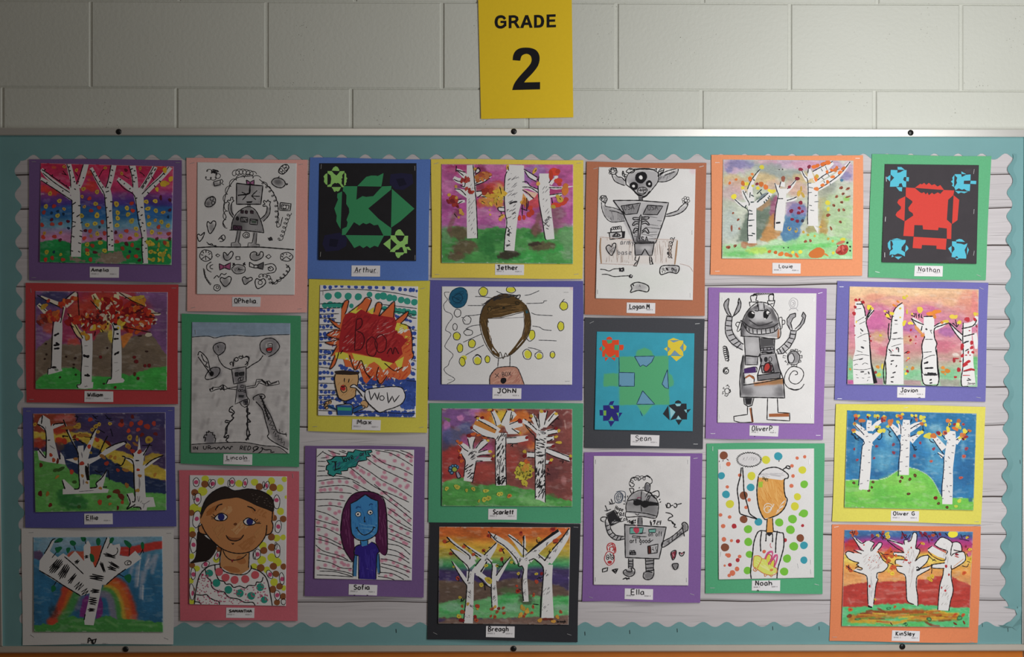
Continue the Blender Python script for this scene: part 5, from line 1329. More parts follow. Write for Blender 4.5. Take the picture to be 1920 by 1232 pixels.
a.L(7, '1d4f8c', '420,528 435,515 458,520;522,505 535,492 552,498'); a.D('f2f0f0', 20, '438,572,21,19 530,558,20,18'); a.ring(5, 'K', '438,572,21,19 530,558,20,18'); a.D('K', 8, '436,572 533,560')
a.L(6, 'K', '488,590 484,615 492,632 480,628;428,675 440,700 470,728 500,730 540,705 560,672;420,680 436,672;552,670 572,676')
a.F('33228a', '415,820 455,805 470,820 505,812 540,785 575,805 600,860 585,890 578,1075 445,1070 440,890 410,880'); a.hatch(9, '40309c', '450,840 570,840 570,1060 450,1060', 26, 85, 90); a.L(3, '6a5ab0', '450,900 448,1000;500,990 520,995;540,1000 550,1008')
a.F('3f7fb4', '410,885 440,890 430,960 425,1050 400,1050 402,960'); a.F('3f7fb4', '582,880 598,875 605,1020 590,1028 580,960')
a.L(6, 'K', '455,805 415,825 408,880 440,890;440,890 442,1070;575,1070 582,890 600,860 575,805 540,785;410,885 400,960 398,1050;598,875 606,1020 588,1028;432,890 428,1065'); a.F('f0eeee', '432,895 438,895 436,1074 424,1074')
a.part('speech_shape')
a.F('2c9a94', '190,230 195,200 215,185 195,155 230,150 262,125 345,128 360,90 400,95 415,75 470,85 540,78 545,92 520,105 535,125 500,130 505,155 440,165 420,205 360,215 355,235 305,240 310,265 270,258 248,282 205,262 208,235'); a.hatch(12, '1f7f80', '210,190 400,110 500,100 420,190 260,250', 26, -30, 70); a.hatch(12, '3a5f86', '240,180 300,170 300,220 250,230', 6, -40, 50); a.hatch(10, '6a5a86', '390,120 500,100 430,180', 8, -35, 40)
a.L(6, 'K', '190,230 195,200 215,185 195,155 230,150 262,125 345,128 360,90 400,95 415,75 470,85 540,78 545,92 520,105 535,125 500,130 505,155 440,165 420,205 360,215 355,235 305,240 310,265 270,258 248,282 205,262 208,235 190,230', 0)
a.T('I', 255, 230, 60, 6, 'K', adv=50, rot=-8); a.L(6, 'K', '232,168 275,168;250,235 305,215;265,170 262,228'); a.T('love', 325, 175, 44, 6, 'K', adv=27, rot=-22); a.T('arts', 452, 125, 36, 5, 'K', adv=22, rot=-10)
a.done()
a.card('366,1110 586,1118 582,1198 364,1192', 'Sofia', 405, 1152, 36, 6.5, adv=30, marks='405,1194 415,1196;505,1194 515,1197')
# ---- column four
a = Art('yellow-mounted painting of three pale birches under a magenta sky, thick trunk in the middle', (800, 280, 4.738),
        '42,88 1395,96 1385,1150 46,1142', 'ead25c', '130,132 1302,134 1300,1018 132,1010', sheetname='painting_sheet')
a.band([(130, 'c85a9c'), (330, 'c25aa0'), (500, 'b8509a'), (640, 'c060a8'), (720, 'b070a8')], 40, 120); a.mottle(.18, 110, 60)
a.blobs('e08cc0', '600,160,100,30 180,330,60,60 500,560,120,40 640,600,60,50 1230,450,60,80 860,640,70,30', .6, .7)
a.blobs('a070b8', '960,190,110,50 900,250,60,60', .8, .5); a.blobs('c23a7a', '300,170,110,60 470,180,40,20 1150,380,80,30', .8, .5)
a.blobs('d8463a', '520,360,110,60 960,460,60,60 620,320,80,40 480,480,60,40', .7, .5); a.blobs('e8a03c', '560,440,80,60 650,370,50,60 640,480,40,40 860,440,40,50', .85, .4); a.blobs('7a2a4a', '480,190,50,50 470,340,50,60 280,560,40,40', .6, .5)
a.area('120,720 200,690 320,690 480,710 620,690 760,710 900,700 1010,740 1140,700 1310,680 1310,1030 120,1030', '4fa050', 1, 14, 16)
a.blobs('7fae7a', '180,760,60,70 1240,780,80,90 1250,920,60,60', .7, .6); a.blobs('2f7a3a', '520,850,70,90 600,770,120,60 940,760,80,40 700,960,150,30 560,900,50,40', .7, .4); a.blobs('3cae4c', '900,960,140,50 1100,880,120,40 1020,820,60,30', .7, .5)
a.blobs('6a4a3c', '290,740,100,60 340,870,110,70 260,950,80,40 1020,860,120,40 980,720,50,50', .8, .4); a.blobs('3c2f28', '960,840,60,18,-8 730,935,95,40,-5', .9, .25); a.blobs('8a5a6a', '1100,620,110,120 1180,560,60,60', .65, .5); a.brush('250,580 225,640 200,710;1000,580 960,740', 40, '8a5a58', .7, .5)
a.mottle(.14, 70, 40)
a.part('birch_tree')
a.B('W', '388,140,64 396,300,80 398,500,86 402,700,90 406,790,94;350,250,50 300,200,40 265,175,10;360,275,70 290,280,50 240,250,30;400,420,70 320,380,50 252,350,14;360,330,30 320,320,40;430,300,20 500,270,40 575,240,8;440,205,30 465,185,30;440,400,40 490,390,50;340,460,20 300,465,30 255,465,30;490,410,10 535,425,24;330,330,20 340,300,30')
a.L(7, 'K', '412,135 425,300 440,480 448,650 452,795;265,185 330,235;270,185 345,205;240,265 290,285 350,270;248,352 300,360 350,410;345,270 335,330 300,320;430,305 500,270 575,235;430,320 510,290 560,255;425,215 455,165 475,190 430,225;440,375 495,370;450,430 495,395;490,420 535,425;260,455 310,440;265,490 320,460')
a.part('birch_tree')
a.B('W', '790,140,150 782,300,170 770,450,150 760,560,116 750,700,96 735,900,88;690,440,20 610,435,26;690,530,50 640,530,34'); a.F('W', '850,290 900,310 1000,360 985,390 900,350 840,350'); a.F('W', '862,175 980,255 970,285 900,240'); a.F('f0c8b0', '850,350 900,370 985,390 960,430 910,410'); a.F('W', '840,360 945,440 910,460 870,410')
a.L(7, 'K', '715,195 695,260 690,450 695,560 712,650 695,780 688,905;862,175 920,210 985,250;870,190 910,250 975,285;850,290 890,290 920,325 990,355;850,335 920,340 990,385;850,360 900,390 950,440;600,425 690,418;615,448 690,440;690,518 640,515 632,530 650,550 690,552;660,550 665,580;600,430 580,425')
a.part('birch_tree')
a.B('W', '1045,215,90 1045,400,100 1065,560,90 1085,700,84 1098,800,76;1085,330,20 1150,345,26 1300,328,6;1090,415,30 1200,395,24'); a.F('W', '1078,300 1110,270 1165,235 1160,255 1110,320')
a.L(7, 'K', '998,240 990,320 1000,480 1030,640 1050,780 1065,805;980,260 995,280;1085,340 1200,342;1085,300 1110,265;1090,405 1200,392;1110,430 1120,490;1145,430 1200,410')
a.F('b8467c', '1090,375 1170,355 1200,358 1195,385 1095,402')
a.part('birch_bark')
for i in range(9): a.hatch(4, '77737a', '370,300 425,300 435,780 365,780', 3, -60, 26, i)
a.hatch(5, '77737a', '720,220 820,200 820,420 710,420', 18, -35, 46, 20); a.hatch(6, '57535a', '710,420 800,420 790,640 710,640', 18, -35, 44, 21); a.L(13, '3a383c', '735,485 770,470 805,465'); a.hatch(7, '3a383c', '720,680 760,680 745,870 705,870', 12, -50, 30, 22); a.L(6, '3a383c', '715,690 735,720 720,730 745,740 715,760 740,770;725,810 740,820;700,850 745,855'); a.hatch(5, '77737a', '1020,300 1080,300 1100,760 1050,700', 18, -50, 40, 23); a.L(5, '3a383c', '1030,640 1090,690;1070,600 1110,610;1040,680 1080,640;1060,700 1085,710;1090,590 1080,620')
a.part('leaf_dots')
RR = ['8c2424', 'a83428', 'c2462c']; YY = ['e8c440', 'dca83a', 'e0b83c']
a.S(20, ['c86a34', 'b8562c', 'd8863a'], '440,230 560,205 580,240 450,280', 10, 18, 1); a.S(14, RR, '300,265 370,250 380,290 300,300', 9, 16, 2); a.S(14, RR, '500,340 580,340 580,400 500,400', 14, 22, 3); a.S(10, RR, '350,345 415,370 410,395 350,375', 9, 14, 4); a.S(16, RR, '180,430 260,430 270,500 180,490', 14, 22, 5)
a.S(30, YY, '600,380 690,320 690,420 640,500 500,480 520,430', 9, 16, 6); a.D('e8b844', 14, '200,405,16 265,430 305,560,18 320,575 285,605,12 260,330 430,175 720,170,12 560,540,8 565,580,10 500,475 720,150 300,540 655,620,18 675,595,20 960,190,16,30,30 990,305,18 845,470 870,480')
a.D('d8442c', 18, '920,520,24,20 935,560,20,30 910,580,22,26 825,610,16,24 865,605,14,24 1135,200,46,36 1105,230,20,44 1165,195,22 1170,280,36,26 1180,310,18,16 1215,470,40,24,-30 1150,495,44,22 1240,445,20,22'); a.D('e88a2c', 28, '1230,365,30,46 1235,325,24'); a.D('c87a2c', 16, '880,455,30,10,60 860,470,26,10,-50 875,490,30,8,90'); a.D('d8b83c', 24, '1185,445,28,30 1125,510,22,18 1165,420,18'); a.D('W', 12, '1150,247,18,14')
a.L(6, 'K', '265,145 262,200;890,430 890,540;840,525 895,545;850,490 850,590;430,180 440,190;720,150 730,190;975,180 960,200;1180,430 1190,450'); a.part('twigs')
a.L(5, 'K', '245,570 270,605;620,470 625,500;490,460 520,480;640,600 680,580;905,460 900,520;650,330 665,400')
a.done()
a.card('608,1020 866,1024 864,1118 608,1116', 'Jether', 626, 1070, 40, 7.5, adv=34)
a.staples('85,125,-15 1355,122,-5 95,1112 1330,1110,-8')

# ---- faceless boy
a = Art('blue-mounted marker drawing of a faceless brown-haired head among yellow circles', (800, 510, 4.738),
        '30,74 1392,84 1386,1144 20,1142', '6360a4', '134,128 1300,134 1292,1002 132,998')
a.mottle(.02, 120, 120); a.blobs('e8b8d0', '1290,145,16,14', .6, .6)
a.part('painted_dots')
a.F('1d5f80', '200,230 215,180 260,145 310,135 345,155 360,210 350,270 320,310 270,318 220,290', 1); a.hatch(8, '17506e', '220,200 330,160 340,280 240,290', 40, -20, 50); a.L(5, '123a52', '245,215 290,190 320,230 290,270 240,260 230,220 270,240 310,260;200,230 225,170 290,138 350,160 362,230 330,300 260,318 205,270 200,230')
a.D('e2dc3c', 32, '505,172,34,40 748,158,38,24 1218,302,32,36 1192,482,28,38 935,558,28,44 268,570,28,32 298,676,26,34 402,636,30,34 318,798,24,34 330,765,26 452,788,32,32 540,776,20,28 898,732,30,38 1000,748,26,26 1118,738,20,24', .1)
a.ring(6, 'K', '503,175,40,40 748,158,42,28,10 1218,302,36,38 1192,482,28,42 925,565,36,50,20 268,570,32,36 296,676,26,40 402,636,32,38 316,798,26,40,-10 450,782,38,42 540,776,22,32 893,732,38,46,-15 998,742,36,32 1118,735,22,30 275,365,30,36 358,428,36,38,20 252,488,20,30 370,538,40,26')
a.L(5, 'K', '1200,265 1225,240;430,740 455,733 485,755;960,730 975,720;1125,705 1135,715;330,420 345,435;350,505 380,510')
a.part('background_lines')
a.L(4, '3a3a42', '205,180 160,182 165,215 185,245 152,290 165,345 215,370 230,405 190,460 168,515 200,535 215,560 180,620 162,665 200,700 235,738 205,790 190,830 155,860 175,900 240,940 245,962 180,996')
a.L(5, '4a4a50', '430,218 500,220 590,232;365,298 510,298;345,390 420,385 500,372;345,508 400,480 490,468;325,625 400,590 490,550;345,740 430,690 510,648;620,170 660,190 700,195;870,208 920,200 1000,166;885,280 1030,275 1040,260 1070,255;930,362 980,380 1120,388;940,480 1000,490 1040,512 1110,520;995,606 1080,608 1155,612;900,672 960,682 1020,705;485,285 510,288;310,405 325,405')
a.part('head_and_torso')
BRN = '5c4424'
a.F('efecec', '540,410 870,360 860,560 820,650 740,740 660,750 600,690 560,600')
a.F(BRN, '500,330 530,260 600,215 700,195 800,225 870,280 910,340 925,450 910,540 860,630 790,700 740,745 720,735 790,650 845,570 865,480 868,400 860,350 760,370 660,400 545,412 540,500 560,590 600,670 650,735 645,762 590,730 540,650 500,550 475,450 480,370')
a.hatch(9, '7a5c34', '520,280 860,280 860,350 540,400', 34, -4, 110); a.hatch(8, '46341c', '530,300 850,250 850,330 540,380', 20, -6, 90, 2); a.hatch(7, '7a5c34', '480,400 530,420 590,660 540,600', 16, 75, 60, 3); a.hatch(7, '7a5c34', '880,400 920,420 880,580 800,680 860,560', 16, 110, 60, 4); a.hatch(6, 'efecec', '560,630 620,720 640,740 580,690', 4, 55, 60, 5); a.hatch(6, 'efecec', '840,620 860,600 760,720 750,730', 5, -50, 60, 6)
a.hatch(6, '2a2a30', '560,250 650,205 760,200 820,215 700,230 600,255', 22, -12, 70, 7); a.L(6, '2a2830', '500,290 560,250 640,205 700,195 790,208 830,205 820,235 790,230 810,210;480,380 505,310 560,255'); a.ring(5, '2a2618', '558,328,16,20 805,275,18,14'); a.D('2a2618', 12, '685,318'); a.hatch(6, '1d5f70', '870,330 900,330 905,370 880,370', 6, 70, 34, 8)
a.L(5, '3a2e20', '480,370 472,450 490,550 530,650 590,735 640,765 720,745 770,720 850,640 905,560 925,470 915,370 880,290;540,412 660,405 860,355;535,420 540,520 555,600;640,740 655,712 680,770 700,720 720,750 735,730;545,430 550,450'); a.L(3, '6a6670', '545,415 700,410 868,402;860,370 868,480 860,560;560,600 575,590 578,640')
a.L(5, '3a3a40', '640,765 632,842;742,740 740,838')
a.F('c8907c', '565,1000 562,930 610,860 650,845 740,840 800,845 830,900 865,1002'); a.hatch(10, 'd8a490', '580,900 780,860 850,990 580,990', 34, -25, 70, 9); a.hatch(8, 'b8786a', '580,930 820,870 840,990 600,990', 20, -50, 50, 10)
a.L(6, '2a282c', '560,1000 565,925 615,860 660,845 740,840 800,850 832,905 868,1002'); a.T('X', 608, 940, 38, 5, '3a3034', adv=48, rot=-5); a.T('BOX', 672, 928, 36, 5, '3a3034', adv=28, rot=-5); a.D('1c1a1e', 26, '682,965,26,28')
a.done()
a.card('586,1028 842,1034 840,1128 584,1126', 'JOhN', 630, 1074, 38, 7.5, adv=44)
a.staples('1240,180 210,958 1252,970', on='s')

# ---- three stripy trees, orange glow
a = Art('green-mounted painting of three stripe-barked trees before a dark red sky', (800, 740, 4.738),
        '22,72 1390,76 1372,1142 18,1132', '55a67e', '134,122 1294,128 1294,996 134,990', sheetname='painting_sheet')
a.wash('8f4a44'); a.mottle(.18, 140, 120)
a.blobs('8a5aa0', '280,200,170,110 170,330,60,80 450,180,80,60', .95, .5); a.blobs('c87ac0', '430,150,60,40 180,270,30,40', .9, .3); a.blobs('e08ac8', '300,205,30,26', .95, .3); a.blobs('5a6aa0', '230,380,100,70 350,300,80,50', .8, .6); a.blobs('3c4a80', '165,440,40,60', .6, .6)
a.area('134,520 300,430 330,420 330,760 134,780', 'b83a38', .85, 24, 24); a.blobs('c25aa8', '360,420,60,60 500,480,110,50', .7, .6); a.blobs('e0742c', '560,240,130,110 480,290,70,50 840,260,90,110', .95, .4); a.blobs('ecc83c', '650,210,90,70', .9, .5); a.blobs('e87a34', '850,200,70,70 930,450,40,40', .8, .4); a.blobs('d89a7c', '860,300,60,40', .7, .5); a.blobs('b8443c', '520,680,120,90 230,650,80,70 760,600,60,110 880,420,60,50', .7, .6); a.blobs('8a3a5c', '470,560,60,60 560,430,60,50', .6, .6)
a.blobs('7a4040', '1180,600,120,280 1180,200,110,90', .6, .5); a.blobs('5c2f34', '1150,250,60,60 1120,700,60,70', .6, .6); a.blobs('c88a8a', '1220,760,24,40', .6, .6); a.brush('1225,230 1235,300;1215,180 1250,150', 12, 'd8b0a8', .6, .6)
a.area('130,790 240,750 320,740 400,790 540,800 700,800 850,830 970,850 1100,910 1300,950 1300,1000 130,1000', '56a84e', 1, 8, 14); a.blobs('3f8c3c', '400,840,110,30 760,850,80,30 1100,910,50,30', .6, .6); a.blobs('8fcf80', '920,930,110,40 1000,960,120,30 250,770,60,20', .6, .7); a.mottle(.14, 60, 40)
a.area('145,195 215,215 200,240 150,215', '6a8a4a', .8, 6, 8); a.blobs('8a3a34', '430,790,40,20', .7, .6)
a.part('striped_tree')
a.B('W', '410,480,90 395,560,100 385,640,90 368,770,80;380,520,70 330,460,50 282,430,20;400,500,34 395,430,50 395,375,70;430,510,40 480,450,50 530,405,50;420,540,46 500,515,40 570,510,24;430,580,40 500,575,36 580,575,30;370,550,70 330,520,50 300,500,40')
a.L(7, 'K', '440,590 425,680 405,785;345,590 330,730;280,430 330,480 370,505;365,390 375,440 385,480;430,390 415,440 412,485;435,480 480,420 510,400;460,505 545,430;455,515 540,490;445,550 500,535 565,545;440,590 500,590;305,520 345,590')
a.part('striped_tree')
a.B('W', '662,340,100 658,500,94 655,650,92 658,808,90;640,330,60 560,270,46 450,215,40;650,370,60 520,340,70 410,285,60;640,270,56 610,200,46 585,145,36;690,280,60 715,210,64 750,140,70;700,300,70 780,270,60 850,255,50;710,410,60 800,400,56 900,385,46;720,330,40 790,330,40 830,338,14'); a.F('W', '755,170 780,155 800,180 760,225')
a.F('d88a3c', '430,235 470,235 620,320 605,345 520,310 420,265')
a.L(7, 'K', '612,395 610,560 612,700 615,808;705,350 702,500 704,650 708,800;455,225 540,270 620,315;410,305 500,365 605,390;570,145 600,210 620,280;660,250 690,190 715,140;755,150 740,235;765,180 755,230;735,265 830,225;755,300 820,345;710,385 800,380;715,435 810,435;770,435 745,460;760,445 765,465')
a.part('striped_tree')
a.B('W', '1030,320,100 1015,450,96 1010,600,96 1010,750,92 1012,930,90;1000,330,60 920,270,40 850,230,36;1010,310,60 960,220,50 930,180,40;1025,290,70 1030,200,60 1035,145,70;1050,280,40 1100,220,46 1155,165,50;1060,340,50 1110,325,40 1165,325,30;1060,390,40 1130,385,36;1060,455,40 1130,450,24;1060,490,44 1160,530,44 1280,570,44;975,535,50 890,530,48;1060,600,36 1105,600,24')
a.F('W', '968,900 1055,900 1055,962 1000,935 968,930')
a.L(7, 'K', '880,280 930,340 962,380 962,530 965,700 965,925;1055,480 1052,620 1052,760 1054,960;870,265 920,300;900,235 980,315;950,170 1000,300;990,170 1005,290;1075,140 1045,270;1130,170 1080,240;1170,195 1085,280;1070,320 1150,305;1075,360 1160,340;1060,375 1120,370;1070,420 1120,395;1060,470 1120,460;1065,475 1160,510 1280,560;1060,515 1160,560 1270,595;890,510 960,515;895,555 960,560;1055,620 1100,610')
a.part('bark_stripes')
a.hatch(9, '2c2a2e', '340,600 435,600 415,770 335,740', 18, -40, 38, 1, .5); a.hatch(8, '4a484c', '375,500 445,500 430,590 360,580', 16, -30, 40, 2)
a.hatch(9, '2c2a2e', '615,340 705,330 702,560 615,560', 30, -65, 40, 3, .5); a.hatch(7, '3c3a3e', '617,560 700,560 700,720 617,720', 24, -78, 46, 4, .5); a.hatch(13, '1f1d20', '620,720 702,720 702,800 620,800', 20, -35, 44, 5, .8)
a.hatch(10, '2c2a2e', '968,360 1062,340 1055,560 968,560', 26, 12, 40, 6, .6); a.hatch(9, '2c2a2e', '966,570 1052,570 1050,740 968,740', 30, -75, 36, 7, .6); a.hatch(9, '1f1d20', '968,740 1050,740 1050,930 970,920', 28, -60, 44, 8, .9); a.hatch(6, '55535a', '990,290 1065,290 1060,350 990,350', 14, 10, 40, 9)
a.part('flower')
a.D('5a9ccc', 18, '215,650 230,638 255,636 272,645 215,675 222,692', .1); a.D('a8c84a', 22, '248,664'); a.ring(6, '16283c', '248,664,24 212,650,14 232,634,12 256,632,12 274,645,12 208,674,14 224,694,14'); a.B('a8a4b0', '268,690,24 290,735,24'); a.L(6, '16283c', '260,690 275,740 300,738;280,685 300,720 300,740')
a.part('leaf_dots')
a.S(60, ['d8cc3c', 'e0d84a', 'c8b83a'], '860,680,75,70', 10, 18, 1); a.S(14, ['d8cc3c', 'c8b83a'], '870,785,26,30', 8, 14, 2); a.S(36, ['6a6a2a', '8a8a30', '4a4a24'], '860,680,75,75', 3, 7, 3, 1.5); a.S(8, ['e0a03c'], '870,640,40,30', 8, 14, 4)
a.D('8c1f24', 18, '495,205,18,12 380,365,22,18 830,235,18,24,-20 872,545,18,18 925,205,12 735,132,18,10 890,382,14 1150,300,16,14 1098,605,14 1125,458,16 450,200,16,10 400,295,14 583,572,12 585,138,12 1050,150,12,10 1278,570,12', .2); a.D('e8c83c', 16, '560,135,22,10 765,135,12 930,190,14,16 870,505,20,14 1150,170,14 1175,320,14 1150,375,18,12 1175,425,26,14 1108,580,16,14 545,408,12 565,505,16,14 595,545,12 455,210,12 1020,148 1280,545,14 830,340,10', .25); a.D('e06a2c', 16, '415,350,26,14 460,360,20,12 515,385,20,12 300,430,20,14 275,415,14 310,590,20,14 290,500,14 890,600,26,16 300,545,12,20 880,590', .3); a.D('8c1f24', 11, '300,490 295,555 290,560')
a.D('d8c84a', 18, '178,835 355,850,14 415,838,18 525,855,24,18 515,930,26,22 550,920,20,26 270,820,26,22 640,885,20,16 665,880,16 465,945,10,14', .3, 'a89a3a', .4); a.D('e08a3a', 20, '735,900,22,18', .3, 'c05a2c', .5)
a.L(5, '2a1c24', '425,205 450,195 440,190;620,140 630,160;870,215 890,230;900,250 940,240;915,240 925,270;975,200 985,240;1160,210 1180,220;1110,270 1130,280;1180,590 1215,590 1205,610;1060,690 1100,710;1075,650 1085,680;1070,720 1080,700')
a.done()
a.card('548,1014 802,1016 800,1112 546,1110', 'Scarlett', 590, 1062, 40, 7, adv=27, slant=.1)

# ---- breagh: rainbow hills
a = Art('black-mounted painting of four birches over orange, yellow, green and violet bands', (795, 970, 4.738),
        '50,42 1388,58 1364,1108 30,1084', '35353a', '134,84 1300,90 1284,956 126,944', sheetname='painting_sheet')
a.band([(85, 'd8642c'), (170, 'd86a2c'), (230, 'd89a34'), (290, 'd8b43c'), (345, 'c0b44a'), (380, '6ca860'), (430, '3f9a62'), (455, '4a6a70'), (470, '4a3a6a'), (560, '43346a'), (620, '4a3c66')], 24, 260); a.mottle(.18, 180, 50)
a.area('130,560 240,580 420,560 560,600 720,550 900,540 1060,580 1200,600 1300,660 1300,900 130,900', '6c5648', .95, 16, 16); a.area('126,630 126,580 160,560 330,575 330,640', '6c5648', .9, 14, 12); a.mottle(.18, 120, 30)
a.area('126,770 240,740 330,730 470,740 600,700 740,690 860,690 960,690 1100,720 1300,700 1300,880 1000,890 600,900 126,890', '6cbc74', 1, 14, 14); a.blobs('40b858', '1200,740,110,40 780,700,90,30 240,820,100,40 700,760,80,40', .7, .6); a.blobs('a4c8b0', '250,800,90,40 760,800,90,40 1220,800,70,30', .6, .7)
a.area('126,930 260,900 420,910 600,900 800,900 1000,880 1150,890 1300,860 1300,960 126,960', '86685a', .95, 12, 12); a.blobs('4c7a40', '740,650,90,30 340,745,60,20', .5, .7); a.blobs('c8c8c0', '150,410,20,30', .5, .7); a.blobs('3c2f2a', '910,735,80,40', .6, .5); a.mottle(.12, 90, 30)
a.part('birch_tree')
a.B('W', '415,480,70 410,560,66 408,700,66 400,830,76 395,942,78;430,420,70 400,340,40 300,260,30 215,180,14;420,440,80 330,340,50 240,285,14;385,590,40 320,490,30 250,390,6;460,500,90 540,380,70 620,270,44 650,225,8;440,380,60 430,330,30')
a.L(8, 'K', '200,175 260,235 350,300 405,345 405,375;232,280 300,355 390,440 395,520 388,570;245,388 290,470 345,560 375,600 380,620 372,740 360,850 350,940;455,435 510,365 560,310 645,225;490,500 560,400')
a.part('birch_tree')
a.B('W', '625,410,40 622,520,42 620,600,44 626,700,52 632,822,50;640,560,40 690,470,40 765,360,10;610,610,60 540,540,40 470,490,50;600,400,40 500,340,40 380,255,14')
a.L(8, 'K', '350,235 420,290 510,350;560,365 605,420 600,520 598,620 600,720 605,820;480,525 540,590 600,630;770,350 710,420 640,520;505,490 560,390')
a.part('birch_tree')
a.B('W', '900,400,50 898,520,36 900,620,46 905,750,50;850,400,70 760,270,60 640,185,50 570,135,8;900,330,50 820,220,40 750,155,20;885,330,20 890,240,30 892,165,14;920,370,90 1040,260,60 1210,130,40'); a.F('W', '850,360 920,340 940,410 900,435 850,435'); a.F('W', '900,360 1000,320 1070,380 1040,410 980,360 940,380')
a.L(8, 'K', '570,125 640,205 720,260 820,370 842,435 870,430;745,158 830,220 920,300;888,160 885,260 882,360;870,430 885,470 870,560 875,660 885,745;930,385 980,365'); a.B('K', '905,335,6 1000,255,20 1100,180,22 1195,115,26')
a.part('birch_tree')
a.B('W', '1105,420,80 1100,560,76 1098,700,90 1098,895,112;1100,420,90 1040,365,50 1000,330,30;1110,400,60 1180,290,70 1260,180,50 1295,110,20')
a.L(9, 'K', '1290,98 1220,195 1130,300 1070,390;1015,330 1075,385;980,370 1040,420 1062,470 1055,580 1048,640'); a.B('K', '1050,640,8 1040,740,16 1035,890,14')
a.part('birch_bark')
for i, q in enumerate(('380,650 420,640 420,720 385,720', '405,770 440,770 440,820 400,810', '360,870 410,870 410,890 360,890', '600,700 640,690 640,760 600,760', '600,620 640,600 640,650 610,650', '880,540 910,540 910,600 880,600', '880,640 910,640 910,700 880,690', '1060,610 1120,600 1120,690 1050,690', '1050,770 1110,760 1110,840 1050,840', '1070,470 1110,460 1110,520 1070,530', '770,290 830,320 830,360 770,320', '800,170 840,200 840,230 800,200', '960,290 1030,290 1030,310 960,310', '1050,230 1110,220 1100,260 1060,250', '890,330 920,320 920,390 890,390', '400,450 420,450 420,540 400,540', '1090,350 1130,340 1120,410 1090,400', '1150,270 1190,250 1180,310 1140,310', '1200,190 1240,170 1230,230 1200,230', '1260,130 1285,120 1280,160 1260,160', '540,340 570,330 560,390 540,390', '840,360 870,360 870,420 845,420', '380,580 440,575 440,590 380,590', '620,160 660,190 650,210 620,190', '1000,340 1050,350 1040,370 1000,360')):
    a.hatch(4, '6c686c', q, 9, (-60 if i % 2 else -40) if i not in (0, 1) else 55, 30, i)
a.part('leaf_dots')
a.D('c84a2c', 16, '862,143,18 1145,108,26,24 1170,210,28,20 580,160,18 440,330,16 300,542,18 692,372,16,20 835,655,20,22 1000,572,18 685,290,18 355,262,16 238,322,14,18 475,790,20 342,840,20 530,295,16 185,215,20,16 825,610,12', .2); a.D('8c1f22', 14, '862,135,10 1145,105,20,16 570,165,10 692,372,10,14 455,885,16,18 335,915,24,18 1045,500,14 835,655,14', .2); a.D('e0c83c', 14, '1020,188 1120,285,18 778,400 998,503,16,12 510,600,22,18 552,430,18,14 650,430 838,500 410,298 310,880,20 320,712,14 575,560,36,26,30 262,440,10', .2, 'b08a30', .35)
a.D('c85a34', 15, '605,815,22,14 650,840 630,885,16 595,878,12 705,805,14 710,852,14 465,915,18 970,795,12,16 958,848,14 1215,840,14,18 975,690,12,18 340,790,12,14 900,860 920,835,16 885,880,14', .3, '8c2c24', .4); a.D('e8a83c', 18, '880,810,22 860,865,20 920,820,14 870,790,14 915,840 390,770,14 632,795,12,16 1030,915,20 1150,925,20,16 1185,885,16,20 850,880,14 475,815,10', .3); a.D('7a2a20', 14, '1080,905,30,12 1125,905,24,10 665,810,14')
a.part('twigs')
a.L(6, 'K', '205,175 230,205 195,225;225,325 275,325;590,140 595,185;640,150 620,180;310,570 308,545 290,535;640,420 680,440 690,430;540,600 545,650;520,590 550,600;840,545 855,505;1005,545 1060,530;1020,530 1040,550;1000,195 1010,225 1030,215;1110,310 1120,290;1150,230 1180,225;520,290 550,315;470,345 450,335;575,270 590,265;690,275 715,325;700,290 715,275;450,330 480,350;810,420 790,400;840,635 865,650;880,170 885,210;330,720 345,745 360,720;335,730 330,750;970,770 1020,776;695,385 710,420;1130,150 1150,130')
a.T('breagh', 1182, 935, 22, 4, 'K', adv=14)
a.done()
a.card('552,966 806,970 804,1070 550,1064', 'Breagh', 572, 1012, 42, 6.5, adv=32, slant=.05)
a.staples('100,1032,25 1290,1042,18 1350,88,5')
# ---- column five
a = Art('brown-mounted ink drawing of a three-eyed horned robot with USA badges', (1090, 295, 4.107),
        '40,35 962,46 948,1224 24,1214', 'b9765a', '134,74 880,90 858,1100 110,1086')
a.mottle(.02, 90, 90); a.blobs('e0e4dc', '480,960,320,110', .5, .7)
a.blobs('e8c0cc', '860,105,24,24', .5, .6)
a.area('150,615 740,635 720,825 140,815', 'e4d8d2', .6, 10, 10)
a.area('345,170 370,120 480,95 580,110 595,170 555,230 490,300 440,290 390,240', 'b4b1b4', .9, 5, 5); a.area('245,335 670,350 570,655 400,655', 'bdbabd', .9, 4, 4); a.area('410,668 560,662 545,755 415,755', '9a979a', .9, 4, 4); a.clip('345,170 370,120 480,95 580,110 595,170 555,230 490,300 440,290 390,240;245,335 670,350 570,655 400,655;410,668 560,662 545,755 490,705 465,750 415,755'); a.blobs('77747a', '430,740,40,30 480,660,70,14 440,200,60,40 430,630,50,20 520,420,40,30', .6, .7); a.blobs('d8d5d8', '500,600,60,30 500,700,40,20', .6, .7)
a.clip()
a.area('165,370 330,420 330,490 240,500 180,450', 'a29fa2', .85, 5, 5); a.area('650,440 740,410 815,360 790,410 740,440 660,452', 'b4b1b4', .85, 4, 4); a.area('590,185 600,150 740,95 730,140 660,180', 'a8a5a8', .85, 4, 4); a.area('245,140 330,170 335,215 270,190', 'a8a5a8', .85, 4, 4); a.blobs('a29fa2', '230,710,34,34 450,1000,60,26 700,860,50,30 260,600,40,22', .7, .5)
a.area('308,375 450,355 430,432 340,440', '8a878a', .9, 4, 4); a.area('510,370 625,376 585,440 475,440', '8a878a', .9, 4, 4)
a.part('robot_figure')
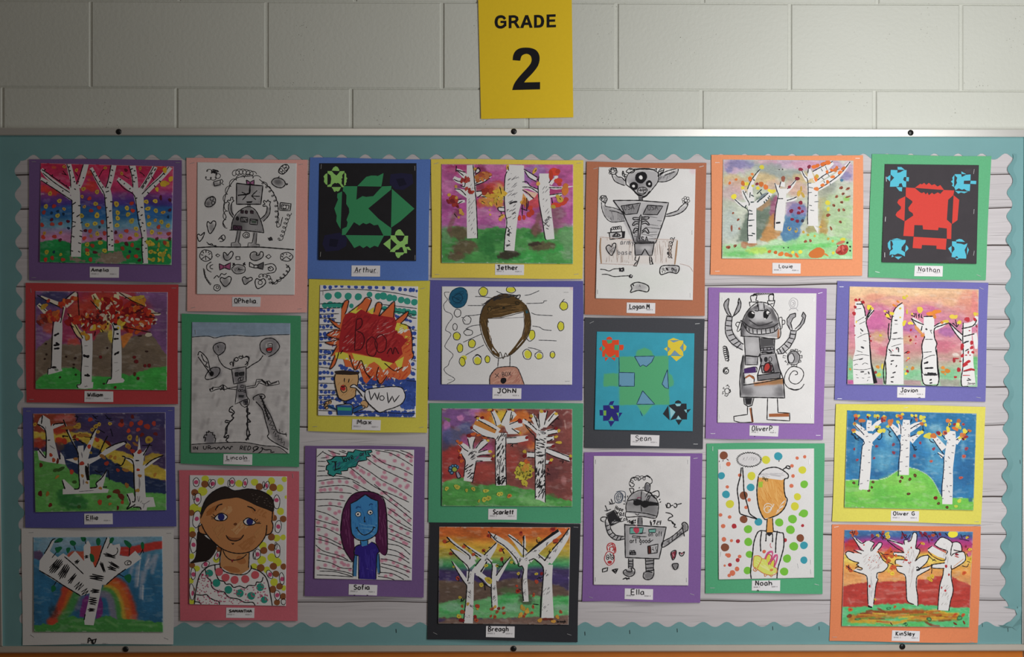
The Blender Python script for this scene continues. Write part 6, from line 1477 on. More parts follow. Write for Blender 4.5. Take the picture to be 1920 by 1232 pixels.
a.L(6, 'K', '345,215 345,165 370,120 430,95 500,92 560,100 595,130 590,185 555,235 490,305 440,295 390,245 345,210;345,215 335,150 320,105 318,140 345,150;318,125 350,135;345,110 375,85 410,100 400,115 370,120 345,110;370,95 420,90 500,85 560,95 580,85 575,110;590,150 600,100 635,85 625,120 600,130;600,140 650,110 720,90 745,88 735,130 690,170 640,188 590,188;640,140 720,110;600,110 630,100;605,125 628,112')
a.D('1c1a1e', 44, '460,155,46,46'); a.D('efecec', 14, '458,155,14,16'); a.D('1c1a1e', 30, '405,220,34,30 522,205,24,30'); a.D('efecec', 11, '402,222,12,10 524,205,9,9')
a.L(5, 'K', '440,240 470,230 500,238 505,260 470,280 435,270 440,240;440,255 505,250;455,240 460,265;475,235 478,270;490,240 492,262;430,280 470,290 500,270'); a.L(9, 'K', '395,245 440,290 490,300 530,260'); a.F('8a878a', '442,300 472,300 472,336 446,336'); a.L(5, 'K', '442,300 446,336;472,300 472,336;446,312 470,312;446,324 470,324')
a.L(6, 'K', '218,110 235,85 260,85 272,105 262,128 235,130 218,110;235,130 240,150 260,185 300,205 335,218;262,128 280,150 310,155 330,175 340,185'); a.ring(4, 'K', '222,98,10 240,84,10 262,92,10 270,112,10 222,120,10 242,106,12')
a.L(7, 'K', '245,332 430,332 672,350 640,470 580,640 570,660 408,655 380,560 320,430 245,332', 0); a.L(6, 'K', '305,375 455,352 430,432 340,442 305,375;510,368 628,376 585,442 475,440 510,368', 0)
a.T('USA', 330, 405, 34, 5, '2a282c', adv=28, rot=-4); a.T('USA', 512, 408, 34, 5, '2a282c', adv=28, rot=-4); a.T('USA', 428, 655, 42, 6, 'K', adv=32, rot=-3)
a.L(7, 'K', '450,460 465,458 450,612 438,610 450,460;465,460 520,460 510,475 465,478;450,465 398,465 405,480 448,478;465,500 500,490 525,520 515,522 495,508 466,515;448,500 415,495 395,515 400,525 425,512 446,515;465,570 500,545 522,580 510,585 490,565 465,585;446,560 415,545 398,580 408,582 425,562 444,575')
a.L(5, 'K', '165,325 145,310 160,295 185,300 198,320 190,345 170,345 150,330;155,345 160,400 185,460 235,498 335,490;190,345 185,375 250,390 320,420 335,470;215,410 270,420 320,440'); a.ring(4, 'K', '150,318,9 165,302,9 184,304,9 192,322,9 182,345,9 166,326,12'); a.hatch(3, '77747a', '180,400 320,430 330,485 230,490', 26, 85, 60)
a.L(6, 'K', '790,345 820,360 800,400 760,430 700,450 650,455;795,355 760,385 740,410 700,425 655,440'); a.ring(4, 'K', '785,325,10 800,312,10 820,316,10 825,336,10 812,352,10 790,345,10 804,332,12'); a.hatch(4, '5a575a', '400,450 640,460 575,650 410,650', 30, 5, 120, 3); a.hatch(4, '4a474a', '410,640 565,640 565,660 410,660', 14, 5, 120, 4); a.hatch(3, '8a878a', '310,375 440,360 425,430 345,436', 16, -70, 50, 5); a.hatch(3, '8a878a', '515,372 618,380 585,436 480,436', 16, -70, 50, 6); a.hatch(3, '77747a', '600,140 730,95 690,165 600,184', 16, -70, 40, 7)
a.L(6, 'K', '410,665 415,755 465,750 490,705 520,755 545,755 562,660 410,665;420,760 412,790 430,800 402,835 425,838 450,760;525,760 530,825 552,820 540,800 545,790 535,760', 0); a.L(8, 'K', '540,790 552,825')
a.part('doodles')
a.L(6, 'K', '215,580 335,572 330,618 222,632 215,580;200,582 330,572;228,575 228,545;312,572 305,540', 0); a.coil(5, 'K', '235,548 270,545 300,540', 11, 4); a.F('2a282c', '312,576 335,572 330,618 314,620'); a.L(6, 'K', '240,608 270,585 300,605 240,610;255,606 262,595;275,604 280,592')
a.L(6, 'K', '235,755 200,720 192,690 215,675 232,690 245,665 265,665 262,700 235,755'); a.hatch(4, '5a575a', '210,720 255,690 240,745', 8, -50, 24, 8)
a.L(5, 'K', '145,862 180,865 215,875 250,860 290,858;158,902 200,902 250,918 310,915 365,912'); a.F('2a282c', '290,850 325,855 322,882 292,880'); a.L(5, 'K', '310,855 325,850 328,880'); a.F('2a282c', '362,912 380,900 398,912 390,930 370,928'); a.D('efecec', 5, '312,866 384,914')
a.L(6, 'K', '385,980 440,962 515,990 510,1035 440,1025 380,1040 390,1010 385,980;395,975 405,990;615,842 690,832 752,842 738,892 680,885 612,902 615,842'); a.hatch(5, '2a282c', '620,850 745,845 735,885 620,890', 30, 70, 24, 9); a.T('A', 445, 1000, 20, 2, '8a878a')
a.coil(5, 'K', '705,615 690,660 680,720 685,780', 14, 6); a.D('2a282c', 12, '675,740,14,16')
a.B('b08a6a', '150,620,8 145,700,12 155,820,8;740,640,8 730,740,12 720,825,8'); a.hatch(2, 'c8b4aa', '160,620 400,630 400,810 160,810', 30, 88, 120, 10); a.hatch(2, 'c8b4aa', '570,640 720,640 715,815 560,810', 22, 88, 120, 11); a.L(2.5, 'c8aaa0', '140,612 400,640;560,630 740,635;140,818 430,830;760,820 830,840 860,880')
a.T('army', 300, 672, 40, 4.5, '7a777c', adv=28, wob=1); a.T('base', 280, 750, 38, 4.5, '7a777c', adv=28, wob=1)
a.done()
a.card('350,1118 570,1122 568,1204 348,1198', 'Logan.M', 372, 1166, 36, 5.5, adv=24)
a.staples('110,85,-15 925,70,-15')
a.staples('855,580,90 126,1036,90 840,1062,90', 8, 'sheet')

# ---- cyan square with green paper tile
a = Art('black-mounted turquoise square with a green cut-paper cross shape and four corner fish', (1080, 585, 4.738),
        '80,46 1144,62 1124,1218 72,1206', '4b4c52', '184,174 1052,190 1036,1060 164,1046', sheetname='turquoise_sheet')
a.wash('34a3bd'); a.mottle(.04, 80, 80)
a.area('384,398 820,390 830,825 384,828', '52b078', 1, 5, 4); a.area('530,395 545,340 610,315 670,345 690,395', '52b078', 1, 7, 8); a.area('245,545 384,545 384,660 245,660', '52b078', 1, 7, 6); a.area('820,545 850,560 870,610 865,655 822,665', '52b078', .9, 7, 6); a.area('545,828 680,828 600,925', '58b87a', .95, 7, 6); a.area('360,400 390,400 390,830 375,830', '45aaa0', .4, 8, 6)
a.part('ink_outlines')
a.F('6aa0c0', '520,395 698,392 672,445 625,485 595,470 570,485'); a.F('6aa0c0', '382,537 520,540 518,660 382,660'); a.F('6aa0c0', '812,512 822,682 790,672 765,640 785,580'); a.F('6aa0c0', '592,700 700,820 538,820')
a.L(5, '1d3a5c', '520,395 698,392 672,445 625,485 595,470 570,485 520,395;382,537 520,540 518,660 382,660 382,537;812,512 822,682 790,672 765,640 785,580 812,512;592,700 700,820 538,820 592,700;385,655 400,650;384,540 382,400;570,880 590,925', 0)
a.paper('e8502c', '232,250 270,250 278,272 290,280 320,270 322,250 382,248 382,292 342,292 340,338 382,340 382,402 352,402 350,376 308,402 292,400 260,365 258,398 234,398 234,350 262,322 234,292;270,246 276,226 300,218 320,232 322,247;384,292 422,292 424,320 416,338 384,340;230,300 205,328 232,352;256,404 290,404 262,438;308,404 352,406 344,434')
a.paper('52b078', '276,252 320,252 316,276 282,282;344,294 378,294 378,338 344,338;236,300 260,324 236,350;260,368 288,396 262,398;312,400 350,378 350,400')
a.paper('e8d044', '815,255 832,252 865,270 920,252 952,255 952,278 922,320 950,352 954,392 924,384 876,340 840,384 815,388 815,356 842,328 815,308;815,252 865,230 920,250;954,278 982,305 975,335 954,352;810,310 782,328 812,352;840,390 950,392 892,438')
a.paper('7a9cba', '834,253 918,253 866,272;950,282 948,350 924,322;818,312 842,328 818,352;876,342 924,384 842,384')
a.paper('2f2c80', '242,830 296,828 306,855 340,862 326,830 384,830 382,892 358,896 376,930 380,970 340,968 316,925 290,965 242,968 242,920 270,922 270,875 244,875;290,826 305,796 340,790 326,826;210,870 240,872 242,920 212,920;384,895 412,895 382,942;286,968 345,970 310,1020')
a.paper('8ab84a', '300,834 326,834 340,860 314,858;246,876 268,876 268,918 246,920;360,898 376,896 374,926;316,928 334,962 296,962')
a.paper('2f3035', '824,828 880,815 900,838 928,836 936,814 982,814 984,866 958,870 988,900 986,955 938,955 908,918 890,948 838,962 884,890 832,845;878,812 886,792 908,784 930,794 938,812;772,905 820,832 832,962;984,868 1022,862 990,900;884,958 945,958 914,1005')
a.paper('9ccfd8', '880,818 934,818 920,836 896,838;834,846 882,888 840,946;960,870 982,866 980,896;908,920 936,954 890,952')
a.done()
a.card('486,1088 742,1096 738,1194 484,1186', 'Sean', 528, 1144, 46, 6, adv=38)
a.staples('140,92,-25 1078,104,-5 1062,1174')

# ---- robot with glasses and horns
a = Art('purple-mounted ink drawing of a boxy robot with sunglasses, horns and an on-off switch', (1080, 838, 4.107),
        '66,40 976,48 956,1198 48,1188', '8a65a6', '136,70 880,72 864,1068 136,1062')
a.wash('e2dede'); a.mottle(.03, 90, 90); a.blobs('d8d4d4', '370,150,20,10', .5, .6)
a.area('390,500 385,440 420,370 500,335 600,380 632,440 628,520 600,548 500,535', '9a979a', .9, 5, 5); a.clip('390,500 385,440 420,370 500,335 600,380 632,440 628,520 600,548 500,535;375,600 695,618 640,860 380,850'); a.blobs('6a676a', '570,480,60,60 450,420,60,40', .6, .7); a.blobs('c8c5c8', '430,400,36,30 480,520,80,16', .6, .6)
a.area('375,600 695,618 640,860 380,850', 'b8b5b8', .9, 5, 5); a.blobs('d2cfd2', '520,780,110,60', .6, .7); a.blobs('8f8c8f', '390,720,20,120 650,640,40,20', .6, .6)
a.clip()
a.area('478,540 508,540 508,605 478,602', '6f6c70', .9, 4, 4); a.area('400,860 440,862 435,940 405,940', '9a979a', .9, 4, 4); a.area('540,860 600,860 590,970 540,960', '8f8c8f', .9, 4, 4); a.blobs('6a676a', '410,970,40,24 560,990,38,30 835,620,24,36', .8, .4); a.area('215,560 240,580 270,670 370,690 365,715 290,715 235,660', 'a8a5a8', .9, 4, 4); a.area('665,740 820,640 830,680 680,770', '9a979a', .9, 4, 4); a.blobs('5a575a', '765,920,26,22', .7, .5); a.area('235,520 290,490 340,575 270,610', '4a474a', .9, 5, 5)
a.part('robot_figure')
a.L(6, 'K', '388,500 385,450 410,385 460,345 520,335 590,370 630,425 635,470 625,530 600,550 500,535 388,540 385,498;388,500 450,502 550,515 625,535;505,340 500,420 505,500;400,415 470,405 560,440 635,450'); a.D('1f1d20', 30, '475,430,34,24 535,440,34,28'); a.F('1f1d20', '440,410 500,408 505,430 570,420 630,430 630,450 560,455 520,440 450,440'); a.L(6, '8a3a5c', '470,400 480,390 500,392'); a.hatch(5, '2a282c', '520,350 590,380 600,430 530,420', 14, -60, 40, 1)
a.coil(5, 'K', '430,300 425,265 460,240 510,240 550,240', 16, 5); a.L(5, 'K', '415,290 430,310 450,290 420,270 430,245 470,235 480,260 510,240 540,225 580,245 585,275 560,290;530,240 545,220 575,235;490,310 485,320;520,308 515,320')
a.F('77747a', '540,280 568,295 560,345 530,330'); a.L(6, 'K', '540,278 570,292 562,345 530,328 540,278;410,320 445,325 435,360;410,320 430,365;545,360 575,350 580,375 550,380;580,360 630,338 640,375 610,395 580,360;600,370 630,385;395,390 400,375;375,380 380,395;365,415 375,418;365,440 380,440;640,410 648,400;645,430 655,420'); a.L(5, 'K', '455,515 475,525 485,515')
a.L(7, 'K', '375,600 695,618 640,862 380,852 375,600', 0); a.L(6, 'K', '478,545 476,600;508,545 510,605;370,595 420,605')
a.F('6fb0a4', '415,622 520,622 510,668 415,670'); a.F('6fb0a4', '560,635 615,632 612,660 562,660'); a.D('c8445c', 22, '465,640,24,24'); a.F('c8445c', '442,645 488,645 465,668'); a.D('d8a0aa', 8, '465,612'); a.L(5, 'K', '415,622 520,622 510,668 415,670 415,622;560,635 615,632 612,660 562,660 560,635;435,685 495,688 490,702 435,698 435,685;490,665 540,662;465,690 545,692', 0)
a.T('on off', 556, 688, 34, 5, '2a282c', adv=21); a.T('art good', 414, 740, 36, 5.5, '2a282c', adv=22); a.L(6, '4a474a', '565,735 595,715;490,705 500,720')
a.F('5a2a24', '552,765 572,762 575,822 556,824'); a.L(6, 'K', '552,765 632,748 625,815 556,824 552,765;575,765 578,820', 0); a.hatch(6, '2a282c', '585,770 625,760 620,808 585,812', 12, 60, 14, 2)
a.hatch(7, '2a282c', '412,795 455,792 468,832 414,835', 16, 10, 24, 3); a.hatch(7, '2a282c', '412,795 455,792 468,832 414,835', 10, 90, 24, 4); a.hatch(8, 'K', '565,560 655,565 650,605 575,605', 20, -75, 46, 5); a.hatch(9, 'K', '415,570 460,555 460,600 420,600', 14, -60, 40, 6)
a.L(6, 'K', '405,860 405,935;438,862 440,935;405,880 438,880;405,900 438,902;405,918 438,920;385,945 365,960 375,985 410,998 445,985 452,945 425,930 430,960 395,960 385,945;535,860 540,960;600,862 595,955;535,880 600,875;538,905 598,898;540,935 596,930;545,955 595,950;525,965 518,1000 540,1022 580,1015 598,985 600,940;530,965 560,960 590,970')
a.L(6, 'K', '225,575 232,620 255,680 310,718 375,708;262,610 275,645 310,680 370,690;232,610 262,600;240,645 268,630;255,680 285,660;280,700 305,680;310,715 325,690;340,715 350,692;215,578 192,565 195,545 215,540 235,545 225,575')
a.F('2a282c', '240,525 295,490 340,570 268,605'); a.L(5, 'K', '230,520 300,485 345,572 265,608 235,525', 0); a.hatch(5, 'b8b5b8', '270,570 330,560 330,575 275,600', 6, -20, 30, 7); a.hatch(5, '57545a', '310,530 370,520 370,550 330,560', 8, -50, 30, 8)
a.L(6, 'K', '665,735 740,690 820,620 815,595 835,580 860,600 860,640 830,660 680,770 665,735;820,620 830,665;835,690 830,660'); a.hatch(4, '2a282c', '680,740 810,640 820,670 690,765', 18, -70, 40, 9)
a.part('doodles')
a.ring(6, '5a6270', '330,390,32,44,10 335,388,22,32,10'); a.L(4, '5a6270', '330,370 345,370 340,400 325,405 330,370;318,385 350,385;310,345 350,340 380,355 380,430;320,430 350,425')
a.L(6, '3a383c', '270,400 280,435 255,440;255,420 275,440 300,430;225,450 240,490 220,490;235,495 270,480'); a.T('Hope', 300, 478, 28, 5, 'K', adv=17, rot=18); a.T('wat', 305, 512, 30, 5.5, 'K', adv=24, rot=18); a.T('ch', 365, 565, 26, 5, 'K', adv=18, rot=10); a.L(5, 'K', '320,560 350,550 340,575 370,570;395,580 415,565 410,590')
C_RED = 'c2343a'
a.ring(6, C_RED, '258,858,38,52'); a.D(C_RED, 14, '260,888,16,13'); a.ring(5, 'K', '245,850,11,18 280,850,12,18'); a.L(5, 'K', '262,820 268,835;240,848 252,855;278,845 285,858'); a.L(6, C_RED, '245,800 240,765 260,742 290,745 300,765 295,810;260,800 262,775 285,770 290,790 280,800;305,770 305,810 285,820;250,765 280,750 290,775')
a.L(7, 'K', '205,940 245,930 240,955 205,965 205,940;278,948 322,938 305,975 278,948;290,945 300,965 310,945', 0); a.L(8, 'K', '360,1020 385,1010 395,1025;385,1010 410,1015 405,1005')
a.L(6, 'K', '692,440 700,468 705,435 725,440 725,465 700,468;730,455 750,448;755,440 770,435 778,455 765,468 752,455;778,445 815,435;690,505 730,515 745,535 720,545 710,565 735,570 745,590 765,595 755,615 775,620'); a.L(8, 'K', '740,575 760,600')
a.F('8a3040', '735,815 768,800 765,840 745,868'); a.L(6, 'K', '732,815 770,798 765,845 745,870 732,815;795,812 815,820 835,808 825,835 805,838 795,812;742,905 785,900 780,935 760,945 742,905'); a.L(4, 'f0b0b8', '745,820 755,845'); a.F('9a4a5a', '802,818 830,815 815,832')
a.done()
a.card('376,1090 594,1096 592,1178 374,1172', 'Ella', 424, 1138, 42, 6, adv=38)
a.staples('920,88,-8 115,1160,20 895,1136,20'); a.staples('152,115,90 862,115,90 150,1020,90 852,1025,90', 8, 'sheet')
# ---- column six
a = Art('orange-mounted pale painting of three birches in rainbow mist with orange leaves', (1325, 280, 4.738),
        '44,52 1392,56 1384,1126 36,1118', 'f09d72', '145,90 1304,100 1296,976 136,970', sheetname='painting_sheet')
a.wash('c8cebc'); a.mottle(.1, 140, 120)
a.blobs('c4a0c4', '250,150,130,70 760,130,230,50 1040,140,170,60 1260,200,70,90', .8, .6); a.blobs('7a7ab0', '310,130,120,40 1230,240,50,40 200,180,30,30', .7, .6); a.blobs('d898b0', '880,140,140,40 540,110,100,30', .6, .6); a.blobs('909a98', '740,230,200,50 560,170,110,60 1080,330,60,70', .7, .7); a.blobs('e0b878', '220,270,100,50 300,330,80,60 480,260,140,50 880,260,140,50', .65, .7); a.blobs('d0a8b0', '230,400,120,60 250,320,80,60 780,340,80,60', .6, .7); a.blobs('b8c8cc', '210,680,80,150', .5, .7)
a.blobs('d8a890', '800,360,110,70 600,320,80,50', .6, .6)
a.area('345,590 445,430 560,420 610,400 610,560 500,780 420,830 270,820', '5c6e60', .8, 30, 24); a.area('590,420 640,400 630,600 600,680 560,560', '9a4a70', .85, 18, 18); a.area('545,600 605,560 610,720 660,740 640,780 560,840 480,800 500,720', 'c88a4c', .9, 16, 20); a.area('440,530 560,440 560,500 490,550', 'c08a60', .7, 14, 14); a.area('440,600 560,540 560,650 480,760 440,800', '687868', .7, 20, 20)
a.area('700,590 760,480 870,490 890,560 850,650 820,770 780,850 700,820 660,780', '4a78a8', .95, 14, 18); a.blobs('a07ab0', '760,520,70,60 850,540,50,50 730,560,30,30', .65, .6); a.blobs('5a90b0', '720,780,50,50', .6, .6)
a.area('1040,540 1095,540 1080,700 1055,800 995,800 1000,700', 'b8904c', .9, 12, 14); a.area('990,430 1060,420 1060,560 1000,640', 'b09a6c', .7, 24, 20); a.blobs('a8a06c', '930,710,50,34', .9, .3); a.blobs('9c9a84', '1060,380,70,70', .5, .7); a.blobs('a8cf90', '1180,560,140,170 1200,700,90,90', .6, .7); a.blobs('98d860', '1245,440,30,20', .8, .5)
a.area('136,860 300,840 400,860 500,850 620,800 700,830 860,760 960,740 1150,780 1310,800 1310,990 136,990', '9ede94', .9, 24, 18); a.blobs('6fd06c', '700,880,160,24 300,930,140,24 900,860,160,24 1060,850,100,20', .7, .6); a.blobs('c4e85c', '460,900,100,30', .8, .5); a.blobs('b8744c', '335,850,30,30 400,840,44,24', .9, .4); a.blobs('d8eed0', '600,830,80,20 560,950,160,24 210,970,90,16 1240,960,50,16', .6, .7)
a.mottle(.06, 60, 40)
a.part('birch_tree')
a.B('W', '405,470,80 404,560,74 404,700,74 404,835,74;390,480,40 310,490,40 245,440,16;400,480,50 345,420,46 320,360,24;400,460,50 390,330,40 470,185,10;430,500,60 500,450,60 570,385,40'); a.F('7c8890', '445,470 490,400 545,380 455,475')
a.L(7, '2f3a3a', '245,440 310,500 368,545 364,650 364,740 368,815;322,368 350,430 378,480 374,500;362,355 375,320 400,270 440,215 475,178;445,470 500,430 550,385;445,398 490,355;388,380 382,430')
a.L(8, '3a4648', '370,575 410,575;368,632 425,628;370,680 405,678;370,765 410,766;400,745 430,752;375,540 405,550;390,470 420,468;395,405 420,420;340,520 352,495;340,385 352,375;415,265 425,280;475,380 490,405;510,460 515,480;525,445 535,460;545,425 550,440;555,410 560,425', 0)
a.part('birch_tree')
a.B('W', '665,350,90 665,450,76 655,560,80 640,720,70;700,380,40 760,320,30 800,262,10;650,340,50 620,330,30 605,300,8;700,450,40 760,445,34 800,430,24;670,330,50 680,290,30')
a.L(7, '33343a', '605,300 625,370 635,410 615,520 602,620 602,705;715,352 760,310 800,265;645,340 660,285;712,455 760,440 800,422;635,438 680,438'); a.L(12, '33343a', '615,655 655,650', 0)
a.part('birch_tree')
a.B('W', '940,300,100 942,400,92 945,550,86 945,680,90;900,280,40 870,240,30 842,190,20;925,260,60 915,200,36 905,160,16;960,230,60 1040,170,70 1120,115,40;960,290,60 1060,220,54 1180,170,14;965,350,60 1060,300,60 1180,220,50 1270,115,20'); a.F('W', '945,670 990,700 988,745 960,700')
a.L(7, '33343a', '845,190 870,240 895,270 902,380 900,500 895,590 898,668;905,165 898,215;942,198 1030,150 1120,108;970,285 1060,220 1180,172;980,360 1080,300 1190,215 1275,110'); a.L(5, '5a6064', '895,302 930,300;960,412 980,408;955,466 998,464;910,496 935,502;920,540 955,545;905,385 935,382;1015,170 1030,195;1055,150 1070,185;1020,250 1045,270;1070,210 1090,240;1040,280 1050,300;1095,300 1100,318;905,335 945,345', 0)
a.part('leaf_dots')
a.D('f0e03c', 20, '242,420,24 490,158,20 345,308,16 320,342,16 360,305,14 455,345,16 580,375,24,18 600,370,14 765,915,14 832,912,18 1075,475,24,20 1210,800,26,14 410,325,12 1080,530,14,20 555,365,14 1125,920,14'); a.D('e8742c', 16, '322,302,18,22 385,262,18,20 405,220,12 262,268,12 205,300,12,14 485,310,20,26 525,335,20,26 558,908,16,14 612,916,18,14 660,930,20,24,60 715,936,26,18,30 745,945,18,16 800,942,22,14,60 980,922,76,44,-25 1062,936,22,8,30 955,155,26,16,-20 985,145,18 1035,130,26,18,-20 1075,118,30,20,-20 1215,170,22,16,-40 970,262,16,24 975,352,26,16 1030,318,18,16 1075,290,16 1120,245,20,14 1185,205,24,14,-40 1140,185,18 1155,165,16 1070,200,14 1110,185,14', .2)
a.D('8c2038', 14, '447,308 835,178,20,16 910,155,16,18 805,260,20,18 835,474,20,16 823,522 752,548,18 818,565,16 850,552 760,622,16,14 806,638,18,14 735,335,18,12,-30', .2); a.D('3a3044', 13, '852,635,14,16'); a.D('a0523c', 13, '1195,342,20,12,-30 1255,350,22,10,-20 1212,395,13 1155,420,14 1255,422,22,9,-20 1200,470,13 1130,498,13 1175,540 1218,538 1188,645 1105,702,10,18,-20 192,870,18,16 253,858,14 878,818 922,812 680,262,20,24 235,566,9 280,625,16,8,-40 222,700,10,26 290,705,10 1080,585,18,16', .25); a.D('2a2024', 5, '1198,345 1255,348 1215,396 1152,421 1200,472 1135,500 1180,542 1222,540 1192,648 198,875 258,862 645,180 675,178,6 685,875,6 725,872,6', .2)
a.D('d8b040', 12, '735,705,16,20 795,720,14,22 860,735,12 900,760,12 960,770,10 820,390,16,30,20 855,405,12,28,-30 840,350,8,24 980,240,18 1010,690,14,10 1120,815 1080,795'); a.D('4a78a8', 9, '735,700,10,12 793,712,8,12')
a.D('c23a34', 30, '1205,895,54,44,-15 1165,905,18,26 1240,880,20,30'); a.D('d8745c', 16, '1190,830,40,14,-15 1210,820,20,10'); a.S(12, ['d8605c', '9a2428'], '1200,895,40,30', 6, 14, 1); a.D('2a2428', 7, '1250,830,10 1275,865,9 1275,900,8 1165,860,6'); a.D('4a8ab0', 14, '1200,275')
a.done()
a.card('584,1008 836,1014 834,1104 584,1104', 'Louie', 642, 1054, 32, 5, adv=29)
a.staples('95,118 95,1082 1340,80')

# ---- big grinning robot
a = Art('purple-mounted drawing of a shaded grinning robot with pincer hands and brown accents', (1320, 530, 4.107),
        '34,36 945,46 918,1210 14,1200', '9a74b6', '118,76 866,82 848,1086 104,1078')
a.mottle(.02, 90, 90)
a.area('290,410 295,310 340,210 440,150 530,200 575,300 575,420 420,415', 'a19ea1', .95, 6, 5); a.clip('280,412 290,310 340,210 440,150 530,200 575,300 580,425;300,410 540,430 560,550 590,700 622,885 280,880 285,640 300,560'); a.blobs('4a474b', '315,300,34,80,20 330,220,30,50,40 545,240,30,70,-20 290,390,20,40 450,330,110,24 400,180,24,36', .8, .6); a.blobs('d8d5d8', '430,250,60,40 440,390,110,14 440,180,20,24', .7, .5)
a.area('300,410 430,418 432,570 320,560', 'a8a5a8', .95, 5, 4); a.area('430,430 540,430 540,490 430,500', '3a383b', .9, 6, 5); a.area('440,500 540,490 550,545 440,550', '77747a', .8, 6, 5); a.area('318,565 412,572 410,630 315,630', '77747a', .8, 14, 8); a.blobs('d0cdd0', '370,500,40,50 365,600,30,20', .6, .6)
a.area('280,560 320,560 300,700 320,790 280,880', '3a383b', .9, 14, 8); a.area('430,550 560,550 590,700 440,690', '8f8c90', .9, 8, 6); a.area('412,715 585,690 590,735 410,755', '6c696d', .95, 6, 5); a.area('300,790 420,775 620,740 622,885 280,880', 'a19ea2', .9, 10, 8); a.blobs('5a575b', '330,840,50,30 580,840,40,40 560,660,26,40 300,740,16,60', .7, .6); a.blobs('c8c5c8', '470,830,90,40', .6, .6)
a.clip()
a.area('380,770 500,755 610,735 610,780 500,785 390,795', 'b87444', .9, 8, 6); a.blobs('8a6a44', '560,760,50,20', .6, .6); a.area('305,885 375,885 365,945 320,940', '4a484c', .9, 6, 5); a.area('568,360 582,360 580,428 566,428', 'a05a34', .9, 4, 4)
a.area('170,250 215,260 215,370 300,470 298,520 220,490 165,400', 'b4b1b5', .9, 5, 4); a.area('665,372 712,372 690,460 600,550 560,540 630,470', 'b4b1b5', .9, 5, 4); a.area('155,150 190,122 190,170 185,200 205,255 165,220', '9a979b', .9, 4, 4); a.area('270,120 285,160 270,220 225,262 245,200 260,160', '9a979b', .9, 4, 4); a.area('640,300 660,245 705,235 700,265 668,300 672,350 650,350', '9a979b', .9, 4, 4); a.area('760,225 785,250 770,310 710,370 750,300', '9a979b', .9, 4, 4); a.blobs('7c797d', '690,575,46,50', .8, .3); a.blobs('d8d5d8', '672,580,24,36', .9, .2)
a.part('robot_figure')
a.L(6, 'K', '290,415 285,340 310,260 350,200 400,160 440,150 500,165 550,220 575,280 580,425 420,418 280,412;300,300 350,340 400,355 460,355 530,340 575,310;298,310 340,380 400,398 470,395 540,380 575,345;345,345 350,382;375,352 378,392;408,358 410,398;442,358 444,398;475,355 478,396;508,350 512,388;540,338 545,378;320,320 325,355')
a.D('1c1a1d', 24, '365,248,26,30 478,245,24,34'); a.D('e8e4e4', 9, '378,232,12,9,30 492,232,11,14,-30 470,278,6'); a.L(6, 'K', '345,230 370,220 390,235;460,215 485,205 510,235 490,240;390,215 420,215 415,165;460,155 465,205;420,215 460,215'); a.L(7, '3a383b', '345,285 380,310 420,330 480,320 530,300')
a.L(6, 'K', '355,185 350,150 365,150 360,105 405,95 400,140 415,140 410,185;495,175 490,140 500,140 500,100 535,92 535,135 545,135 535,185;370,150 410,150;500,140 540,140;510,165 535,160'); a.coil(5, 'K', '380,95 440,85 500,82 530,90', 8, 11); a.L(8, 'K', '375,105 385,90 400,90;525,85 535,100')
a.L(5, 'K', '255,370 285,290 290,330 270,372 255,370;285,310 255,305 245,325 262,345;575,275 600,270 600,350 580,355;600,290 620,290 622,315 600,325')
a.L(6, 'K', '310,415 318,560 420,570 435,540 425,420;430,430 545,430 540,545 440,552;435,505 530,495 535,515 440,525 435,505;318,565 415,572 410,632 318,632 318,565;455,500 458,520;485,498 488,518;512,496 515,516', 0); a.L(9, 'K', '440,540 470,535 500,540 530,535;425,560 440,555')
a.L(7, 'K', '300,560 285,640 275,760 280,882 622,888 610,740 580,660 550,540;430,560 440,620 412,715 415,755 585,735 588,690 412,715;440,640 530,640 540,690 450,695 440,640', 0)
a.L(6, 'K', '310,665 400,650 405,690;305,690 310,770;300,790 430,772 520,755 610,735;310,775 315,735 350,715 385,730 385,770')
a.F('4a2c68', '308,665 398,648 402,692 310,700'); a.L(5, 'd8d4d8', '310,702 325,710 340,700 355,710 370,700 385,708 400,696')
a.B('a8623a', '320,735,10 350,715,16 385,740,14;375,1075,16 365,1010,16 355,965,12;500,1022,24 580,1020,26 655,1020,24')
a.F('4a2028', '455,650 470,620 500,610 525,640 520,680 490,695 465,690'); a.D('b83a34', 20, '485,652,20,30,25'); a.ring(6, 'K', '485,652,24,36,25'); a.D('2a282c', 12, '440,598,10,16 477,592,12,18'); a.ring(5, 'K', '510,590,12,18 477,592,12,18'); a.L(6, 'K', '500,612 525,630 530,670 510,690')
a.L(6, 'K', '305,885 310,935 340,955 370,945 385,885;335,955 335,1015 230,1030 232,1065 280,1078 375,1075 365,960;490,890 485,1055 660,1065 660,1005 570,1000 565,890', 0); a.F('2a282c', '318,890 368,890 360,935 325,935')
a.L(6, 'K', '190,122 160,150 155,185 180,240 210,260 190,210 185,180 190,150 190,122;270,118 285,160 275,210 250,240 215,265;270,118 260,160 270,150 250,200 225,260;180,250 165,320 170,400 215,470 300,520;218,262 212,340 230,400 270,450 305,475;172,290 215,295;165,330 212,335;170,370 215,365;185,410 232,395;200,450 250,425;222,480 270,452;250,505 285,468;178,258 215,265')
a.L(6, 'K', '705,235 665,245 640,280 640,320 668,370 680,360 668,310 685,275 705,262 705,235;765,225 785,255 770,310 740,350 710,375;765,225 752,258 765,270 740,320 700,360;668,370 712,372 700,430 660,500 610,545 565,550;668,372 660,420 620,470 575,510 555,520;665,395 705,400;655,425 698,435;640,455 680,472;620,475 655,505;600,495 625,535;580,510 600,548;562,520 575,548', 0)
a.part('doodles')
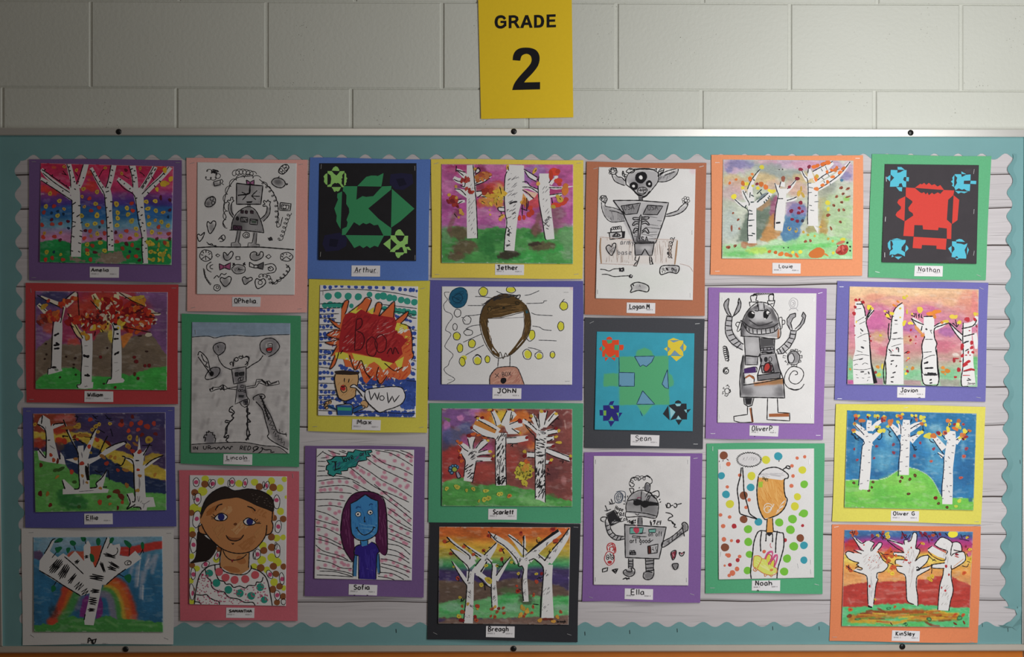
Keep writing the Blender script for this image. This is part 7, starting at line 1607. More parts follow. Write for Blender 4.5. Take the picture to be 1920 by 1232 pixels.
a.ring(6, 'K', '690,580,48,54 672,582,24,38'); a.L(5, 'K', '668,535 668,518 690,515 692,530 700,530 702,512 722,515 720,532 735,525 748,530 740,545;740,560 755,560 755,580 742,580;742,595 748,610 730,615;715,628 715,645 695,645 695,630;675,632 672,648 690,640;650,615 640,635 655,630;632,600 622,605 640,615;630,580 608,578 610,560 632,565;640,545 625,535', 0)
a.L(5, 'K', '700,710 720,705 715,685 690,680 665,705 655,745 680,775 720,778 755,745 768,700 750,665 710,648 670,650 640,680 622,720 620,770 650,810 700,828 745,815 772,780'); a.L(8, 'K', '660,815 700,826 735,820')
a.coil(5, 'K', '160,490 165,540 180,600', 14, 7, 1.0); a.L(6, 'K', '150,490 175,500 190,560 185,610;175,680 170,690 155,685 165,665 185,668 188,690 170,702 150,690 155,660 185,655'); a.ring(5, 'K', '178,835,18,22'); a.L(5, 'K', '170,800 175,790 195,800 190,815;200,820 205,840 195,850;190,860 175,875 160,870 165,855;155,850 142,860 145,840 160,835;160,820 145,815 155,805;180,795 185,785', 0)
a.ring(4, 'b4b1b5', '690,160,34,42 685,160,18,26'); a.L(4, 'b4b1b5', '655,215 680,195 710,200 725,220;680,150 695,160 680,175')
a.done()
a.card('352,1098 576,1104 570,1186 350,1178', 'OliverP.', 368, 1142, 38, 6, adv=28, slant=.12, marks='388,1184 395,1184')
a.staples('895,80,-15 68,1162 880,1176'); a.staples('142,130,90 845,130,90 126,640,90 838,575,90 122,1030,90 826,1030,90', 8, 'sheet')

# ---- orange-faced figure and dots
a = Art('green-mounted drawing of an orange bean-headed figure among big coloured dots', (1315, 820, 4.107),
        '38,46 948,44 934,1204 32,1200', '59ad80', '128,94 868,86 868,1082 134,1096')
a.mottle(.015, 120, 120)
a.part('painted_dots')
for c_, q in (('8a5038', '172,140,32 326,448,32 326,632,30 182,848,32 762,776,30'), ('3aa0b4', '592,146,32 154,296,28 380,386,30 190,440,30 440,652,30 790,832,30 790,946,28'), ('dcd83c', '498,174,32 386,298,32 220,514,32 778,252,30 740,458,28 720,532,32'), ('7cc83e', '792,362,30 790,586,32 600,656,32 702,630,34 686,712,34 360,708,32 362,806,32 370,902,28 356,1026,30 712,840,34 660,934,32 638,1034,32 765,592,16'), ('e07858', '208,206,18 738,160,13 796,150,13 698,220,14 706,298,14 296,292,14 200,382,13 694,374,16 368,482,14 345,540,14 148,598,14 218,614,14 168,684,17 174,786,18 232,796,12 210,910,18 295,918,14 275,1014,18 240,1045,22 215,1064,14 180,988,9 195,905,12'), ('b8323c', '252,684,19 282,800,16 645,792,15 780,680,12 280,946,16 220,982,15 262,690,10')):
    a.D(c_, 20, q, .05)
a.part('figure')
a.F('e6a552', '440,310 640,315 645,450 655,480 640,545 600,590 520,620 485,625 445,560 430,480'); a.F('e6e2e4', '432,300 460,255 540,232 620,245 665,285 660,310 620,330 520,318'); a.hatch(6, 'f0b868', '450,330 630,330 640,540 500,600 440,520', 40, 75, 80, 1); a.hatch(5, 'dc9440', '450,330 630,330 640,540 500,600 440,520', 30, 60, 70, 2); a.hatch(5, 'e8e0d8', '590,540 650,470 630,560 570,600', 10, -45, 60, 3); a.hatch(4, 'c8c4c8', '450,280 650,270 640,310 450,300', 24, 8, 80, 4)
a.F('a8c83c', '440,345 475,340 470,385 440,385'); a.L(4, 'e8e4dc', '480,560 490,520 520,510 545,530 530,570 500,580 485,555 510,530 540,545 515,570 560,520 550,515'); a.zig(5, '4a4a2c', 470, 310, 515, 330, 14, 7); a.L(5, '4a4a2c', '480,305 500,340;470,320 515,322')
a.L(7, 'K', '440,300 428,400 435,500 455,575 490,632 530,620 590,595 640,545 662,480 648,455 638,400 640,325 665,315 670,290 640,262 590,235 540,232 480,250 440,295;625,252 650,235 675,245;650,235 660,220 680,225 683,242 665,240'); a.F('e6a552', '508,625 548,622 552,730 502,735'); a.L(6, 'K', '508,625 500,735;548,620 555,730')
a.L(7, 'K', '385,1090 380,1030 395,900 405,810 430,740 455,720 500,722;550,722 610,735 632,745 635,840 610,940 590,1010 582,1090;465,725 455,800 458,880;585,720 575,800 572,890'); a.F('2a282c', '500,732 552,730 545,745 525,762 508,752'); a.L(6, 'K', '500,740 498,790;548,740 550,800'); a.D('K', 7, '497,795,6,8 548,800,6,9'); a.L(4, 'd05a6a', '535,815 530,830 538,850 545,845')
a.F('e0e46a', '405,920 430,910 465,930 490,940 520,980 575,1010 580,1040 540,1060 480,1050 430,1020 400,990'); a.hatch(6, 'ecec9a', '410,930 560,1000 560,1050 420,1000', 14, 30, 60, 5); a.L(5, 'd88a4c', '405,915 440,912 465,935 440,990 430,1010;465,935 500,940 530,980 580,1010 575,1050 535,1062 480,1048 430,1015 400,990 405,915;420,1000 400,1020 420,1032 435,1015;485,1050 490,1072 510,1055;525,1060 540,1075 550,1058;410,1000 425,1030'); a.D('e08a4a', 12, '540,1022,14,10')
a.F('e0d84a', '495,935 510,905 530,900 530,950 515,980'); a.F('e0d84a', '530,985 545,945 560,950 558,1000'); a.B('d8548c', '490,935,10 515,890,16 545,880,16 550,895,10;545,950,10 570,910,18 585,905,10 580,950,12 560,1005,8;515,975,12 540,940,10 550,890,8'); a.L(5, 'c84a5a', '495,940 515,900 540,920 515,985;530,980 550,940 565,950 558,1000'); a.D('e06a4a', 12, '484,880,13,14')
a.part('speech_bubble')
a.L(7, 'K', '318,230 325,330 330,420 360,540 375,590 430,628;308,232 300,300 278,400 290,500 296,580 330,600 430,630'); a.F('dedadc', '285,170 310,130 400,125 450,150 440,190 380,215 300,222 280,200')
P = []
for i in range(64):
    an = 2 * math.pi * i / 64; k = 1.0 + (.07 if i % 2 else -.07)
    P.append('%.1f,%.1f' % (368 + 92 * k * math.cos(an), 172 + 54 * k * math.sin(an)))
a.L(6, 'K', ' '.join(P + P[:1]), 0); a.hatch(3, 'a8a4a8', '310,150 430,150 430,180 310,180', 16, -60, 36, 6)
a.L(4, '4a2a24', '170,175 165,185;195,165 210,178;140,180 138,190;600,175 598,188')
a.done()
a.card('390,1104 608,1100 606,1184 388,1180', 'Noah', 418, 1140, 36, 6.5, adv=34, slant=-.05, marks='430,1186 432,1176 442,1178 440,1188')
a.staples('88,88,90 85,1160 888,1134,15'); a.staples('148,225,90 832,190,90 150,900,95 842,960,85 745,990,80 843,1034,85', 9, 'sheet')
# ---- column seven
a = Art('green-mounted black square with a red cut-paper block shape and four turquoise fish', (1615, 280, 4.928),
        '96,46 1200,66 1148,1212 62,1186', '66b384', '216,136 1086,146 1064,1058 190,1044', sheetname='black_sheet', tilt=(.0012, .0034))
a.wash('3c373c'); a.mottle(.04, 80, 80); a.blobs('4a464a', '985,200,40,20 830,1010,40,20', .5, .6)
RP, TQ = 'd84840', '5cc0d8'
a.paper(RP, '412,352 494,358 545,400 560,405 578,396 595,416 612,400 624,424 652,402 672,416 706,398 730,412 762,376 858,380 850,424 802,466 790,650 834,690 830,830 790,826 790,732 714,722 708,748 570,740 566,702 490,700 484,805 388,800 400,666 480,612 474,590 440,568 434,540 472,490 470,478 410,436', 'red_paper_body')
a.paper(RP, '494,356 545,318 560,324 580,310 600,328 624,310 650,332 676,322 704,344 730,330 764,376;852,424 904,466 888,655 838,690;406,434 345,464 332,490 340,505 366,530 364,552 330,580 316,606 330,625 398,664;482,808 788,826 780,928 694,920 694,890 560,884 556,918 474,912')
a.paper(TQ, '272,190 334,192 332,218 360,212 395,192 418,192 416,256 395,256 386,280 398,294 414,296 414,350 384,348 372,312 350,318 345,340 325,345 264,346 268,300 304,262 270,232;334,162 370,164 402,190 336,188;270,236 230,264 266,298;416,256 440,258 438,296 414,294;322,348 378,350 374,390 350,384')
a.paper(TQ, '862,230 922,230 928,256 966,236 1010,232 1008,288 948,290 946,320 1006,322 1002,386 976,384 950,366 930,374 900,360 870,378 858,350 884,310 878,290 886,262 864,240;924,204 970,230 926,228;860,236 840,262 844,285 828,295 846,320 836,335 856,350;1010,290 1062,292 1060,322 1006,318;866,384 985,392 950,406 920,398 896,410')
a.paper(TQ, '312,836 410,838 408,860 372,905 370,930 404,952 402,990 366,970 336,962 310,975 278,970 260,980 264,945 292,920 284,900 294,880 284,850 268,842;280,832 330,822 376,834 310,834;268,836 244,866 246,905 262,932 272,920 268,880;412,884 430,900 436,920 404,950;284,974 300,990 278,998;306,992 376,990 342,1018')
a.paper(TQ, '838,850 880,852 878,868 920,872 950,882 980,868 974,892 954,930 970,985 968,1010 900,1008 882,986 862,1000 834,995 838,955 862,926 858,905 838,890;872,840 905,828 930,832 958,856 880,852;834,892 802,916 834,964;980,900 994,930 974,980;866,1004 906,1006 885,1020')
a.done()
a.card('494,1074 754,1078 750,1176 488,1172', 'Nathan', 526, 1126, 42, 6, adv=36, rot=3)
a.staples('148,1134,15 1084,1166,25'); a.staples('1040,205,100 1040,575,95 1040,960,100 222,645,95 216,975,90 230,275,85', 9, 'sheet')

# ---- pink sunset, four trees
a = Art('blue-mounted painting of four broad birches against a pink and peach sunset', (1555, 515, 4.738),
        '72,56 1413,74 1384,1130 44,1112', '7672b6', '180,104 1328,130 1316,998 160,974', sheetname='painting_sheet', tilt=(.0016, .004))
a.band([(110, 'eec498'), (200, 'eab48e'), (270, 'e4a08c'), (360, 'd98a9c'), (450, 'd07a9c'), (560, 'd68a9a'), (660, 'd68c90'), (730, 'c49a90'), (800, 'b8b09a'), (880, '9cc8a0'), (1000, '98c49a')], 50, 200); a.mottle(.1, 200, 30)
a.blobs('c85a9c', '420,330,110,70 400,440,100,60 860,320,120,50 620,330,60,60', .65, .6); a.blobs('e08a78', '1240,260,90,140 400,200,90,30', .6, .7); a.blobs('e87a80', '1290,260,30,130', .5, .6); a.blobs('9c5aa8', '1050,510,80,40 740,470,90,40 620,450,60,40', .6, .6); a.blobs('d4b070', '440,550,70,50 690,580,60,40', .6, .7); a.blobs('d05a7c', '980,640,120,50 480,680,60,40', .5, .6); a.blobs('f4d0a0', '700,160,200,30 240,160,60,40', .6, .7)
a.brush('420,230 560,200 700,240;740,280 900,250 1100,330;480,600 640,640;900,740 1100,760', 26, 'c88a94', .4, .8)
a.blobs('7cc890', '190,850,60,110 1290,870,50,140 440,890,60,40 760,890,110,40 1060,890,80,60', .7, .6); a.blobs('5cbc70', '1295,780,26,60', .8, .4); a.area('160,935 215,935 215,980 160,980', 'c85098', .9, 5, 5); a.area('400,910 480,920 480,980 400,975', 'b87a9c', .8, 12, 10); a.area('660,935 820,940 820,990 660,985', 'b88a94', .8, 14, 12); a.area('980,930 1160,935 1160,995 980,990', 'a88a8c', .6, 14, 12); a.blobs('ece4da', '1120,712,30,16', .8, .4)
a.blobs('e8b888', '1070,250,70,30', .5, .7)
a.part('birch_tree')
a.B('W', '265,240,70 275,380,100 285,520,120 295,660,130 290,760,160 295,860,170 305,975,180'); a.B('W', '335,385,30 385,305,40')
a.L(8, 'K', '280,235 310,300 322,370;320,395 345,360 380,300;398,315 340,385 328,430 350,520 360,620;240,262 290,262', 1); a.B('K', '358,620,10 365,700,14 372,790,14 392,880,26 410,965,36')
a.L(4, '4a484c', '235,305 285,300;235,420 310,375;265,440 320,415;250,560 310,530 370,520;240,675 295,690;225,720 290,710 355,720;210,765 290,745 300,740;218,808 240,795 255,800;290,800 315,785 345,795;215,840 300,845 380,830;235,888 250,892;310,885 335,880;240,915 260,918;290,918 310,920;340,915 365,910;335,945 345,935;300,585 330,590;275,515 285,525'); a.L(12, '4a484c', '280,640 310,655'); a.L(9, '3a383c', '275,865 310,862;265,755 295,748;275,480 300,505;345,860 355,885')
a.part('birch_tree')
a.B('W', '640,260,40 625,320,80 600,430,110 595,540,120 590,640,140 580,760,160 580,860,160 580,975,160')
a.L(8, 'K', '650,248 600,285 570,330 555,400 548,480 540,570 515,640 505,720 490,790 480,870 490,970;530,430 522,520 530,580;498,770 505,880 500,975;550,400 525,390 505,365 495,345')
a.L(4, '4a484c', '545,570 660,570;560,580 640,560;550,640 600,625 640,615;530,690 560,700;575,405 605,402;580,440 610,440'); a.L(9, '3a383c', '565,522 605,515;540,715 635,720;525,660 555,690;590,655 612,650 615,690;545,770 575,762;545,800 555,790;590,820 600,805;560,875 590,865;545,915 575,908;545,950 570,955;580,405 605,408')
a.L(5, 'c83a5a', '555,665 570,680;590,660 605,665')
a.part('birch_tree')
a.B('W', '885,370,90 885,450,96 890,560,90 890,620,120 890,720,140 895,820,150 900,910,150 905,975,140'); a.B('W', '735,390,30 790,440,60 850,500,70'); a.B('W', '930,480,40 1000,440,50 1055,412,26')
a.L(8, 'K', '838,372 925,370;725,390 780,420 840,445;730,395 760,440 800,510 845,548 830,590 822,640 828,720 820,800 822,890 840,970 900,985 960,980 975,900 965,820 960,740 945,660 955,610 935,560 935,480 1000,450 1060,430;930,460 980,430 1055,408;825,455 815,500'); a.B('K', '822,760,8 818,820,16 826,880,10;955,660,6 962,820,14 975,930,10')
a.L(5, '3a383c', '850,575 920,575;835,690 910,685;835,750 900,720 940,715;895,490 910,525;905,500 910,490'); a.L(12, '2a282c', '855,480 870,490;840,790 880,775;860,775 870,790;845,832 925,828;840,890 960,890;870,875 950,880;890,940 910,930;890,965 915,960'); a.zig(5, '3a383c', 835, 885, 965, 885, 12, 14)
a.part('birch_tree')
a.B('W', '1225,430,80 1220,560,90 1225,660,100 1225,780,110 1230,880,120 1240,985,120'); a.B('W', '1230,450,40 1290,430,50 1310,370,30'); a.B('W', '1290,520,40 1300,600,40 1305,660,20'); a.F('W', '1062,425 1190,540 1180,600')
a.L(8, 'K', '1190,425 1185,560 1190,700 1185,830 1172,920 1180,990 1235,992;1060,425 1120,520 1178,590;1070,430 1130,490 1190,540;1175,480 1275,455 1310,400;1190,550 1290,525;1190,610 1240,590;1300,440 1310,470')
a.L(8, '3a383c', '1200,600 1240,590;1205,680 1240,660;1190,860 1270,845;1230,920 1250,930;1220,940 1260,935'); a.B('c23038', '1190,800,16 1240,770,26 1255,768,14;1185,815,20 1230,795,14;1190,855,6 1260,840,20 1280,845,16;1185,895,8 1250,895,6'); a.T('Javion', 1228, 975, 20, 4, 'K', adv=13)
a.part('leaf_dots')
a.D('b82430', 14, '237,225 267,222,11 300,245,18,12,30 230,288,12,15 220,345,18,16 225,455,7 228,538,6 362,548,7 370,588,9 412,868,14,12 725,492,10 770,550,10 722,582,12 710,550,7 768,610,6 700,690,18,12 1225,398,22,24 1292,398,12,18 1265,605,14,22 1265,648,16 1275,690,13 1180,640,16,30 1182,720,14,18 1108,760,12,24 1125,745,24,8 1165,770,14,6 1150,845,20,18,-30 1120,910,13,11 695,858,12,14 1245,498,9,5 1235,690,8,14 1215,715,10,6 1250,715,8,5 1280,845,14,10 1310,500,6,4 1310,460,6', .25)
a.D('f0dc3c', 16, '355,290,26,20 380,300,14 495,325,14,10 520,365,22,16 555,345,20,16 630,300,10 630,380,8 690,190,10 665,205 690,330,10,20 665,430,16,26,30 715,430,18,14 735,350,10 805,312,30,26 1035,415,34,12 1100,375,34,20 1125,370,14 1155,425,22,16 1295,350,18,16 1320,350,10 440,890,22,16 470,815,10,24 455,540,12 735,435,10 240,420,6,12', .25)
a.D('e88a2c', 18, '905,345,46,18 950,330,40,20,-10 935,370,16,22 610,240,14,10,30 580,275,20,10,30 430,820,18,14 740,832,16 1010,828,20,14 1050,855,22,22 1010,865,22,12 185,840,10 1030,885,8 830,540,14,18,40 1000,425,14', .25); a.F('e09a5a', '755,440 790,470 850,545 800,520 760,480'); a.L(6, 'e8503c', '680,770 715,740 715,750;680,690 715,690'); a.D('ecd84a', 8, '700,740 670,840 680,880,12 690,820')
a.part('twigs')
a.L(6, '2a2430', '370,290 350,335 330,375;350,320 365,310;500,330 525,345 545,380;530,340 525,320;550,370 575,370;755,380 760,350 745,345;775,385 770,340;790,370 800,350 795,390;815,385 820,350;830,390 815,370;760,375 725,360;1100,430 1130,460 1120,400;1130,470 1150,440;1120,450 1090,430;665,700 700,680')
a.done()
a.card('604,998 854,1002 850,1096 602,1092', 'Javion', 634, 1044, 38, 6.5, adv=29, slant=.1, marks='790,1094 805,1090 810,1096')
a.staples('108,108 1352,122,25 92,1102 1325,1092,10')

# ---- blue sky, green hill
a = Art('yellow-mounted painting of three slim birches on a lime green hill under blue sky', (1555, 745, 4.738),
        '62,56 1390,82 1346,1126 24,1100', 'e6dc66', '158,116 1308,144 1280,1004 134,980', sheetname='painting_sheet', tilt=(.0014, .0032))
a.wash('2f78ae'); a.mottle(.14, 120, 120)
a.blobs('5aa4c8', '480,560,110,110 540,350,60,90 960,380,110,120 930,600,90,90', .75, .7); a.blobs('8cc0d4', '920,380,60,40 530,340,40,50 940,270,60,30', .6, .6); a.blobs('265f98', '250,250,90,60 1200,640,80,160 700,170,200,40 400,680,90,20', .6, .7); a.blobs('4a94c0', '980,690,60,70 260,620,70,60', .5, .7); a.brush('470,520 460,640;520,560 510,620;1000,380 980,520;900,420 920,520;250,300 230,500;1180,300 1190,560', 26, '6cb0d0', .5, .8)
a.area('130,740 270,728 420,735 520,710 600,655 700,622 780,640 870,690 920,740 960,810 1000,880 1100,895 1290,900 1290,1010 120,1000', '74cc4e', 1, 4, 5); a.mottle(.06, 30, 120); a.blobs('5cb848', '600,910,200,20 450,860,80,60 260,900,80,40', .5, .7); a.blobs('98dc60', '600,740,110,50 760,800,110,50 300,860,90,50', .5, .7)
a.brush('135,740 270,728 420,735 520,710 600,655 700,622', 5, 'e8ecdc', .8, .4, .3); a.brush('700,622 780,640 870,690 920,740 960,810 1000,885 1100,893 1180,893', 5, 'd8e8c8', .8, .4, .3); a.blobs('2a5c8c', '1255,912,20,20', .8, .4)
a.part('birch_tree')
a.B('W', '352,320,60 345,390,78 330,480,86 325,600,90 315,720,90 306,820,84;355,300,50 352,240,46 358,205,40;330,370,40 280,330,40 215,300,20;330,330,44 280,280,44 220,235,24;370,290,40 430,230,36 470,205,20;370,380,44 420,330,40 455,310,20'); a.F('W', '262,800 350,790 350,805 330,800 322,822 300,815 285,825 262,818'); a.L(5, 'W', '375,410 392,430')
a.L(7, '20304a', '218,240 270,290 310,335;205,300 250,340 310,400 292,440 280,560 270,680 258,785')
a.part('birch_tree')
a.B('W', '685,200,60 680,300,76 672,420,86 668,540,86 664,690,84;620,330,60 580,280,50 530,235,30;700,290,60 770,250,50 830,225,20;720,390,60 770,345,40 810,320,24;640,330,40 630,260,30 605,215,14')
a.L(7, '20304a', '530,255 580,320 628,405 626,500 615,600 612,702;610,220 632,250 636,325;720,280 790,240 830,240;720,350 780,325')
a.part('birch_tree')
a.B('W', '1095,300,50 1085,400,80 1068,520,86 1055,640,86 1052,760,92 1048,950,90;1050,310,40 1052,380,60;1020,460,60 980,410,50 925,345,40;1120,410,40 1150,370,40 1200,330,20;1010,530,40 965,490,10'); a.F('W', '1110,400 1125,420 1100,520 1080,520')
a.L(7, '20304a', '920,370 960,430 1018,510;960,495 1010,535 1018,560 1012,680 1000,800 998,885;1000,335 1035,375;1125,380 1175,345')
a.part('birch_bark')
for q in ('345,230 365,232;340,268 358,270;305,292 322,290;380,330 398,325;280,270 290,285;325,350 345,345;350,395 365,400;345,470 360,468;295,520 312,522;345,580 362,580;285,645 300,650;335,742 350,740;270,770 295,765', '660,225 672,230;690,240 705,235;650,270 665,272;668,292 682,288;640,345 655,348;700,345 712,350;660,340 670,335;650,378 658,382;672,380 692,385;700,330 715,340;640,425 655,420;635,475 648,470;680,455 700,450;680,530 705,528;625,575 650,573;675,615 695,612;620,655 638,655;590,310 605,305;565,270 575,275;770,265 785,255;740,370 745,385;770,345 785,350', '1095,330 1115,332;1090,430 1110,430;1050,400 1055,410;1060,375 1075,380;1085,490 1105,495;1055,525 1070,545;1030,565 1042,570;1060,620 1075,622;1015,640 1028,648;1065,675 1085,678;1010,720 1025,722;1070,785 1088,785;1005,830 1025,828;1060,830 1068,845;1070,880 1090,882;1045,780 1050,800;1000,900 1015,900;975,410 990,405;955,380 968,375;1140,375 1150,385;1020,470 1030,465'):
    a.L(5.5, '77737c', q, 0)
a.part('leaf_dots')
YO = 'f0dc44'; OO = 'e87a34'
a.D(YO, 15, '258,165,14 350,160,18,14 405,165,14 430,170,18 490,180,20 225,235 220,305,16,12 440,265,16 485,295,18 450,300,22 520,260,14 415,262,12 610,220,18,14 605,165,16,18 650,150,14 735,162,14 770,165,14 815,180,20 840,178 855,245,14 840,210,16 805,315,26,18 825,310,14 875,340,36,24 885,345,24 980,325,22 1055,285,18,26 1068,240,14 1078,208,12 1140,245,20 1160,270 1130,270,18 1205,305,22,26 1195,365,20 1160,360,16,12', .25); a.D(OO, 16, '235,165,20,16 290,208,28,18 275,205,14 225,232,12 215,292,18,16 480,195,22,26 500,180,12 540,225,24,28 555,210,16 625,165,22,12 640,185,14 820,235,18 775,200,14 925,342,26,26 1025,315,22,20 1055,208,20 1150,210,22,16 1110,275,22,14 1130,285,16 1180,335,26,18 1245,297,18,14 1190,240,12 1200,340,18', .25); a.D('a82a34', 12, '240,188,16,12 470,205,12,20 465,190,10 490,205,10 340,175,10 430,180,8 630,180,8 770,180,8 970,318,20,18 1032,318,14 1112,240,14,12 1192,240,10 1215,352,18,14 1190,370,14,12', .25)
a.D('b83c3c', 12, '222,460,10,12 420,435,13 398,540,11 248,556,12 570,420,14 572,492,15 808,405,12 757,520,12,16 927,458,14 1218,457,17,15 ', .25, '7a3a5c', .5); a.D('d8604a', 12, '905,568,13 1168,715,18,14 1196,524,20,14', .25, 'b04a3c', .4); a.D('5c3022', 12, '218,760,15,11 388,753,13 378,800,11 352,830,13,11 645,712,14 630,746,13 716,728,14 762,694,14,17 704,858,16,12 970,943,15,12 1046,977,15,12', .2, '8a4a30', .4); a.D('8c2424', 16, '944,894,17,17'); a.D('e4e850', 16, '1155,920,18,18 1125,968,16,14', .2)
a.part('twigs')
a.L(6, '18283c', '190,325 215,335 235,370 265,380;230,345 240,365 270,360;205,340 200,310;225,185 225,215;280,225 285,260;345,170 348,200;425,180 430,210;440,265 420,290 430,310;425,365 445,375 465,355 465,315;515,285 535,300 530,330 555,352;535,315 550,300;535,330 540,345;735,190 720,230;750,165 760,185;830,250 835,300;825,290 845,295;735,415 750,440 775,440;750,440 760,470 780,460;760,455 775,465;890,370 900,390 930,405;1068,230 1070,265;1175,360 1200,380;1210,330 1240,300')
a.L(3, '2a5c7c', '925,515 950,500')
a.done()
a.card('548,1008 798,1012 794,1104 546,1100', 'Oliver G', 570, 1048, 32, 6.5, adv=30)
a.staples('680,92,-10 1310,1105')

# ---- white outlined trees, red hills, yellow sun
a = Art('orange-mounted painting of white black-outlined trees, red hills and a small yellow sun', (1545, 970, 4.738),
        '74,66 1396,82 1366,1117 50,1100', 'ec8e62', '182,112 1324,128 1290,978 158,968', sheetname='painting_sheet', tilt=(.0014, .0036))
a.band([(110, '3f74ae'), (160, '3c68a4'), (190, '6a4a98'), (215, 'b03a88'), (260, 'c43a74'), (300, 'd85a58'), (335, 'ecbc44'), (390, 'eec250'), (440, 'eaa44c'), (520, 'ec9c58'), (600, 'eaa868'), (1000, 'eaa868')], 18, 240); a.mottle(.12, 140, 40)
a.blobs('c4302c', '240,250,60,50', .9, .4); a.blobs('5a3a88', '950,180,130,40', .5, .6); a.blobs('c85a3a', '220,290,50,30', .6, .5); a.blobs('f4dc6c', '560,420,60,50 950,380,80,40 230,370,60,30', .6, .6); a.blobs('4a9cc8', '1240,140,40,20 210,160,24,30', .5, .6); a.blobs('d050a0', '1290,330,20,20', .8, .4)
a.area('160,620 260,590 420,570 560,572 720,565 900,550 1010,520 1110,520 1200,560 1310,610 1310,830 150,830', 'c23c34', 1, 6, 10); a.mottle(.1, 120, 24); a.blobs('cc5a50', '500,720,60,40 600,660,120,30 240,740,40,30 950,660,120,20 1230,600,60,30', .6, .6); a.brush('880,655 1000,640;560,680 720,660;460,730 540,720;220,720 240,770', 14, 'd88a80', .5, .8)
a.area('150,795 300,800 380,790 470,780 560,768 700,765 760,770 860,775 1000,790 1120,800 1300,805 1300,990 150,990', '58c87c', 1, 8, 12); a.blobs('58c85a', '520,955,140,24 800,960,140,24 300,930,60,30', .6, .6)
a.brush('240,900 420,870 620,860 820,850 1000,880 1180,885', 62, 'c87a24', .9, .5, .5); a.brush('300,880 480,850 700,840 950,840', 30, 'a84a20', .8, .5, .6); a.brush('250,930 450,920 620,940 800,900;900,850 1000,830 1120,870', 26, 'dca62c', .9, .5, .6); a.brush('480,810 540,850 420,830 380,835;900,930 960,960 1020,970', 20, '8c3a20', .85, .4, .5); a.brush('700,870 900,900 1100,890', 30, 'd8862c', .9, .5, .5)
R = random.Random(21)
for k_ in range(34):
    x, y = R.uniform(270, 1080), R.uniform(845, 930); l = R.uniform(30, 90); d = R.uniform(-16, 16)
    a.brush(f'{x},{y} {x + l},{y + d * .5} {x + 2 * l},{y + d}', R.uniform(8, 17), R.choice(['d8a62c', 'b85a20', 'e0c03c', '8a3c20', 'e0903c', '7a8a30']), .85, .5, .5)
a.part('white_tree')
a.F('W', '255,172 300,195 350,232 370,215 405,208 445,225 440,250 425,290 470,245 490,225 512,230 508,262 465,310 500,330 520,370 530,395 562,415 565,440 540,470 480,495 475,560 455,640 445,740 432,800 395,780 392,660 380,560 370,515 320,495 255,475 300,450 340,465 345,450 310,435 290,420 310,400 240,385 195,340 188,320 215,305 270,315 330,325 280,290 350,298 300,240')
a.L(7, 'K', '255,175 300,245 320,285 355,300;280,188 330,230 355,225 375,208;405,208 445,228 435,250 418,280 418,305;425,300 470,245 490,225 515,232 505,265 480,290;480,300 490,320 520,375 545,395 568,420 560,450 520,485 475,495 468,540 480,550 462,600 450,700 440,770;262,290 300,310 335,325;190,322 215,302 270,318;190,325 215,365 260,390 310,405 290,420 310,435;275,455 300,440 340,455 330,468 290,460;245,470 300,490 370,515 385,560 388,700 392,770'); a.F('K', '388,780 430,795 425,808 392,800')
a.part('white_tree')
a.F('W', '545,190 620,205 705,245 715,200 745,200 752,230 780,160 800,132 825,150 820,210 815,280 850,285 840,320 805,385 860,350 930,340 925,380 880,430 830,465 900,445 955,430 930,460 830,520 825,620 832,790 800,778 740,745 730,640 725,540 700,500 645,470 640,440 700,435 640,410 640,380 720,375 700,350 620,340 615,315 715,315 700,270 620,225')
a.L(7, 'K', '545,195 600,210 700,240;560,205 640,270 710,310;715,245 712,205 735,200 748,205;740,215 770,205 795,138 825,150 820,230 815,275 845,285 850,310 820,370 810,390 850,355 900,338 930,345 915,395 870,440 820,475;620,310 715,315;615,315 625,340 690,345 720,375 640,378 635,420;640,435 700,438;640,450 660,485 715,510 728,560 732,660 742,745 800,775;820,465 870,455 955,430;945,460 860,505 825,535 820,620 832,700 834,790;820,450 830,440 850,465 820,475')
a.part('white_tree')
a.F('W', '985,235 1040,180 1080,180 1140,230 1175,215 1215,240 1220,300 1160,300 1190,305 1240,310 1260,365 1240,400 1140,455 1125,440 1135,520 1145,640 1110,830 1015,825 1020,720 1035,600 1060,510 1070,450 965,455 960,415 1070,405 1080,370 1010,350 925,300 920,280 960,255 1090,325 1085,300 990,250')
a.L(7, 'K', '980,245 1010,205 1045,178 1100,195 1140,230 1130,280 1125,340;1140,225 1180,218 1215,240 1222,300 1150,290;980,245 1030,275 1095,300 1080,335;920,285 960,255;925,300 960,340 1030,380 1075,380 1082,350;1130,345 1160,320 1240,308 1258,360 1240,400 1140,460 1130,425;960,420 1075,405;965,420 962,450 1070,455;1060,460 1055,520 1030,600 1018,720 1010,825;1135,455 1130,530 1148,650 1125,740 1108,835;955,415 955,460')
a.L(4, 'd88a3a', '960,340 1030,375;1240,370 1150,440')
a.part('birch_bark')
a.hatch(3, 'b8a8a8', '350,320 490,330 540,420 420,490 340,400', 40, -50, 40, 1); a.hatch(3, 'b8a8a8', '740,260 820,300 810,500 760,640', 30, -80, 50, 2); a.hatch(3, 'b0a8a4', '1040,600 1120,600 1100,780 1030,780', 24, -50, 40, 3); a.hatch(3, 'a8a4a8', '400,500 450,500 430,740 400,740', 12, 85, 60, 4); a.hatch(3, 'c4bcbc', '1020,220 1090,230 1120,440 1080,440', 14, -80, 60, 5)
a.S(10, ['c8303a', 'd86a4a'], '360,330 500,340 480,480 400,480', 2, 5, 6); a.S(10, ['c8303a', 'd8804a'], '730,260 830,300 800,420 660,420', 2, 6, 7); a.D('c23038', 12, '730,380,16,9 405,612,8,14 1085,435,12,14 1110,510,8,12 1078,652,10 1045,625,6,12 355,245,7 775,270,6,10 1180,350,20,5,20 770,400,6')
a.part('leaf_dots')
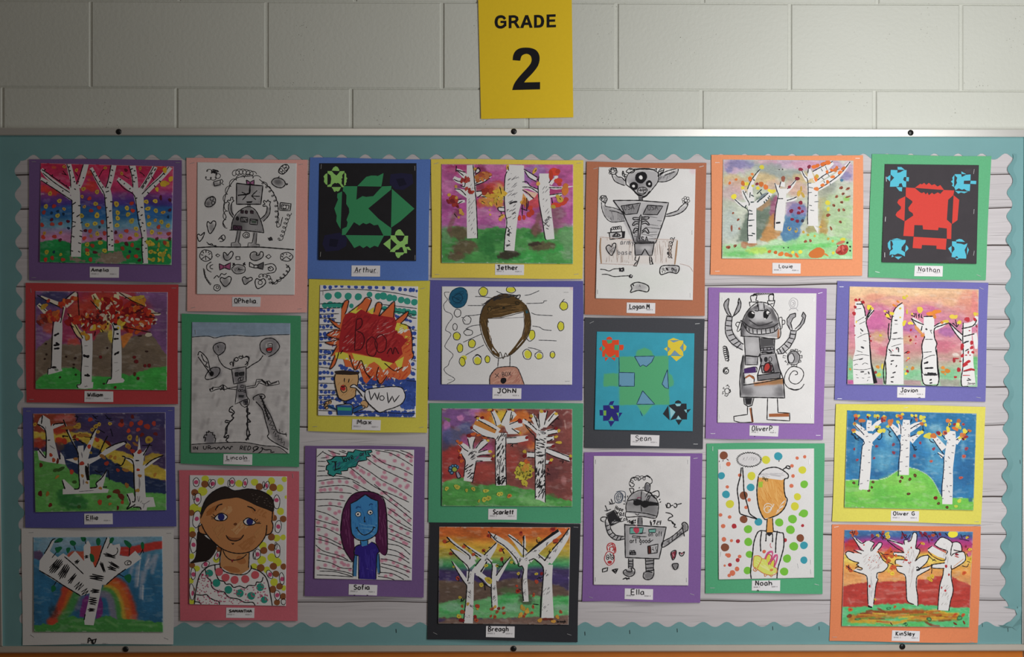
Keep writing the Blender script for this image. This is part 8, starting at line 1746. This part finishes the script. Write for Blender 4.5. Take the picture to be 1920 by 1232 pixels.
a.D(lin('f6e83c'), 40, '1145,150,44,32', .05)
a.L(6, 'K', '1075,140 1100,165')
a.D('d8602c', 16, '248,135,18 270,140,20 285,125,14 258,155 290,145 210,440,16 225,455 240,475 560,330,26,30 545,355,22 590,300,22,20 600,345,20 570,390,22 525,340,14 615,440,22 600,455 630,445 575,300 870,230,18,14 1245,495,18 630,795,13 705,818,14 235,820,26,14 1235,870,20,15,-30 1165,865,22,12,-20 525,130,12 970,160,16 550,190,10 590,275,10 640,340,12', .3, 'c8402c', .4); a.D('8c2440', 13, '430,165,16 520,150 515,178 700,150 695,180 900,150,18 875,160 935,170 1030,150 860,140 480,155,10 720,160,12 1180,330,18,9,20 1280,175 1260,260,10 960,200,10', .3); a.D('f0d83c', 15, '478,162 565,145,16 570,175,18 555,155 600,500,14 612,500 575,480,10 930,540,16 962,525,18 945,555,14 955,565,10 1295,285,18,14 1300,370,20,18 1270,180,14,10 880,235,16,12 455,730,10 560,150', .3, 'd8a02c', .45)
a.D('8a3a24', 12, '230,875,20,16 215,880,12 1165,945,20,8,30 1245,935,8,18,-30'); a.D('3f7a50', 14, '575,810,20,14 1205,895,28,20 935,905,22,20 730,950,14,16 300,905,30,8', .3, '58b070', .5)
a.part('twigs')
a.L(5, '221a2c', '250,115 265,165;230,130 260,140;275,120 270,150;195,430 230,455 250,470;220,420 222,470;420,205 450,180 480,170;490,130 530,180 560,190;520,200 540,160;690,120 720,180 750,190;720,190 740,160;770,150 750,185;820,130 855,125;960,130 1000,150 1010,180;985,120 990,160;880,150 920,180 935,230;1215,150 1230,190;1200,190 1250,200 1290,210;1230,170 1260,160;500,310 530,330 580,330;530,340 560,380;590,310 610,300;565,400 620,420;920,330 960,370 1000,390;960,390 990,370;960,460 955,500;1265,320 1280,350;1270,390 1300,400;1225,430 1270,440 1285,410;1270,290 1285,275;590,935 610,960;700,950 730,940;860,230 820,280')
a.done()
a.card('606,1004 852,1012 848,1104 600,1098', 'KinSley', 638, 1050, 34, 7, adv=30)
a.staples('95,1064 1310,1108,15 110,85,-10')
